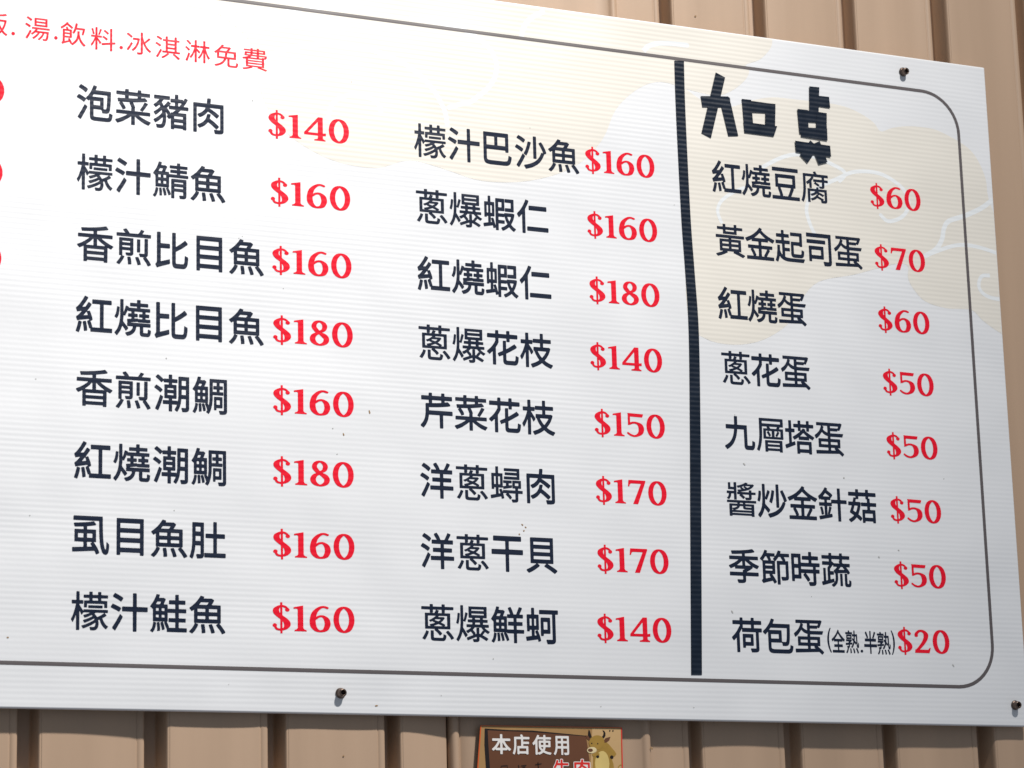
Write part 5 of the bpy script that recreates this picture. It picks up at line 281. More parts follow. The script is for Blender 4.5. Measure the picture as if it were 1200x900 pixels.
"淋": [[222,97,-2,1,-1,4,0,152,-1,10,-2,-3,-12,-33,-12,-26,-11,-20,-13,-22,-2,-1,-4,1,-18,18,0,4,20,30,20,40,18,48,12,44,0,2,-4,2,-46,0,-1,4,1,26,4,2,46,0,4,1,1,3,1,82,2,2,24,0,2,-2,2,-2,0,-82,4,-2,36,0,3,-2,1,-4,0,-22,-2,-4,-4,0,-36,0,-2,-4,0,-10,50,-54,2,-6,-12,-24,-4,-2,-32,40,-2,4,-2,-2,0,-190,-2,-2,-2,-1],[350,97,-2,1,0,4,0,158,-2,8,-2,-2,-14,-38,-12,-22,-12,-22,-16,-22,-4,-2,-2,2,-16,16,-2,4,24,32,17,32,13,28,8,24,14,46,0,2,-4,2,-34,0,-4,0,-1,4,1,26,4,2,38,0,4,1,2,3,0,82,4,2,22,0,4,-2,1,-2,1,-82,4,-2,52,0,2,-1,2,-3,0,-24,-2,-4,-50,0,-3,-2,-1,-2,12,-46,14,-42,19,-40,18,-26,1,-4,-20,-20,-2,-1,-2,1,-8,10,-11,24,-12,30,-11,32,-2,3,-1,-9,0,-156,-3,-3],[108,104,-24,12,-2,4,26,72,15,52,1,2,2,1,22,-13,2,-4,-22,-76,-16,-48,-2,-2],[130,280,-2,1,-21,23,-31,28,1,4,17,13,4,-1,22,-18,15,-12,15,-18,1,-2,-2,-2,-13,-13],[148,384,-4,1,-22,28,-26,27,0,4,18,13,4,-1,12,-10,22,-23,16,-19,0,-2,-1,-4,-15,-12]],
"湯": [[352,98,-6,0,-2,2,-6,26,2,0,36,0,4,2,4,4,5,12,5,22,4,44,0,8,-4,1,-22,0,-4,-1,-14,-34,-19,-34,-23,-29,-22,-23,-4,0,-18,14,-2,2,0,2,24,24,18,22,10,16,13,26,5,12,-1,2,-3,1,-28,0,-4,-1,-20,-32,-22,-28,-30,-32,-20,-16,-4,-1,-20,17,0,4,24,18,24,24,22,28,10,18,-4,1,-28,-1,-27,-26,-21,-16,-2,0,-18,16,-2,2,1,2,23,18,20,21,14,17,12,18,-2,1,-2,1,-48,0,-2,6,0,18,1,2,5,2,254,0,6,-2,2,-22,-1,-2,-3,-2,-172,0,-4,-2,-12,-20,0,-4,4,0,168,0,6,-2,-4,-46,-4,-42,-5,-24,-7,-18,-8,-10,-12,-5,-12,-2],[108,102,-24,16,-2,4,26,46,38,80,2,2,2,0,21,-16,1,-2,0,-2,-14,-34,-32,-66,-14,-26],[142,290,-28,20,-39,22,1,4,14,18,4,1,24,-11,22,-12,20,-16,1,-4,-11,-16,-4,-5],[218,322,-2,2,-1,4,0,120,1,5,188,1,6,-2,1,-124,-1,-6],[248,348,128,0,2,1,1,3,0,20,-1,3,-4,1,-124,0,-3,-2,-1,-4,0,-18],[162,394,-30,24,-36,22,0,4,14,18,4,0,2,0,28,-15,20,-11,16,-14,1,-2,-1,-4,-14,-20],[248,400,128,0,2,2,1,2,0,20,-1,3,-4,1,-124,0,-3,-2,-1,-4,0,-18]],
"費": [[104,98,-4,0,-17,18,-1,4,0,2,64,16,28,9,14,7,-6,2,-46,0,-4,2,-2,122,-2,2,-32,-6,-2,2,-12,22,2,2,34,7,24,9,18,8,11,8,-1,1,-2,1,-54,0,-4,2,9,60,1,3,6,1,70,0,4,4,0,10,-1,4,-3,2,-92,0,-2,4,0,18,6,1,88,0,4,3,0,16,2,2,4,1,22,-1,2,-4,0,-14,1,-2,3,-1,52,1,3,2,0,14,1,4,24,1,4,-1,2,-2,0,-16,4,-3,80,0,5,-1,1,-6,0,-54,-1,-4,-5,0,-80,0,-4,-4,0,-14,2,-2,2,-2,106,0,4,0,0,-2,-2,-28,-2,-10,-4,-8,-4,-4,-6,-4,-8,-2,-12,0,-2,-4,0,-138,-4,-2,-40,0,-6,-2,90,-32,3,-2,-1,-4,-18,-16,-6,-1,-52,21,-62,20,-2,4,8,8,0,2,-2,2,-86,0,-4,-1,1,-1,13,-8,0,-4,-4,-2,-22,-10,-32,-13,-30,-11],[166,178,192,0,2,2,1,2,0,16,-1,2,-4,1,-190,0,-2,-1,-1,-4,0,-14],[166,222,192,0,2,2,1,2,0,14,-1,4,-4,0,-190,0,-2,-1,-1,-3,0,-14],[166,266,192,0,2,0,1,2,0,16,-1,2,-4,2,-190,0,-2,-2,-1,-2,0,-14],[198,310,88,0,3,4,-1,20,0,1,-4,1,-66,0,-22,-24,0,-1],[322,310,40,0,2,2,-2,8,2,2,4,0,18,-1,10,1,4,4,1,8,-1,1,-4,1,-74,0,-2,-4,0,-16,0,-4],[145,358,47,1,2,1,2,6,2,12,-4,2,-46,0,-2,-4,-2,-12,0,-4],[229,358,57,0,3,4,-1,16,-4,2,-52,0,-3,-4,-2,-14],[232,402,54,0,3,4,-1,14,-4,2,-52,0,-2,-4,0,-10,0,-4],[322,402,56,0,2,4,0,14,-4,2,-54,0,-2,-4,0,-10,0,-4]],
"飯": [[244,98,-20,14,0,2,6,14,-4,0,-16,-8,-2,0,-12,26,-2,2,-72,-31,-24,-14,-2,0,-2,1,-11,26,1,3,11,11,5,12,0,192,4,3,46,1,2,4,-10,28,4,3,18,6,2,-1,2,-3,14,-37,4,-1,36,0,3,-1,0,-134,-5,-2,-90,0,-2,-4,0,-54,2,-4,2,0,50,20,0,4,-8,18,-1,4,7,5,14,5,2,-2,5,-8,17,-36,12,-27,2,-1,10,22,7,24,8,52,3,50,0,146,6,2,56,6,38,6,24,6,28,8,2,0,18,-20,1,-4,-3,-2,-26,-8,-34,-6,-80,-10,-2,-4,0,-44,2,-2,4,-2,118,1,14,-3,4,-2,0,-6,-8,-42,-12,-44,-17,-44,-16,-32,12,-16,16,-16,19,-15,20,-11,1,-4,-17,-20,-4,-2,-18,12,-14,10,-20,20,-12,14,-2,0,-32,-32,-16,-12,-16,-11,-4,1,-15,18,-1,2,1,2,17,12,20,16,17,18,10,14,-16,32,-13,32,-20,64,-2,-4,0,-34,-2,-44,-4,-32,-6,-24,-6,-28,-10,-24,-10,-22,-2,-1],[356,214,4,1,6,11,16,40,12,44,2,12,-2,2,-72,1,-5,-1,6,-28,8,-26,13,-34],[130,240,66,0,2,4,0,26,-2,1,-4,1,-62,0,-2,-4,0,-22,0,-4],[130,298,66,0,2,4,0,22,-2,1,-4,1,-62,0,-2,-4,0,-18,0,-4],[82,352,-2,2,-10,22,0,4,24,18,24,22,18,20,18,26,4,2,22,-8,0,-2,-3,-8,1,-4,44,-36,20,-18,2,-4,-2,-4,-12,-16,-2,-2,-2,0,-36,34,-23,18,-7,5,-20,-23,-23,-22,-27,-23]],
"飲": [[250,98,-20,18,-10,2,-12,26,-2,4,-12,-3,-62,-27,-34,-16,-2,2,-12,26,0,2,9,6,6,8,3,6,1,8,1,188,4,3,50,1,1,4,-9,26,-1,2,3,4,18,4,4,1,2,-3,14,-36,2,-2,44,-1,4,-3,0,-130,-2,-3,-4,-1,-98,0,-2,-6,0,-52,0,-4,6,0,52,20,1,4,-10,18,-1,4,4,2,18,8,4,-2,8,-14,27,-54,3,-1,3,1,19,18,19,24,15,24,8,23,8,27,4,22,2,60,4,2,24,0,4,-2,0,-2,0,-50,10,-42,12,-32,12,-24,16,-24,10,-12,8,-8,25,-18,-1,-4,-20,-22,-4,0,-14,10,-11,10,-11,14,-14,18,-16,30,-13,32,-3,2,-18,-40,-11,-16,-11,-14,-16,-18,-12,-10,-16,-14],[136,240,72,0,2,4,0,26,-2,1,-4,1,-68,0,-2,-4,0,-22,0,-4],[410,280,-18,4,-4,4,16,70,0,4,-2,2,-94,-1,-2,-3,-10,-28,-8,-20,-14,-22,-2,-2,-2,2,-22,14,0,4,8,14,10,22,12,34,10,40,8,46,2,2,26,-2,4,-4,-4,-26,-8,-36,2,-4,102,0,16,-4,4,-2,0,-4,-8,-38,-14,-56,-4,-10],[136,298,72,0,2,4,0,22,-2,1,-4,1,-68,0,-2,-4,0,-18,0,-4],[84,352,-2,2,-12,22,0,4,28,20,25,20,21,22,18,24,4,2,24,-8,0,-4,-4,-6,2,-4,40,-30,24,-20,8,-8,-2,-4,-14,-16,-4,-3,-38,33,-30,24,-4,1,-32,-33,-14,-12,-26,-20,-8,-6]]
},
"p": {
"本": [[246,90,-6,2,-4,8,0,56,-2,4,-2,4,-8,0,-72,1,-7,3,-3,13,-4,3,-4,-3,-30,-23,-8,-3,-6,3,-20,22,-2,6,4,6,38,30,16,18,18,20,30,44,14,26,2,8,-1,4,-5,1,-90,0,-8,1,-6,3,-2,5,0,24,1,6,2,4,3,2,6,1,134,0,8,1,2,2,2,6,0,60,2,8,2,4,6,2,24,1,8,-3,4,-6,1,-66,1,-4,2,-4,10,-1,132,0,8,-1,4,-4,2,-8,0,-22,-2,-6,-4,-4,-10,-1,-92,0,-6,-1,-1,-4,3,-8,14,-26,16,-24,16,-20,32,-34,20,-16,20,-15,3,-3,1,-4,-2,-6,-20,-22,-8,-4,-8,2,-28,23,-6,2,-2,-3,-4,-12,-8,-3,-72,-1,-6,0,-4,-4,-1,-4,0,-52,-2,-8,-3,-4,-6,-2],[173,212,53,-1,6,1,2,2,2,8,0,78,-1,10,-1,4,-4,0,-2,-4,-28,-48,-30,-42,-2,-6],[290,212,52,-1,6,1,2,4,-3,4,-31,44,-26,44,-4,4,-2,-2,-1,-8,0,-80,1,-8]],
"店": [[94,92,-24,16,-4,4,-1,4,1,6,11,20,8,24,6,22,5,30,4,30,2,44,0,120,1,6,3,4,4,2,6,1,132,1,3,2,1,4,-12,20,0,4,1,4,3,4,4,2,26,6,4,-2,6,-4,9,-14,11,-22,6,-4,120,-1,8,-1,4,-2,2,-8,0,-22,-2,-6,-4,-4,-10,-2,-118,0,-6,-2,-2,-4,0,-32,2,-4,4,-2,112,-1,8,-2,4,-5,1,-8,-1,-18,-2,-6,-4,-4,-10,-1,-106,0,-5,-3,-3,-6,0,-22,2,-4,4,-2,92,-1,8,-1,4,-4,2,-12,0,-124,-1,-8,-3,-5,-8,-3,-26,0,-6,4,-6,10,-10,1,-132,0,-6,-3,-6,-9,-6,-3,-24,0,-6,0,-2,3,-3,5,-1,8,1,132,3,6,8,2,66,1,6,1,2,2,2,8,0,110,-2,4,-6,2,-88,0,-8,-2,-4,-6,0,-82,-1,-32,-5,-48,-6,-34,-9,-32,-11,-28,-12,-22,-4,-2],[220,154,142,0,4,3,1,5,-1,42,-2,4,-8,1,-138,-1,-2,-2,-2,-4,0,-38,2,-7]],
"使": [[132,88,-4,2,-4,2,-3,10,-1,194,-2,4,-4,-2,-22,-22,-4,-3,-4,0,-4,2,-4,4,-13,23,-1,6,2,8,28,30,28,38,23,40,19,40,4,6,4,2,6,0,20,-6,7,-4,2,-2,1,-6,-8,-20,2,-3,4,-1,82,0,3,2,1,4,2,24,2,8,8,4,18,0,10,-1,4,-5,2,-6,0,-24,2,-4,4,-2,96,-1,6,-1,4,-2,4,-8,0,-20,-2,-7,-4,-4,-10,-1,-90,0,-6,-2,-2,-2,-2,-6,1,-8,1,-3,4,-2,84,-1,6,-1,4,-3,2,-4,1,-6,-1,-100,-2,-8,-8,-4,-84,0,-8,-2,-4,-4,-6,-28,-12,-30,2,-4,6,-4,42,-16,34,-8,46,-8,6,-2,4,-4,0,-6,-18,-26,-4,-4,-8,0,-54,12,-40,12,-46,20,-4,-2,-20,-14,-18,-10,-20,-10,-22,-7,-8,-1,-4,2,-14,16,-4,3,-4,-3,-2,-14,-4,-4,-8,-2],[170,130,18,4,26,10,22,12,4,2,2,4,-3,6,-19,18,-12,16,-10,14,-4,8,0,12,-2,10,0,8,0,92,2,10,4,4,6,2,82,1,4,3,1,6,-1,8,-4,4,-6,2,-86,0,-6,0,-10,5,-4,-3,-6,-12,-2,-12,0,-224,0,-8],[270,198,6,0,4,8,6,20,0,4,-1,4,-3,1,-6,1,-30,0,-6,-2,0,-4,4,-9,14,-15],[242,278,40,-1,6,3,2,4,1,6,0,22,-3,6,-4,2,-6,1,-34,0,-6,-3,-2,-6,0,-28,2,-4],[343,278,41,-1,8,2,2,3,0,6,0,24,-2,6,-2,2,-6,1,-38,0,-6,-2,-4,-7,0,-26,2,-6]],
"用": [[94,90,-4,2,-20,16,-3,4,-1,4,2,6,16,22,10,20,8,24,6,34,4,26,1,34,0,150,1,6,2,4,6,3,12,1,272,0,8,-1,4,-3,4,-4,0,-8,0,-294,-2,-16,-8,-13,-7,-7,-9,-4,-14,-2,-16,-2,-28,0,-14,0,-6,4,-5,6,-8,24,1,6,4,3,6,1,52,0,4,2,4,2,1,8,0,54,-1,6,-4,4,-6,0,-70,0,-6,0,-2,-2,-3,-8,-1,-100,-2,-5,-4,-3,-22,-1,-12,2,-4,3,-1,6,-1,98,-2,8,-2,2,-6,0,-66,0,-6,-2,-4,-4,-12,-48,-8,-20,-8,-16,-19,-26,-5,-5],[164,258,64,-1,7,1,3,4,0,6,0,30,-2,7,-2,3,-6,0,-58,0,-8,-2,-2,-2,-2,-4,0,-36,2,-4],[292,258,74,-1,8,1,2,4,1,4,0,32,-1,6,-4,4,-6,0,-70,0,-8,-1,-2,-3,-1,-4,0,-34,2,-6],[165,352,61,0,8,2,4,2,0,6,0,28,-1,8,-3,2,-6,1,-58,0,-8,-1,-2,-4,-2,-4,0,-30,2,-6],[292,352,74,0,8,2,2,2,1,6,0,28,-1,8,-4,2,-6,1,-70,0,-8,-1,-2,-4,-1,-4,0,-30,2,-6]],
"牛": [[252,90,-8,4,-4,8,0,118,0,6,-2,2,-10,2,-142,0,-8,2,-5,6,0,28,3,6,6,3,148,1,6,1,4,3,0,66,-2,6,-4,2,-68,1,-10,-1,-4,-5,-16,-26,-13,-21,-7,-8,-6,-3,-4,-1,-4,2,-22,13,-4,5,-2,4,2,4,21,30,18,30,17,38,12,38,4,6,4,2,6,0,22,-4,6,-3,3,-3,0,-10,-11,-34,1,-4,3,-3,48,-1,8,2,2,3,0,5,0,48,2,10,4,4,4,1,24,1,9,-2,5,-8,0,-54,2,-6,2,-2,8,-2,112,0,8,-2,4,-6,0,-28,-2,-5,-6,-3,-118,-1,-5,-1,-3,-2,-2,-8,0,-58,1,-6,3,-2,8,-2,138,-1,6,-3,3,-6,1,-24,-2,-6,-2,-2,-8,-4,-136,0,-8,-2,-3,-2,-1,-6,0,-122,-4,-4,-4,-3]],
"肉": [[336,90,-6,2,-4,6,-8,26,0,4,2,4,6,3,12,1,8,2,14,-4,16,1,4,2,3,5,1,132,-2,12,0,2,-2,0,-22,-24,-4,-2,-6,0,-50,36,-32,22,-8,3,-6,-3,-16,-18,-20,-19,-20,-13,-24,-11,-6,-2,-6,1,-4,3,-12,14,-4,2,-2,-1,-2,-6,0,-14,0,-68,2,-8,2,-2,4,1,24,10,18,12,18,15,10,13,11,17,8,18,7,28,4,4,8,4,22,0,8,-3,4,-7,-1,-8,-7,-26,2,-8,54,-40,32,-26,9,-10,1,-4,-2,-4,-22,-22,-4,-2,-2,-1,-66,55,-16,12,-8,1,-4,-3,-20,-23,-16,-13,-21,-14,-23,-10,-8,-2,-6,0,-4,2,-10,14,-2,2,-4,-1,-2,-7,0,-48,-2,-10,-6,-3,-8,-1,-20,0,-7,4,-2,4,-1,8,0,290,1,10,3,6,4,2,8,0,128,1,2,3,2,4,5,38,3,8,2,2,4,2,20,0,12,-2,4,-2,1,-4,1,-8,-4,-34,1,-4,3,-2,8,-2,116,0,8,-1,4,-3,2,-6,1,-8,0,-262,-2,-16,-3,-8,-6,-7,-6,-5,-8,-4,-26,-4],[140,294,6,0,22,11,13,7,13,12,12,12,10,14,6,12,0,5,-8,2,-64,0,-8,-1,-3,-2,-3,-8,0,-54,1,-8],[380,294,2,2,2,10,0,54,-1,4,-3,3,-8,2,-80,0,-8,-1,-5,-2,1,-2,3,-4,59,-38]]
},
"o": {
"牛": [[252,76,-10,2,-6,4,-6,6,-2,8,-2,14,0,92,0,8,-4,4,-4,2,-6,0,-132,1,-8,2,-5,3,-5,6,-2,6,-2,14,2,22,2,6,6,10,2,4,-1,4,-8,14,-1,6,2,8,4,6,21,30,15,26,16,34,16,46,6,7,8,4,10,1,22,-4,10,-3,6,-5,6,-6,2,-8,0,-10,-4,-16,0,-4,4,-4,10,-2,8,2,4,6,1,44,2,8,5,6,6,4,10,3,22,1,12,-2,10,-6,6,-8,2,-12,0,-36,2,-4,4,-4,10,-2,100,0,6,-2,6,-4,5,-6,3,-6,1,-14,-1,-20,-3,-10,-6,-6,-7,-4,-10,-1,-94,0,-8,-1,-6,-4,-2,-4,0,-32,4,-8,8,-2,118,0,8,-1,8,-3,8,-6,5,-12,1,-26,-4,-14,-8,-8,-12,-4,-120,0,-12,-2,-2,-4,-2,-6,0,-98,-2,-14,-6,-9,-8,-5,-12,-2],[146,290,66,0,10,2,3,4,1,6,0,26,-2,8,-4,4,-6,1,-40,0,-9,-3,-6,-6,-20,-32,-1,-4,2,-4]],
"肉": [[336,76,-8,0,-6,4,-6,6,-3,6,-9,32,0,10,6,12,-2,6,-8,8,-26,20,-8,5,-4,1,-8,-2,-24,-22,-24,-18,-30,-14,-22,-6,-3,-6,-1,-18,-2,-8,-4,-8,-6,-4,-12,-4,-26,0,-12,4,-6,6,-4,8,-2,14,0,288,2,17,4,5,4,6,8,3,10,1,106,0,10,2,4,2,2,4,4,30,2,8,4,4,6,4,6,4,24,0,18,-2,6,-4,4,-5,4,-13,-2,-26,2,-4,4,-2,10,-2,100,0,12,-3,8,-7,4,-10,1,-14,0,-258,-3,-22,-4,-12,-6,-8,-10,-7,-10,-5,-12,-4,-16,-2],[155,202,5,0,8,4,12,8,12,10,9,10,7,12,4,8,-2,4,-6,0,-28,-13,-18,-3,-4,-2,-4,-8,0,-20,2,-6],[362,206,4,1,4,7,0,24,-3,8,-3,2,-14,0,-6,1,-8,4,-26,20,-6,1,-4,-1,-3,-5,-1,-6,0,-6,4,-4,56,-42],[155,318,3,-1,6,2,20,13,10,12,2,4,-1,4,-5,2,-12,1,-18,-1,-6,-2,-4,-6,0,-16,2,-8],[361,328,5,0,3,6,0,12,-3,6,-6,2,-8,1,-14,-1,-6,-2,0,-4,4,-4]]
},
"n": {
"0": [[222,128,-14,2,-24,4,-16,6,-18,8,-14,8,-12,9,-10,11,-12,14,-10,16,-7,14,-9,22,-6,20,-5,20,-3,26,-1,32,1,12,4,30,4,16,6,20,9,22,7,14,10,14,12,16,10,10,13,10,11,8,20,8,16,6,18,3,22,2,14,0,18,-1,22,-4,18,-6,18,-8,14,-8,10,-10,12,-10,12,-16,9,-14,7,-14,10,-22,6,-20,4,-20,4,-26,0,-32,0,-12,-4,-30,-4,-16,-6,-20,-10,-22,-7,-14,-9,-16,-12,-14,-12,-12,-12,-9,-12,-7,-18,-8,-18,-6,-18,-4,-22,-2],[230,162,4,0,9,4,11,8,6,8,10,10,6,8,13,22,9,22,9,28,5,36,1,20,-1,24,-3,26,-6,24,-10,28,-13,24,-14,18,-16,16,-12,8,-6,2,-4,-1,-10,-5,-8,-8,-12,-11,-6,-7,-9,-12,-9,-16,-10,-23,-8,-27,-5,-36,-1,-20,1,-24,3,-26,6,-24,10,-28,12,-24,11,-14,17,-18,10,-8]],
"1": [[74,130,-2,0,0,2,0,12,0,4,32,12,14,18,4,4,0,286,-1,4,-1,1,-14,7,-44,-4,-2,2,0,20,2,2,6,2,120,26,6,2,12,0,2,-2,0,-4,0,-342,4,-6,12,-16,34,-12,2,-4,0,-12,-2,-2,-2,0]],
"2": [[70,130,-2,2,0,2,8,52,2,2,8,0,4,1,30,25,18,18,42,44,26,30,20,32,8,12,14,25,10,28,3,15,1,12,0,14,-2,12,-5,10,-7,10,-12,10,-12,8,-8,2,-12,0,-12,-2,-14,-8,-19,-14,-11,-12,-3,-6,-1,-6,2,-24,-2,-4,-4,-6,-10,-4,-10,-3,-10,-1,-12,2,-8,2,-6,4,-4,4,-2,6,-2,24,2,14,4,8,10,12,12,11,12,9,16,12,16,9,8,3,10,4,16,3,22,2,10,0,12,-1,22,-2,16,-4,14,-6,20,-8,14,-8,16,-12,14,-14,5,-6,5,-8,4,-12,2,-14,0,-16,-6,-22,-4,-14,-14,-26,-12,-20,-20,-26,-17,-20,-24,-26,-21,-20,-37,-34,-31,-24,-2,-4,6,0,162,0,4,2,28,32,4,2,20,0,0,-2,0,-2,-30,-88,-2,-2,-2,0]],
"4": [[234,130,-2,0,0,2,0,14,0,4,46,10,4,3,10,11,2,4,0,32,-2,5,-4,1,-226,0,-2,0,0,4,0,36,238,272,6,2,74,0,2,-2,0,-4,0,-262,2,-2,2,0,44,7,3,-1,1,-4,0,-38,-1,-4,-5,-1,-40,-3,-6,-1,0,-3,0,-34,2,-4,10,-14,30,-10,2,-4,0,-14,-2,-2,-2,0],[129,260,159,0,5,0,1,4,0,178,-1,4,-1,0,-2,-1,-154,-173,-8,-10,0,-2]],
"5": [[194,132,-18,0,-22,5,-24,7,-16,8,-16,12,-24,18,-2,4,-2,6,0,4,2,6,2,4,4,4,4,0,6,0,32,-21,20,-11,20,-6,18,-6,12,-1,10,0,8,3,12,4,14,9,12,11,8,12,5,10,5,11,5,21,1,18,0,16,-4,22,-7,22,-7,12,-5,6,-11,8,-10,3,-16,4,-6,1,-12,-1,-24,-4,-16,-6,-28,-15,-10,-1,-10,2,-12,-11,-2,-2,0,6,0,192,-1,4,-5,4,0,2,2,2,8,0,244,-6,16,0,1,-2,-1,-2,-6,-30,-10,-18,-2,-3,-2,-1,-192,4,-12,0,-2,-2,0,-90,0,-4,4,0,20,8,12,4,22,2,24,1,16,-1,20,-4,20,-5,24,-7,14,-6,14,-7,12,-9,6,-5,7,-9,9,-16,8,-20,2,-12,2,-12,0,-12,-1,-18,-5,-20,-4,-11,-8,-13,-6,-10,-10,-11,-10,-9,-16,-10,-16,-8,-24,-10,-18,-6,-18,-5,-14,-3]],
"6": [[204,128,-16,2,-20,4,-18,7,-14,7,-16,12,-17,14,-15,16,-8,12,-6,12,-6,20,-4,14,-2,30,0,24,2,16,0,4,2,12,2,4,0,4,1,6,1,4,1,4,3,12,2,6,0,4,2,4,1,4,10,24,8,16,9,12,6,8,20,18,20,18,21,14,19,11,14,7,20,8,14,4,20,3,16,1,14,0,24,-4,36,-12,6,-3,4,-5,2,-4,-1,-6,-3,-4,-4,-4,-4,-2,-6,-2,-8,0,-42,12,-8,2,-8,0,-18,-3,-14,-7,-16,-11,-14,-13,-16,-18,-9,-12,-10,-18,-5,-14,-8,-24,-4,-16,2,0,20,13,14,5,24,6,22,2,22,-1,18,-3,20,-8,24,-11,14,-9,14,-12,8,-10,10,-16,8,-24,4,-20,0,-24,-2,-14,-3,-12,-5,-14,-13,-24,-7,-12,-8,-10,-8,-6,-8,-6,-10,-5,-14,-6,-16,-5,-18,-4,-24,-3,-20,-2],[216,160,8,-1,24,4,8,3,8,6,6,8,8,14,10,24,5,18,3,22,-2,18,-4,24,-4,16,-6,12,-8,12,-12,10,-6,4,-6,2,-16,-2,-22,-6,-6,-4,-12,-8,-25,-18,-9,-4,-1,-2,-1,-22,2,-30,4,-20,7,-26,5,-10,5,-10,9,-13,14,-13,8,-6]],
"7": [[150,130,-1,2,1,4,155,332,1,4,-1,2,-3,0,-178,0,-24,-12,-16,-40,-4,0,-18,0,-2,2,0,6,12,98,2,2,2,0,318,0,2,-2,0,-2,0,-22,-2,-4,-150,-368,-2,-2,-2,0]],
"8": [[218,130,-30,2,-22,4,-12,4,-24,8,-12,8,-8,6,-12,8,-8,9,-6,9,-6,10,-5,12,-3,10,-1,10,0,12,3,18,6,13,8,13,11,14,13,10,13,8,15,8,24,8,2,2,-2,2,-16,13,-15,19,-13,12,-8,13,-10,19,-2,20,2,16,4,16,6,10,8,12,8,9,12,11,16,9,18,7,20,4,16,2,22,1,16,-1,18,-4,18,-5,15,-7,13,-8,13,-10,11,-14,8,-12,6,-20,1,-18,-3,-18,-4,-10,-4,-10,-14,-18,-14,-12,-18,-10,-10,-4,-16,-5,-2,-1,2,-2,8,-4,22,-6,20,-10,20,-10,14,-12,12,-16,10,-16,2,-8,4,-12,0,-18,-4,-20,-4,-12,-6,-10,-15,-18,-9,-8,-11,-6,-25,-12,-22,-8,-34,-6,-22,-1],[222,160,4,0,6,2,14,6,10,6,13,12,11,14,5,12,3,14,1,14,-1,6,-2,3,-9,7,-25,23,-24,21,-10,8,-4,1,-12,-5,-10,-6,-12,-10,-8,-12,-7,-10,-4,-12,-3,-14,0,-8,2,-14,5,-12,5,-10,8,-11,10,-9,12,-8,12,-6],[223,372,7,2,10,4,10,8,6,6,6,10,4,12,4,18,0,10,-2,14,-4,10,-5,8,-9,11,-8,7,-10,6,-8,2,-8,-2,-9,-6,-9,-6,-6,-8,-6,-9,-6,-11,-3,-18,0,-12,3,-6,32,-40,8,-9]],
"$": [[192,84,-2,0,0,2,0,36,-2,4,-36,4,-12,3,-16,7,-12,10,-8,10,-12,20,-10,6,-6,4,-4,4,-3,8,-1,8,1,8,5,8,6,6,8,6,8,2,10,0,8,-2,8,-3,4,-3,6,-6,4,-6,2,-8,0,-6,-2,-4,-4,-8,0,-2,6,-14,6,-8,4,-4,8,-2,20,-4,12,0,2,2,0,2,0,146,-8,6,-50,34,-18,16,-16,16,-12,16,-8,14,-4,12,-2,10,0,8,2,14,6,14,6,10,14,12,24,15,22,11,20,8,22,6,2,4,0,36,0,3,4,1,26,0,2,-1,2,-3,0,-34,0,-3,16,-3,12,-2,14,-4,12,-6,20,-14,8,-8,6,-8,10,-5,4,-3,6,-6,4,-8,2,-8,-2,-8,-4,-8,-6,-7,-10,-5,-8,-2,-12,0,-8,2,-8,4,-6,4,-4,4,-3,8,-1,6,0,6,2,6,6,10,-2,2,-9,6,-17,8,-12,4,-10,0,0,-4,0,-120,2,-4,10,-9,52,-36,34,-29,11,-10,9,-14,6,-12,4,-14,2,-18,-2,-14,-6,-14,-8,-12,-16,-16,-22,-18,-18,-9,-26,-10,-31,-7,-1,-4,0,-38,-1,-4,-3,0],[225,166,3,1,6,3,4,4,4,6,6,14,2,16,-1,16,-5,20,-8,16,-8,12,-2,2,-2,-1,0,-5,0,-100,0,-2],[188,408,2,1,0,5,0,74,0,2,-2,2,-6,-6,-5,-10,-3,-10,-2,-12,1,-16,3,-12,5,-10]]
}
}
_cache = {}
_tri = {}
def glyph(st, ch):
    k = (st, ch)
    if k not in _cache:
        loops = []
        for s in GLY[st][ch]:
            x = y = 0; l = []
            for dx, dy in zip(s[::2], s[1::2]):
                x += dx; y += dy; l.append((x / 2., y / 2.))
            loops.append(l)
        xs = [p[0] for l in loops for p in l]; ys = [p[1] for l in loops for p in l]
        _cache[k] = (loops, min(xs), max(xs), min(ys), max(ys))
    return _cache[k]

def place(st, ch, x0, x1, y0, y1):
    l, a, b, c, d = glyph(st, ch)
    if (st, ch) not in _tri: _tri[(st, ch)] = fill(l)
    v, f = _tri[(st, ch)]
    return ([(x0 + (p[0] - a) / (b - a) * (x1 - x0), y0 + (p[1] - c) / (d - c) * (y1 - y0)) for p in v], f)

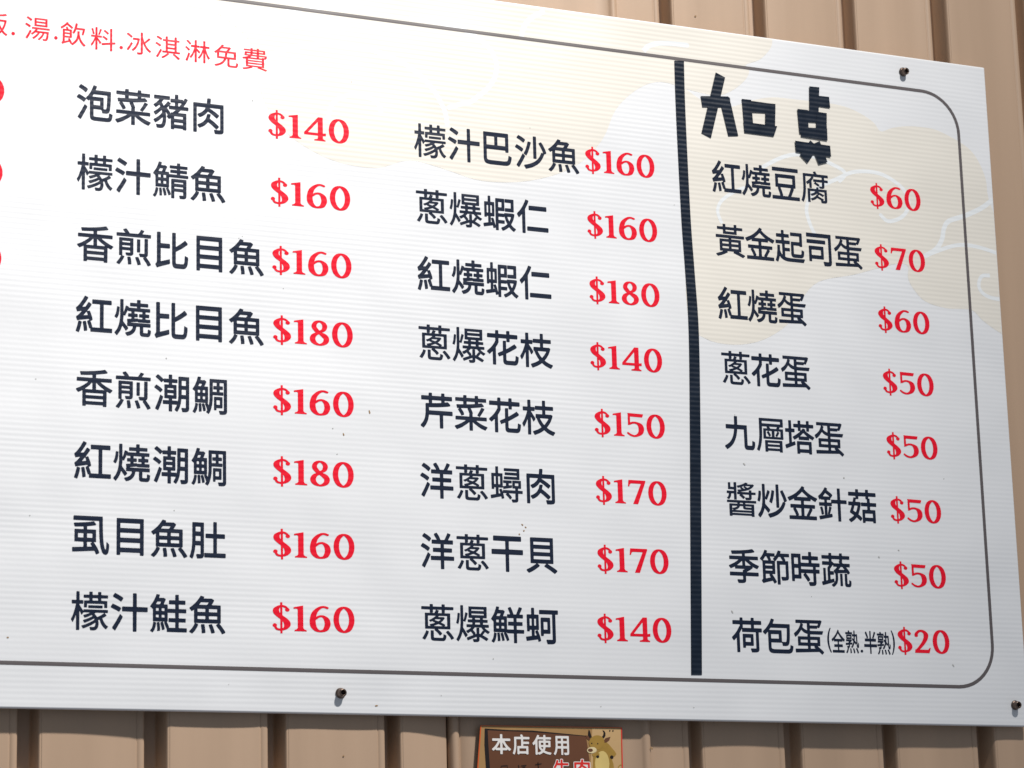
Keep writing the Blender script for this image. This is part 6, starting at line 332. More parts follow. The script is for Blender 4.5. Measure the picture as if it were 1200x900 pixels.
# ================================================================ THE WALL
# ribbed sheet-metal cladding: flat pans standing proud of narrow recesses
Z0, Z1 = ZC - 0.30, ZC + 1.25
wall = empty("metal_wall", (1.0, 0.028, Z0), "tan painted ribbed sheet metal wall behind the white menu board", "wall")
WO = Vector(wall.location)
FLOOR = 0.032
def wobble(x, z, s):
    return (0.00045 * math.sin(z * 3.1 + s * 2.3) + 0.0003 * math.sin(z * 7.3 + x * 31 + s) + 0.00025 * math.sin(x * 47 + s * 5)) 
def pan_profile(x0, x1, ya, yb, nexty, nx0):
    """(x, y, edge weight) from this pan's left side to the next pan's left side"""
    P = []
    n = 8
    for i in range(n + 1):
        t = i / n; x = x0 + 0.0012 + (x1 - 0.0022 - x0 - 0.0012) * t
        P.append((x, ya + (yb - ya) * t, math.sin(math.pi * t) ** 0.7 if 0 < t < 1 else 0))
        if i == 0: P.append((x + 0.0010, ya, 0))
    # rolled hem along the pan's right edge
    last = P.pop()
    if x1 - x0 > 0.05:
        P += [(x1 - .0074, yb, 0), (x1 - .0066, yb, 0), (x1 - .0061, yb + .0007, 0), (x1 - .0056, yb, 0)]
    P.append(last)
    r = 0.0020
    for k in range(1, 5):
        a = math.pi / 2 * k / 4
        P.append((x1 - r + r * math.sin(a), yb + r - r * math.cos(a), 0))
    P.append((x1 + 0.0004, FLOOR - 0.0015, 0)); P.append((x1 + 0.0012, FLOOR - 0.0003, 0)); P.append((x1 + 0.002, FLOOR, 0))
    xf = nx0 - 0.0030
    P += [(x1 + (xf - x1) * 0.5, FLOOR, 0), (xf - 0.001, FLOOR, 0), (xf, FLOOR - 0.0004, 0), (xf + 0.0008, FLOOR - 0.0016, 0)]
    P += [(nx0 - 0.0014, nexty + 0.0040, 0), (nx0 - 0.0006, nexty + 0.0014, 0), (nx0, nexty + 0.0005, 0), (nx0 + 0.0012, nexty, 0)]
    return P

def extrude_profile(P, name, seed, zs, back=0.040):
    V, F = [], []
    n = len(P)
    for z in zs:
        for (x, y, wgt) in P:
            V.append((x - WO.x, y + wgt * wobble(x, z, seed) - WO.y, z - WO.z))
    for j in range(len(zs) - 1):
        for i in range(n - 1):
            a = j * n + i
            F.append((a, a + 1, a + n + 1, a + n))
    b = len(V)
    for z in (zs[0], zs[-1]):
        for x in (P[0][0], P[-1][0]): V.append((x - WO.x, back - WO.y, z - WO.z))
    m = (len(zs) - 1) * n
    F.append((b + 1, b, b + 2, b + 3))
    F.append((b,) + tuple(j * n for j in range(len(zs)))[::1] + (b + 2,))
    F.append(tuple([b + 3] + [j * n + n - 1 for j in range(len(zs) - 1, -1, -1)] + [b + 1]))
    F.append(tuple([b + 1] + [i for i in range(n - 1, -1, -1)] + [b]))
    F.append(tuple([b + 2] + [m + i for i in range(n)] + [b + 3]))
    me = bpy.data.meshes.new(name); me.from_pydata(V, [], F); me.update()
    for i, p in enumerate(me.polygons): p.use_smooth = i < (len(zs) - 1) * (n - 1)
    return me

pans = [(-0.60, -0.500, .013, .013), (-0.484, -0.403, .014, .012), (-0.387, -0.307, .011, .013), (-0.291, -0.211, .013, .013), (-0.195, -0.114, .012, .014),
        (-0.098, -0.018, .014, .012), (-0.002, 0.079, .012, .012), (0.095, 0.176, .013, .013), (0.192, 0.273, .012, .013), (0.289, 0.369, .012, .012), (0.385, 0.4884, .0132, .0135),
        (0.5047, 0.5855, .0132, .0155), (0.6014, 0.6807, .0088, .0082), (0.6959, 0.7768, .0092, .0088), (0.7904, 0.8305, .0098, .0125),
        (0.8465, 1.0478, .0165, .0158), (1.0602, 1.1380, .0158, .0155), (1.1545, 1.2340, .0155, .0155), (1.2475, 1.3285, .0145, .0135),
        (1.3435, 1.4205, .0092, .010), (1.4340, 1.512, .013, .013), (1.528, 1.607, .013, .013), (1.623, 1.702, .012, .013), (1.718, 1.797, .013, .013), (1.813, 1.892, .012, .013), (1.908, 1.987, .012, .013), (2.003, 2.082, .012, .013), (2.098, 2.177, .012, .013), (2.193, 2.272, .012, .013)]
NZ = 30
zs = [Z0 + (Z1 - Z0) * i / NZ for i in range(NZ + 1)]
for i, (a, b, ya, yb) in enumerate(pans):
    nx = pans[i + 1] if i + 1 < len(pans) else (b + 0.016, 0, yb, 0)
    P = pan_profile(a, b, ya, yb, nx[2], nx[0])
    if i == 0: P = [(a, FLOOR, 0)] + P
    link("wall_panel", extrude_profile(P, "wall_panel", i * 1.7, zs), m_wall, wall)

# flat cover strip over two recesses, with a rounded bead down each side
def bead(x0, x1, base, top):
    out = []
    for k in range(9):
        t = k / 8
        out.append((x0 + (x1 - x0) * t, base - (base - top) * math.sin(math.pi * t) ** 0.45, 0))
    return out
cx0, cx1 = 0.8325, 1.0100
P = [(cx0, 0.0158, 0)] + bead(cx0 + .0003, cx0 + .0086, 0.0135, 0.0092)[1:] 
n = 12
for i in range(n + 1):
    t = i / n
    P.append((cx0 + .0092 + (cx1 - .0094 - cx0 - .0092) * t, 0.0116 + 0.0004 * math.sin(3 * t), math.sin(math.pi * t) * 0.5))
P += bead(cx1 - .0090, cx1, 0.0130, 0.0088)[1:] + [(cx1 + .0002, 0.0158, 0)]
cover = link("cover_strip", extrude_profile(P, "cover_strip", 9.1, zs, back=0.0175), m_wall, wall, label="wider flat metal cover strip with rounded edges")
# it hangs very slightly out of plumb
piv = Vector((0.92 - WO.x, 0, 0.2 + ZC - WO.z))
Mx = Matrix.Translation(piv) @ Matrix.Rotation(math.radians(-0.55), 4, 'Y') @ Matrix.Translation(-piv)
cover.data.transform(Mx)
# small rust spots
rnd = random.Random(4)
for (x, z, r, yy) in [(1.009, 0.187, .0011, .0086), (0.877, 0.846, .0008, .0112), (1.083, 0.828, .0008, .0152), (0.742, 0.178, .0007, .0085), (1.02, 0.170, .0006, .0155)]:
    bm = bmesh.new()
    bmesh.ops.create_uvsphere(bm, u_segments=8, v_segments=5, radius=r)
    for v in bm.verts:
        v.co *= 0.8 + 0.4 * rnd.random(); v.co.y *= 0.3
        v.co += Vector((x - WO.x, yy - WO.y, z + ZC - WO.z))
    me = bpy.data.meshes.new("rust_spot"); bm.to_mesh(me); bm.free()
    link("rust_spot", me, m_speck_b, wall)

# ================================================================ THE MENU BOARD
BL, BR, BB, BT = -0.43, 1.3733, 0.2092, 0.8107
board = empty("menu_board", ((BL + BR) / 2, 0, ZC + BB), "large white fluted plastic menu board with navy dish names and red prices", "menu board")
BO = Vector(board.location)
def shift(me):
    me.transform(Matrix.Translation((-BO.x, -BO.y, ZC - BO.z)))
    return me
def bpart(name, groups, y, m, **props):
    return link(name, shift(print_mesh(name, groups, y)), m, board, **props)

# panel: every flute is real relief
def panel():
    V, F = [], []
    nx = 24; per = 8
    x_list = [BL, BL + .0006] + [BL + .001 + (BR - BL - .002) * i / (nx - 4) for i in range(nx - 3)] + [BR - .0006, BR]
    z = BB + 0.0012; zl = []
    nz = int((BT - BB) / FLUTE * per)
    for j in range(nz + 1): zl.append(BB + (BT - BB) * j / nz)
    for zz in zl:
        e = min(zz - BB, BT - zz)
        rnd_ = 0.0012 * max(0, 1 - e / 0.0012) ** 2
        loc = zz + ZC - BO.z
        k = 0.85 + 0.25 * math.sin(12.9898 * round(loc / FLUTE)) 
        for x in x_list:
            y = -AMP * k * (1 + 0.25 * math.sin(x * 9 + loc * 23)) * math.cos(2 * math.pi * loc / FLUTE) + rnd_
            ex = min(x - BL, BR - x)
            V.append((x, y + (0.0005 if ex < 1e-6 else 0), zz))
    W = nx + 1
    for j in range(nz):
        for i in range(nx):
            a = j * W + i
            F.append((a, a + 1, a + W + 1, a + W))
    b = len(V)
    V += [(BL, .004, BB), (BR, .004, BB), (BR, .004, BT), (BL, .004, BT)]
    F.append((b + 1, b, b + 3, b + 2))
    F.append(tuple([b, b + 1] + list(range(W - 1, -1, -1))))
    F.append(tuple([b + 2, b + 3] + [nz * W + i for i in range(W)]))
    F.append(tuple([b + 3, b] + [j * W for j in range(nz + 1)]))
    F.append(tuple([b + 1, b + 2] + [j * W + nx for j in range(nz, -1, -1)]))
    me = bpy.data.meshes.new("panel"); me.from_pydata(V, [], F); me.update()
    for i, p in enumerate(me.polygons): p.use_smooth = i < nz * nx
    return shift(me)
link("panel", panel(), m_board, board)

E = -0.00007     # prints sit just proud of the relief
# clouds and swirls, clipped at the board edge
def clip(poly):
    def half(p, inside, cut):
        out = []
        for i in range(len(p)):
            a, b = p[i - 1], p[i]
            if inside(b):
                if not inside(a): out.append(cut(a, b))
                out.append(b)
            elif inside(a): out.append(cut(a, b))
        return out
    T, Rr = BT - 0.0012, BR - 0.0008
    cy = lambda a, b: (a[0] + (b[0] - a[0]) * (T - a[1]) / (b[1] - a[1]), T)
    cxx = lambda a, b: (Rr, a[1] + (b[1] - a[1]) * (Rr - a[0]) / (b[0] - a[0]))
    p = half(poly, lambda q: q[1] <= T, cy)
    return half(p, lambda q: q[0] <= Rr, cxx)
for i, q in enumerate([[[0.5646,0.8113],[0.5928,0.7864],[0.6104,0.7708],[0.6353,0.7676],[0.6567,0.7552],[0.671,0.7375],[0.673,0.7104],[0.6851,0.6845],[0.7045,0.6673],[0.7357,0.6542],[0.7725,0.6516],[0.8026,0.6613],[0.8328,0.6571],[0.867,0.6504],[0.9098,0.6548],[0.9513,0.671],[0.9786,0.6972],[0.9935,0.727],[1.0155,0.7479],[1.0381,0.7567],[1.067,0.7524],[1.0921,0.7507],[1.1076,0.7572],[1.12,0.7673],[1.1256,0.7766],[1.1225,0.7825],[1.1365,0.7889],[1.1474,0.7998],[1.1504,0.8081],[1.1495,0.8223],[1.1477,0.838],[1.1333,0.8921]],[[1.058,0.756],[1.075,0.7456],[1.0957,0.7402],[1.1103,0.7435],[1.1259,0.75],[1.1476,0.7556],[1.1735,0.7563],[1.1996,0.7569],[1.2214,0.7555],[1.2388,0.7503],[1.2508,0.7437],[1.2574,0.7364],[1.2693,0.7409],[1.2848,0.7443],[1.3011,0.7453],[1.3155,0.7445],[1.3324,0.7391],[1.3501,0.7305],[1.3602,0.7187],[1.3664,0.7032],[1.3672,0.6904],[1.3693,0.6809],[1.3737,0.6669],[1.3752,0.6399],[1.3773,0.6082],[1.3771,0.56],[1.3708,0.5603],[1.3603,0.5657],[1.3516,0.5713],[1.3431,0.5785],[1.3305,0.5791],[1.3143,0.5785],[1.2932,0.583],[1.2815,0.5938],[1.2768,0.6035],[1.2775,0.6137],[1.267,0.6151],[1.2473,0.6095],[1.2205,0.6009],[1.1854,0.5918],[1.1673,0.5749],[1.1533,0.5525],[1.1271,0.5354],[1.0977,0.5287],[1.0691,0.5325],[1.0544,0.5507],[1.0552,0.6408]]]):
    q = clip(spline(q + [q[0]], 4)[:-1])
    bpart("cloud_print", [[q]], E - .000008 * i, m_beige)
for i, (wd, q) in enumerate([[0.0031,[[0.6731,0.7277],[0.6797,0.7335],[0.6899,0.7406],[0.7015,0.7453],[0.7184,0.7503],[0.7369,0.7537],[0.763,0.7533],[0.7802,0.7503],[0.7944,0.7462],[0.8064,0.7402],[0.8162,0.7333],[0.8251,0.724],[0.8317,0.7136],[0.8354,0.7052],[0.8367,0.6957]]],[0.0031,[[0.805,0.7839],[0.8318,0.7836],[0.8495,0.7814],[0.8648,0.7758],[0.8748,0.7688],[0.8808,0.7605],[0.8829,0.751],[0.8803,0.7409],[0.8738,0.7312],[0.865,0.7234],[0.8587,0.7182],[0.8494,0.7149],[0.8386,0.7107]]],[0.00276,[[0.7317,0.6883],[0.7333,0.6957],[0.7363,0.7026],[0.7423,0.7077],[0.7497,0.7107],[0.7586,0.7117],[0.7668,0.7112],[0.7735,0.7084],[0.7779,0.703],[0.7778,0.6986]]],[0.00241,[[0.6281,0.771],[0.6568,0.7719],[0.6785,0.7725],[0.704,0.7781],[0.7336,0.7842],[0.7522,0.7844]]],[0.00345,[[0.9065,0.7796],[0.9075,0.7858],[0.9108,0.7931],[0.9174,0.8],[0.9271,0.8059]]],[0.00345,[[1.0219,0.7826],[1.0271,0.7879],[1.0363,0.7914],[1.0488,0.7929],[1.0647,0.7934]]],[0.00276,[[1.1338,0.6901],[1.1531,0.7007],[1.1697,0.7056],[1.1878,0.7052],[1.2006,0.7018],[1.2176,0.6942],[1.2119,0.6857]]],[0.00276,[[1.1836,0.6339],[1.179,0.6435],[1.1763,0.6564],[1.1813,0.6686],[1.1923,0.679],[1.2085,0.6869],[1.2247,0.6949],[1.2425,0.6975],[1.2574,0.6959],[1.2703,0.6901],[1.2788,0.6831],[1.2825,0.6724],[1.2782,0.6625],[1.2698,0.6561],[1.259,0.6535],[1.2522,0.6584]]],[0.00345,[[1.3723,0.6844],[1.3596,0.6752],[1.3407,0.6661],[1.3238,0.6597],[1.3179,0.652],[1.3153,0.6423],[1.3083,0.6322],[1.2961,0.6248]]],[0.00276,[[1.2961,0.6248],[1.3202,0.6348],[1.3368,0.6387],[1.3549,0.638],[1.3766,0.6336]]],[0.00276,[[1.3639,0.6126],[1.3547,0.611],[1.3512,0.602],[1.3553,0.5953],[1.3641,0.592],[1.376,0.5914]]],[0.00241,[[1.0914,0.6352],[1.0877,0.6455],[1.0915,0.655],[1.1029,0.6638],[1.1149,0.6696]]]]):
    r = clip(ribbon(spline(q, 4), wd * 1.3)[0])
    bpart("swirl_print", [[r]], E - .00002 - .000002 * i, m_swirl)

# thin rounded border line
def border():
    x0, x1, z0, z1, r = BL + 0.033, 1.3404, 0.2423, 0.7797, 0.037
    pts = []
    for cx_, cz, a0 in ((x1 - r, z1 - r, 90), (x1 - r, z0 + r, 0), (x0 + r, z0 + r, -90), (x0 + r, z1 - r, -180)):
        for k in range(13):
            a = math.radians(a0 - 90 * k / 12)
            pts.append((cx_ + r * math.cos(a), cz + r * math.sin(a)))
    return pts
bpart("border_line", [ribbon(border(), 0.0030, True)], E - .00006, m_line)

Y_TXT = E - .00010
CH = 0.0290
def dish(txt, u0, u1, v, ch=CH, st='d', em=0.0303):
    n = len(txt)
    ws = []
    for c in txt:
        l, a, b, c_, d = glyph(st, c); ws.append((b - a) / 200. * em * 1.0)
    cells = []
    if n > 1:
        c0 = u0 + ws[0] / 2; c1 = u1 - ws[-1] / 2
        cells = [c0 + (c1 - c0) * i / (n - 1) for i in range(n)]
    G = []
    for c, x, wd in zip(txt, cells, ws):
        h = ch * (0.97 if c in "目巴" else 1.0)
        G.append(place(st, c, x - wd / 2, x + wd / 2, v - h / 2, v + h / 2))
    return G
for colm in [[["泡菜豬肉",0.5244,0.6436,0.68],["檬汁鯖魚",0.5249,0.6449,0.6235],["香煎比目魚",0.5258,0.6765,0.5666],["紅燒比目魚",0.5253,0.6761,0.5102],["香煎潮鯛",0.5259,0.6458,0.4531],["紅燒潮鯛",0.5251,0.6449,0.3968],["虱目魚肚",0.5241,0.6444,0.3397],["檬汁鮭魚",0.5237,0.6439,0.2825]],[["檬汁巴沙魚",0.8067,0.9567,0.6796],["蔥爆蝦仁",0.8076,0.9263,0.6238],["紅燒蝦仁",0.8077,0.9271,0.567],["蔥爆花枝",0.8076,0.9265,0.5098],["芹菜花枝",0.808,0.9267,0.4535],["洋蔥蟳肉",0.8068,0.9248,0.3965],["洋蔥干貝",0.8061,0.925,0.3398],["蔥爆鮮蚵",0.8054,0.9243,0.2826]],[["紅燒豆腐",1.0837,1.1998,0.6773],["黃金起司蛋",1.0844,1.2305,0.6206],["紅燒蛋",1.084,1.1706,0.5648],["蔥花蛋",1.0849,1.1711,0.5085],["九層塔蛋",1.0848,1.2011,0.4521],["醬炒金針菇",1.0842,1.2304,0.3953],["季節時蔬",1.0833,1.2014,0.3388],["荷包蛋",1.0832,1.1709,0.2809]]]:
    for t, a, b, v in colm:
        bpart("dish_name", dish(t, a, b, v), Y_TXT, m_ink, label="dish name " + t + " in navy lettering")

NW = {'$': .85, '1': .61, '2': .95, '4': 1.07, '5': .93, '6': .99, '7': .95, '8': .93, '0': 1.0}
def price(t, a, b, v):
    gap = .14
    tot = sum(NW[c] for c in t) + gap * (len(t) - 1)
    k = (b - a) / tot; x = a; G = []
    H = 0.0200
    for c in t:
        h = H * (1.20 if c == '$' else 1.03 if c in '068' else 1.0)
        G.append(place('n', c, x, x + NW[c] * k, v - h / 2, v + h / 2)); x += (NW[c] + gap) * k
    return G
for colm in [[["$140",0.681,0.7499,0.6793],["$160",0.6827,0.7502,0.6229],["$160",0.6836,0.7505,0.5667],["$180",0.6839,0.7508,0.5099],["$160",0.6835,0.7508,0.4534],["$180",0.6831,0.75,0.3967],["$160",0.6827,0.7498,0.3395],["$160",0.6818,0.749,0.2822]],[["$160",0.9625,1.028,0.679],["$160",0.9625,1.0282,0.6224],["$180",0.9624,1.028,0.5657],["$140",0.9611,1.028,0.5092],["$150",0.963,1.0281,0.4527],["$170",0.9621,1.0273,0.3962],["$170",0.9614,1.0266,0.3391],["$140",0.9592,1.0267,0.2824]],[["$60",1.2426,1.2949,0.6756],["$70",1.2435,1.2956,0.6194],["$60",1.2435,1.2962,0.5628],["$50",1.2446,1.2966,0.5068],["$50",1.2445,1.2965,0.4502],["$50",1.2447,1.2961,0.3938],["$50",1.2445,1.2968,0.3369],["$20",1.2443,1.2963,0.2804]]]:
    for t, a, b, v in colm:
        bpart("price", price(t, a, b, v), Y_TXT, m_red, label="price " + t + " in red figures")
for a, v in [[0.4674,0.6812],[0.4671,0.6156],[0.4672,0.5482]]:
    bpart("price", [place('n', '0', a - .0178, a, v - .0103, v + .0103)], Y_TXT, m_red, label="red nought cut by the left edge of the photo")
# header line
hg = []
for c, a, v, b in [["飯",0.45,0.7353,0.4692],[".",0.4723,0.7288,0.475],["湯",0.4829,0.7351,0.5024],[".",0.5059,0.7296,0.5086],["飲",0.5109,0.7344,0.531],["料",0.5351,0.7333,0.555],[".",0.5582,0.7281,0.5609],["冰",0.564,0.7334,0.5841],["淇",0.5873,0.7328,0.6076],["淋",0.6118,0.7327,0.6324],["免",0.6359,0.7317,0.6559],["費",0.6595,0.7318,0.6804]]:
    h = 0.0185 if c != '.' else 0.0028
    hg.append(place('h', c, a, b, v - h / 2, v + h / 2))
bpart("header_text", hg, Y_TXT, m_red, label="thin red line of lettering along the top")
sg = []
for c, a, v, b in [["(",1.1746,0.2789,1.1784],["全",1.1788,0.2783,1.1917],["熟",1.1925,0.278,1.2056],[".",1.2067,0.2704,1.2093],["半",1.2106,0.2781,1.2233],["熟",1.2237,0.2777,1.2369],[")",1.2377,0.2785,1.2412]]:
    h = {'.': .0024, '(': .0208, ')': .0208}.get(c, .0195)
    sg.append(place('d', c, a, b, v - h / 2, v + h / 2))
bpart("small_note", sg, Y_TXT, m_ink, label="small navy note in brackets after the last dish")

# ---- black tape: the dividing bar and the two hand-made characters
def strip(name, poly, y, m, **props):
    """tape has thickness: front sheet plus its rim down to the board"""
    me = print_mesh(name, [[poly]], y)
    bm = bmesh.new(); bm.from_mesh(me)
    r = bmesh.ops.extrude_face_region(bm, geom=bm.faces[:])
    for v in [g for g in r["geom"] if isinstance(g, bmesh.types.BMVert)]: v.co.y = y + 0.00012
    bmesh.ops.recalc_face_normals(bm, faces=bm.faces[:])
    bm.to_mesh(me); bm.free()
    return link(name, shift(me), m, board, **props)
bar = [[1.0515,0.7777,1.0609,0.7783],[1.0511,0.732,1.0602,0.7323],[1.0519,0.6405,1.0608,0.6406],[1.0536,0.5879,1.0626,0.588],[1.0545,0.5358,1.0641,0.5358],[1.0518,0.4547,1.0618,0.4546],[1.0488,0.382,1.059,0.3818],[1.0434,0.2464,1.0533,0.2466]]
poly = spline([(r[0], r[1]) for r in bar], 5) + spline([(r[2], r[3]) for r in bar], 5)[::-1]
strip("divider_tape", poly, E - .00040, m_tape, label="long vertical strip of black tape")
for i, q in enumerate([[[1.0918,0.7717],[1.1009,0.7681],[1.0841,0.7109],[1.075,0.7145]],[[1.0758,0.7482],[1.1028,0.751],[1.1047,0.7498],[1.105,0.7446],[1.1017,0.7408],[1.077,0.7382]],[[1.0952,0.7429],[1.1052,0.7452],[1.1112,0.7159],[1.1014,0.7147]],[[1.1164,0.7503],[1.1257,0.7505],[1.1269,0.7206],[1.1177,0.7198]],[[1.1212,0.7496],[1.15,0.7492],[1.1495,0.7405],[1.1219,0.7387]],[[1.1401,0.7492],[1.15,0.7495],[1.1484,0.7273],[1.1385,0.7274]],[[1.117,0.7294],[1.1506,0.7291],[1.1467,0.7192],[1.1175,0.7195]],[[1.1855,0.7699],[1.1956,0.7702],[1.1935,0.7459],[1.1841,0.746]],[[1.1901,0.7621],[1.2051,0.7624],[1.2057,0.7521],[1.19,0.7524]],[[1.1719,0.7474],[1.2018,0.7469],[1.2013,0.7377],[1.1725,0.736]],[[1.1719,0.7474],[1.1823,0.7476],[1.1823,0.7252],[1.1729,0.7247]],[[1.1911,0.7462],[1.2014,0.7462],[1.2006,0.7225],[1.1895,0.7224]],[[1.1746,0.7308],[1.2012,0.7326],[1.201,0.7213],[1.1743,0.7222]],[[1.1678,0.7177],[1.2033,0.7168],[1.2037,0.7066],[1.1683,0.7075]],[[1.1833,0.7197],[1.1907,0.7139],[1.1794,0.6984],[1.172,0.7052]],[[1.1928,0.7201],[1.1839,0.7156],[1.1908,0.6984],[1.1997,0.7014]]]):
    strip("tape_strip", q, E - .0005 - .00005 * i, m_tape)

# specks and scratches of dirt
rnd = random.Random(7)
for x, z, l, a, k in [[0.4765,0.2609,0.00207,0,1],[0.8949,0.3641,0.00207,-40,1],[0.8978,0.3622,0.00207,-40,1],[0.8962,0.3593,0.00138,0,1],[0.892,0.3563,0.00138,80,1],[0.7419,0.4292,0.00276,-70,1],[0.7642,0.4486,0.00345,-75,1],[0.7662,0.2162,0.00276,10,2],[0.6679,0.6969,0.00103,0,0],[0.7528,0.7228,0.00103,10,0],[0.656,0.5818,0.00083,0,0],[0.6588,0.5835,0.00083,0,0],[0.6927,0.5439,0.00083,0,0],[0.5969,0.4801,0.0011,0,0],[0.733,0.4335,0.00097,0,0],[0.7363,0.4131,0.00097,0,0],[0.495,0.4568,0.0011,0,0],[0.912,0.7012,0.00083,0,0],[1.0457,0.6475,0.00076,0,0],[0.8663,0.2552,0.0011,80,0],[1.1023,0.4255,0.0031,-40,0],[1.1996,0.419,0.00207,-45,0],[1.2504,0.3584,0.00207,-25,0],[1.2302,0.3516,0.00234,-55,0],[1.0844,0.2998,0.00345,-55,0],[1.2988,0.2604,0.0031,-50,0],[1.1614,0.3153,0.00083,0,0],[1.0954,0.4677,0.00083,0,0],[1.3012,0.4238,0.0011,0,0],[1.1676,0.7745,0.00069,0,0],[0.6464,0.2301,0.00083,0,0],[0.96,0.2191,0.00097,0,0],[1.0447,0.2199,0.00097,0,0],[0.8209,0.2252,0.0009,0,0],[0.6033,0.3617,0.00103,0,0],[0.4918,0.3524,0.00103,0,0]]:
    a = math.radians(a); n = 7; q = []
    for i in range(n):
        t = 2 * math.pi * i / n
        px = l / 2 * math.cos(t) * rnd.uniform(.8, 1.1); pz = (0.0006 if l > .0015 else l / 2) * math.sin(t) * rnd.uniform(.7, 1.2)
        q.append((x + px * math.cos(a) - pz * math.sin(a), z + px * math.sin(a) + pz * math.cos(a)))
    bpart("dirt_speck", [[q]], Y_TXT - .0001, m_speck_b if k else m_speck_g)

# ---- bolts through the board: domed washer rim, cylinder head, hex socket
def bolt(x, z, tilt):
    prof = [(.0058, 0), (.0058, .0006), (.0046, .0011), (.0044, .0012), (.0044, .0050), (.0040, .0056), (.0030, .0058), (.0026, .0056)]
    bm = bmesh.new(); rings = []
    N = 20
    for r, h in prof:
        rings.append([bm.verts.new((r * math.cos(2 * math.pi * k / N), -h, r * math.sin(2 * math.pi * k / N))) for k in range(N)])
    for a, b in zip(rings, rings[1:]):
        for k in range(N): bm.faces.new((a[k], a[(k + 1) % N], b[(k + 1) % N], b[k]))
    deep = []
    for k in range(N):
        deep.append(bm.verts.new((.0024 * math.cos(2 * math.pi * k / N), -.0034, .0024 * math.sin(2 * math.pi * k / N))))
    for k in range(N): bm.faces.new((rings[-1][k], rings[-1][(k + 1) % N], deep[(k + 1) % N], deep[k]))
    bmesh.ops.recalc_face_normals(bm, faces=bm.faces[:])
    for v in bm.verts: v.co.x *= .72; v.co.z *= .72
    me = bpy.data.meshes.new("bolt"); bm.to_mesh(me); bm.free()
    for p in me.polygons: p.use_smooth = True
    me.materials.append(m_steel)
    o = bpy.data.objects.new("bolt", me); COL.objects.link(o); o.parent = board
    o.location = (x - BO.x, -0.0001, z + ZC - BO.z); o.rotation_euler = (tilt[0], 0, tilt[1])
    bm = bmesh.new()
    r = [bm.verts.new((.0018 * math.cos(math.pi / 3 * k), -.0036, .0018 * math.sin(math.pi / 3 * k))) for k in range(6)]
    c = [bm.verts.new((.0012 * math.cos(math.pi / 3 * k), -.0030, .0012 * math.sin(math.pi / 3 * k))) for k in range(6)]
    for k in range(6): bm.faces.new((r[k], r[(k + 1) % 6], c[(k + 1) % 6], c[k]))
    bm.faces.new(c)
    me = bpy.data.meshes.new("socket"); bm.to_mesh(me); bm.free(); me.materials.append(m_socket)
    s = bpy.data.objects.new("socket", me); COL.objects.link(s); s.parent = o
for (x, z), t in zip([[1.2847,0.7954],[0.7367,0.2252],[1.3598,0.2275]], ((.12, .08), (0, .03), (.05, 0))):
    bolt(x, z, t)

# ================================================================ THE NOTICE UNDER THE BOARD
PB = 0.1243
poster = empty("beef_notice", (0.915, 0.0065, ZC + PB), "small brown cartoon ox notice stuck on the metal wall under the menu board", "notice")
PO = Vector(poster.location)
m_paper = mat("notice_paper", (0.38, 0.22, 0.085), 0.35, 0.5, noise=0.05, nscale=25)
m_fade = mat("notice_cream_print", (0.58, 0.38, 0.18), 0.35, 0.5, noise=0.05, nscale=25)
m_brown = mat("notice_brown_print", (0.13, 0.050, 0.022), 0.35, 0.5, noise=0.10, nscale=18)
m_black = mat("notice_black_print", (0.012, 0.007, 0.006), 0.35, 0.5)
m_nred = mat("notice_red_print", (0.70, 0.030, 0.022), 0.35, 0.5)
m_orange = mat("notice_orange_rim", (0.62, 0.10, 0.02), 0.35, 0.5)
m_nwhite = mat("notice_white_print", (0.80, 0.78, 0.76), 0.35, 0.5)
m_gold = mat("ox_gold_print", (0.36, 0.215, 0.040), 0.35, 0.5, noise=0.18, nscale=60)
m_pale = mat("ox_pale_print", (0.66, 0.50, 0.18), 0.35, 0.5, noise=0.08, nscale=60)
m_cream = mat("ox_cream_print", (0.74, 0.62, 0.36), 0.35, 0.5)
def ppart(name, groups, k, m, **props):
    me = print_mesh(name, groups, 0.0065 - 0.00004 * k)
    me.transform(Matrix.Translation((-PO.x, -PO.y, ZC - PO.z)))
    return link(name, me, m, poster, **props)
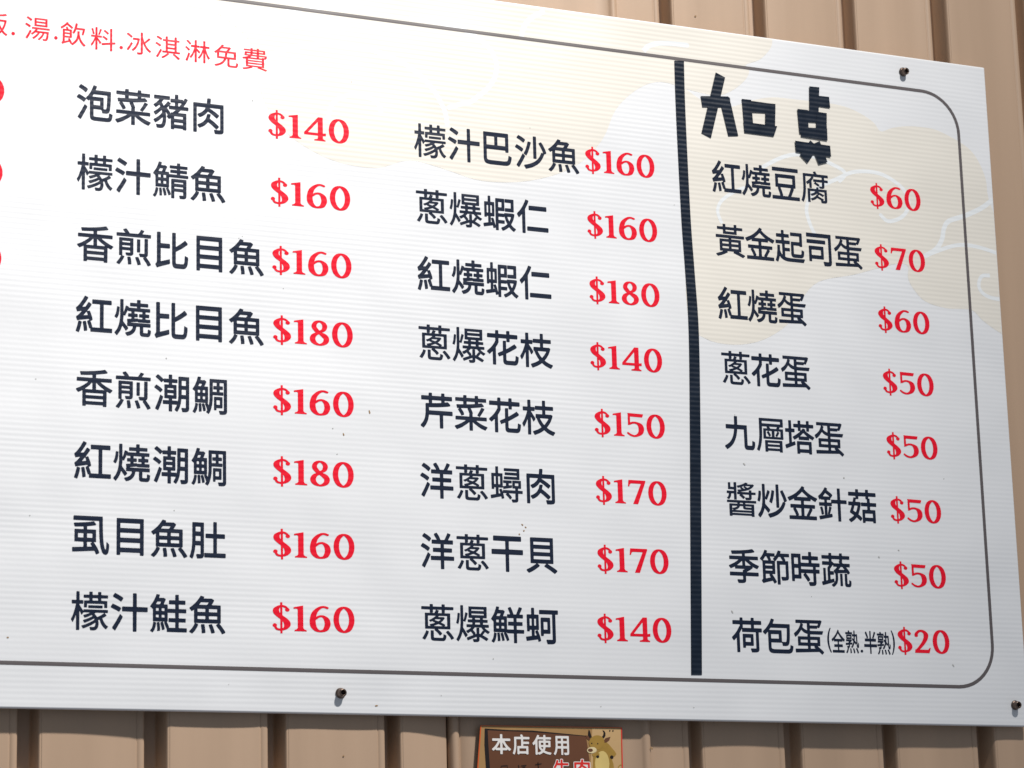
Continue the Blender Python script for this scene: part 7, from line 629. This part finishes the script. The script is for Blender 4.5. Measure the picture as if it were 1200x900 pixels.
PD = {"paper":[[0.8567,0.2031],[0.9816,0.2033],[0.9812,0.1708],[0.9806,0.1243],[0.8486,0.1243],[0.8531,0.1696]],"brown":[[0.8627,0.1998],[0.9021,0.1989],[0.9491,0.196],[0.9523,0.1705],[0.9534,0.1243],[0.864,0.1243],[0.8635,0.1697]],"black":[[0.8603,0.2007],[0.8803,0.1998],[0.9021,0.1996],[0.9491,0.1962],[0.9499,0.1956],[0.9018,0.1984],[0.8803,0.1988],[0.8629,0.1993],[0.8632,0.1877],[0.864,0.1697],[0.8647,0.1243],[0.8609,0.1243],[0.8605,0.1697],[0.8597,0.1877]],"fade":[[0.9549,0.202],[0.9805,0.202],[0.9798,0.1707],[0.9788,0.1243],[0.9534,0.1243],[0.9523,0.1705]],"redL":[[0.8567,0.2031],[0.8576,0.203],[0.8541,0.1696],[0.8502,0.1243],[0.8486,0.1243],[0.8531,0.1696]],"redR":[[0.98,0.2034],[0.9816,0.2033],[0.9812,0.1708],[0.9806,0.1243],[0.9796,0.1243],[0.9802,0.1707],[0.9807,0.2013]],"redT":[[0.8567,0.2031],[0.9816,0.2033],[0.9816,0.2028],[0.8567,0.2026]],"body":[[0.965,0.1927],[0.9691,0.1897],[0.9745,0.1838],[0.9757,0.1818],[0.9744,0.1801],[0.9711,0.1788],[0.9727,0.1741],[0.9738,0.1641],[0.972,0.1541],[0.9545,0.154],[0.9532,0.1639],[0.9545,0.1739],[0.9549,0.1799],[0.9572,0.1824],[0.9599,0.1858]],"belly":[[0.9691,0.174],[0.9686,0.1705],[0.9673,0.1674],[0.9655,0.1651],[0.9634,0.1639],[0.9612,0.1639],[0.9591,0.1651],[0.9575,0.1673],[0.9565,0.1704],[0.9562,0.1739],[0.9567,0.1774],[0.958,0.1805],[0.9598,0.1828],[0.9619,0.184],[0.9641,0.1841],[0.9662,0.1829],[0.9678,0.1806],[0.9688,0.1775]],"head":[[0.965,0.193],[0.9653,0.1912],[0.9649,0.1894],[0.9639,0.1877],[0.9623,0.1864],[0.9604,0.1854],[0.9582,0.185],[0.9561,0.1851],[0.9542,0.1858],[0.9527,0.187],[0.9517,0.1886],[0.9514,0.1903],[0.9518,0.1921],[0.9528,0.1938],[0.9544,0.1952],[0.9564,0.1962],[0.9585,0.1966],[0.9607,0.1965],[0.9626,0.1958],[0.9641,0.1946]],"muzzle":[[0.958,0.1851],[0.9578,0.1842],[0.9571,0.1834],[0.956,0.1828],[0.9546,0.1823],[0.9531,0.1822],[0.9516,0.1824],[0.9505,0.1828],[0.9497,0.1835],[0.9494,0.1843],[0.9496,0.1852],[0.9503,0.186],[0.9514,0.1867],[0.9528,0.1871],[0.9543,0.1872],[0.9557,0.1871],[0.9569,0.1866],[0.9577,0.1859]],"nose":[[0.9547,0.1846],[0.9545,0.1841],[0.9541,0.1837],[0.9535,0.1834],[0.9528,0.1832],[0.952,0.1832],[0.9513,0.1834],[0.9507,0.1837],[0.9503,0.1841],[0.9502,0.1846],[0.9503,0.185],[0.9507,0.1855],[0.9513,0.1858],[0.9521,0.1859],[0.9529,0.1859],[0.9536,0.1858],[0.9542,0.1855],[0.9545,0.1851]],"arm":[[0.9538,0.1814],[0.9581,0.1832],[0.9606,0.1819],[0.9602,0.1802],[0.9568,0.1794],[0.9543,0.1801]],"hoof":[[[0.9602,0.1796],[0.9601,0.1792],[0.9598,0.1788],[0.9595,0.1786],[0.959,0.1784],[0.9585,0.1784],[0.9581,0.1786],[0.9577,0.1788],[0.9575,0.1791],[0.9574,0.1795],[0.9575,0.1799],[0.9578,0.1803],[0.9581,0.1805],[0.9586,0.1806],[0.9591,0.1806],[0.9595,0.1805],[0.9599,0.1803],[0.9601,0.1799]],[[0.973,0.1793],[0.9728,0.1788],[0.9726,0.1784],[0.9721,0.1781],[0.9716,0.1779],[0.9711,0.1779],[0.9706,0.1781],[0.9702,0.1784],[0.9699,0.1788],[0.9699,0.1793],[0.97,0.1798],[0.9703,0.1802],[0.9707,0.1805],[0.9712,0.1807],[0.9717,0.1807],[0.9722,0.1805],[0.9726,0.1802],[0.9729,0.1798]]],"horn":[[[0.9516,0.2011],[0.9511,0.1991],[0.9508,0.1966],[0.9521,0.1943],[0.9541,0.1951],[0.9536,0.1966],[0.9531,0.1983],[0.9526,0.2001]],[[0.9639,0.2008],[0.9649,0.199],[0.9645,0.197],[0.963,0.1952],[0.965,0.1943],[0.9664,0.1963],[0.9665,0.1985],[0.9655,0.2003]]],"ear":[[[0.9487,0.1965],[0.9507,0.1961],[0.9532,0.1941],[0.9517,0.1923],[0.9498,0.1935]],[[0.964,0.1917],[0.9665,0.1945],[0.9709,0.1956],[0.9697,0.1928],[0.9671,0.191],[0.9648,0.1907]]],"eye":[[[0.9544,0.1901],[0.9544,0.1899],[0.9543,0.1897],[0.9541,0.1896],[0.9539,0.1895],[0.9538,0.1895],[0.9536,0.1896],[0.9534,0.1897],[0.9533,0.1899],[0.9533,0.1901],[0.9534,0.1903],[0.9535,0.1905],[0.9536,0.1906],[0.9538,0.1907],[0.954,0.1907],[0.9542,0.1906],[0.9543,0.1905],[0.9544,0.1903]],[[0.9597,0.1899],[0.9597,0.1897],[0.9596,0.1895],[0.9594,0.1894],[0.9593,0.1893],[0.9591,0.1893],[0.9589,0.1894],[0.9587,0.1895],[0.9586,0.1897],[0.9586,0.1899],[0.9587,0.1901],[0.9588,0.1903],[0.9589,0.1905],[0.9591,0.1905],[0.9593,0.1905],[0.9595,0.1905],[0.9596,0.1903],[0.9597,0.1901]]],"mark":[[[0.9711,0.2004],[0.971,0.2001],[0.9709,0.1999],[0.9708,0.1997],[0.9706,0.1996],[0.9704,0.1996],[0.9702,0.1997],[0.9701,0.1999],[0.97,0.2001],[0.97,0.2003],[0.97,0.2006],[0.9701,0.2008],[0.9703,0.201],[0.9705,0.2011],[0.9707,0.2011],[0.9708,0.201],[0.971,0.2008],[0.9711,0.2006]],[[0.9739,0.2004],[0.9739,0.2001],[0.9738,0.1999],[0.9736,0.1997],[0.9734,0.1997],[0.9732,0.1997],[0.973,0.1997],[0.9729,0.1999],[0.9728,0.2001],[0.9728,0.2004],[0.9728,0.2006],[0.9729,0.2009],[0.9731,0.201],[0.9733,0.2011],[0.9735,0.2011],[0.9737,0.2011],[0.9738,0.2009],[0.9739,0.2007]]],"tail":[[0.9761,0.1691],[0.977,0.1721],[0.9785,0.1734],[0.9802,0.1736],[0.9802,0.1729],[0.9787,0.1726],[0.9776,0.1716],[0.9769,0.1688]],"text":[["本",[[0.866,0.1964],[0.8825,0.1806]]],["店",[[0.884,0.1964],[0.8988,0.1805]]],["使",[[0.9014,0.1962],[0.9178,0.1805]]],["用",[[0.9199,0.1956],[0.9335,0.1804]]]],"beef":[["牛",[[0.9193,0.177],[0.9333,0.1619]]],["肉",[[0.9375,0.1772],[0.9515,0.162]]]],"hand":[[[0.8735,0.1698],[0.8738,0.1714],[0.8791,0.1718],[0.8789,0.1695]],[[0.8887,0.1723],[0.8892,0.1696],[0.8883,0.1677]],[[0.891,0.1717],[0.8956,0.1721]],[[0.892,0.1705],[0.8947,0.1707]],[[0.9032,0.1727],[0.909,0.1735]],[[0.9058,0.1748],[0.9061,0.1695]]]}
# paper with thickness
me = print_mesh("paper", [[PD['paper']]], 0.0065)
bm = bmesh.new(); bm.from_mesh(me)
r = bmesh.ops.extrude_face_region(bm, geom=bm.faces[:])
for v in [g for g in r["geom"] if isinstance(g, bmesh.types.BMVert)]: v.co.y = 0.0068
bmesh.ops.recalc_face_normals(bm, faces=bm.faces[:])
bm.to_mesh(me); bm.free(); me.transform(Matrix.Translation((-PO.x, -PO.y, ZC - PO.z)))
link("paper", me, m_paper, poster)
ppart("brown_field", [[PD['brown']]], 1, m_brown)
ppart("cream_field", [[PD['fade']]], 1, m_fade)
ppart("black_outline", [[PD['black']]], 2, m_black)
ppart("red_rim", [[PD['redL']]], 3, m_orange)
ppart("red_rim", [[PD['redR']]], 3, m_nred)
ppart("red_rim", [[PD['redT']]], 4, m_orange)
ox = ppart("ox_body", [[PD['body']]], 5, m_gold)
def opart(name, groups, k, m):
    o = ppart(name, groups, k, m); o.parent = ox; return o
opart("ox_belly", [[PD['belly']]], 6, m_pale)
opart("ox_arm", [[PD['arm']]], 7, m_gold)
opart("ox_head", [[PD['head']]], 8, m_gold)
opart("ox_muzzle", [[PD['muzzle']]], 9, m_cream)
opart("ox_nose", [[PD['nose']]], 10, m_brown)
for q in PD['horn']: opart("ox_horn", [[q]], 7, m_black)
for q in PD['ear']: opart("ox_ear", [[q]], 7, m_brown)
for q in PD['eye']: opart("ox_eye", [[q]], 10, m_black)
for q in PD['hoof']: opart("ox_hoof", [[q]], 9, m_black)
for q in PD['mark']: ppart("ink_mark", [[q]], 5, m_black)
opart("ox_tail", [[PD['tail']]], 7, m_gold)
tg = []
for c, (p, q) in PD['text']: tg.append(place('p', c, p[0], q[0], q[1], p[1]))
ppart("notice_heading", tg, 11, m_nwhite, label="white heading lettering")
og, rg = [], []
for c, (p, q) in PD['beef']:
    l, a, b, c0, d = glyph('p', c); k = (q[0] - p[0]) / (b - a)
    L2, a2, b2, c2, d2 = glyph('o', c)
    kz = (p[1] - q[1]) / (d - c0)
    big = max(L2, key=lambda lp: abs(signed(lp)))
    og.append([[(p[0] + (v[0] - a) * k, q[1] + (v[1] - c0) * kz) for v in big]])
    rg.append(place('p', c, p[0], q[0], q[1], p[1]))
for g, kk in ((og, 12),): ppart("lettering_outline", g, kk, m_nwhite)
ppart("beef_lettering", rg, 13, m_nred, label="red lettering with a white outline")
ppart("pen_writing", [ribbon(q, 0.00055) for q in PD['hand']], 12, m_black, label="thin black pen writing cut by the bottom of the photo")
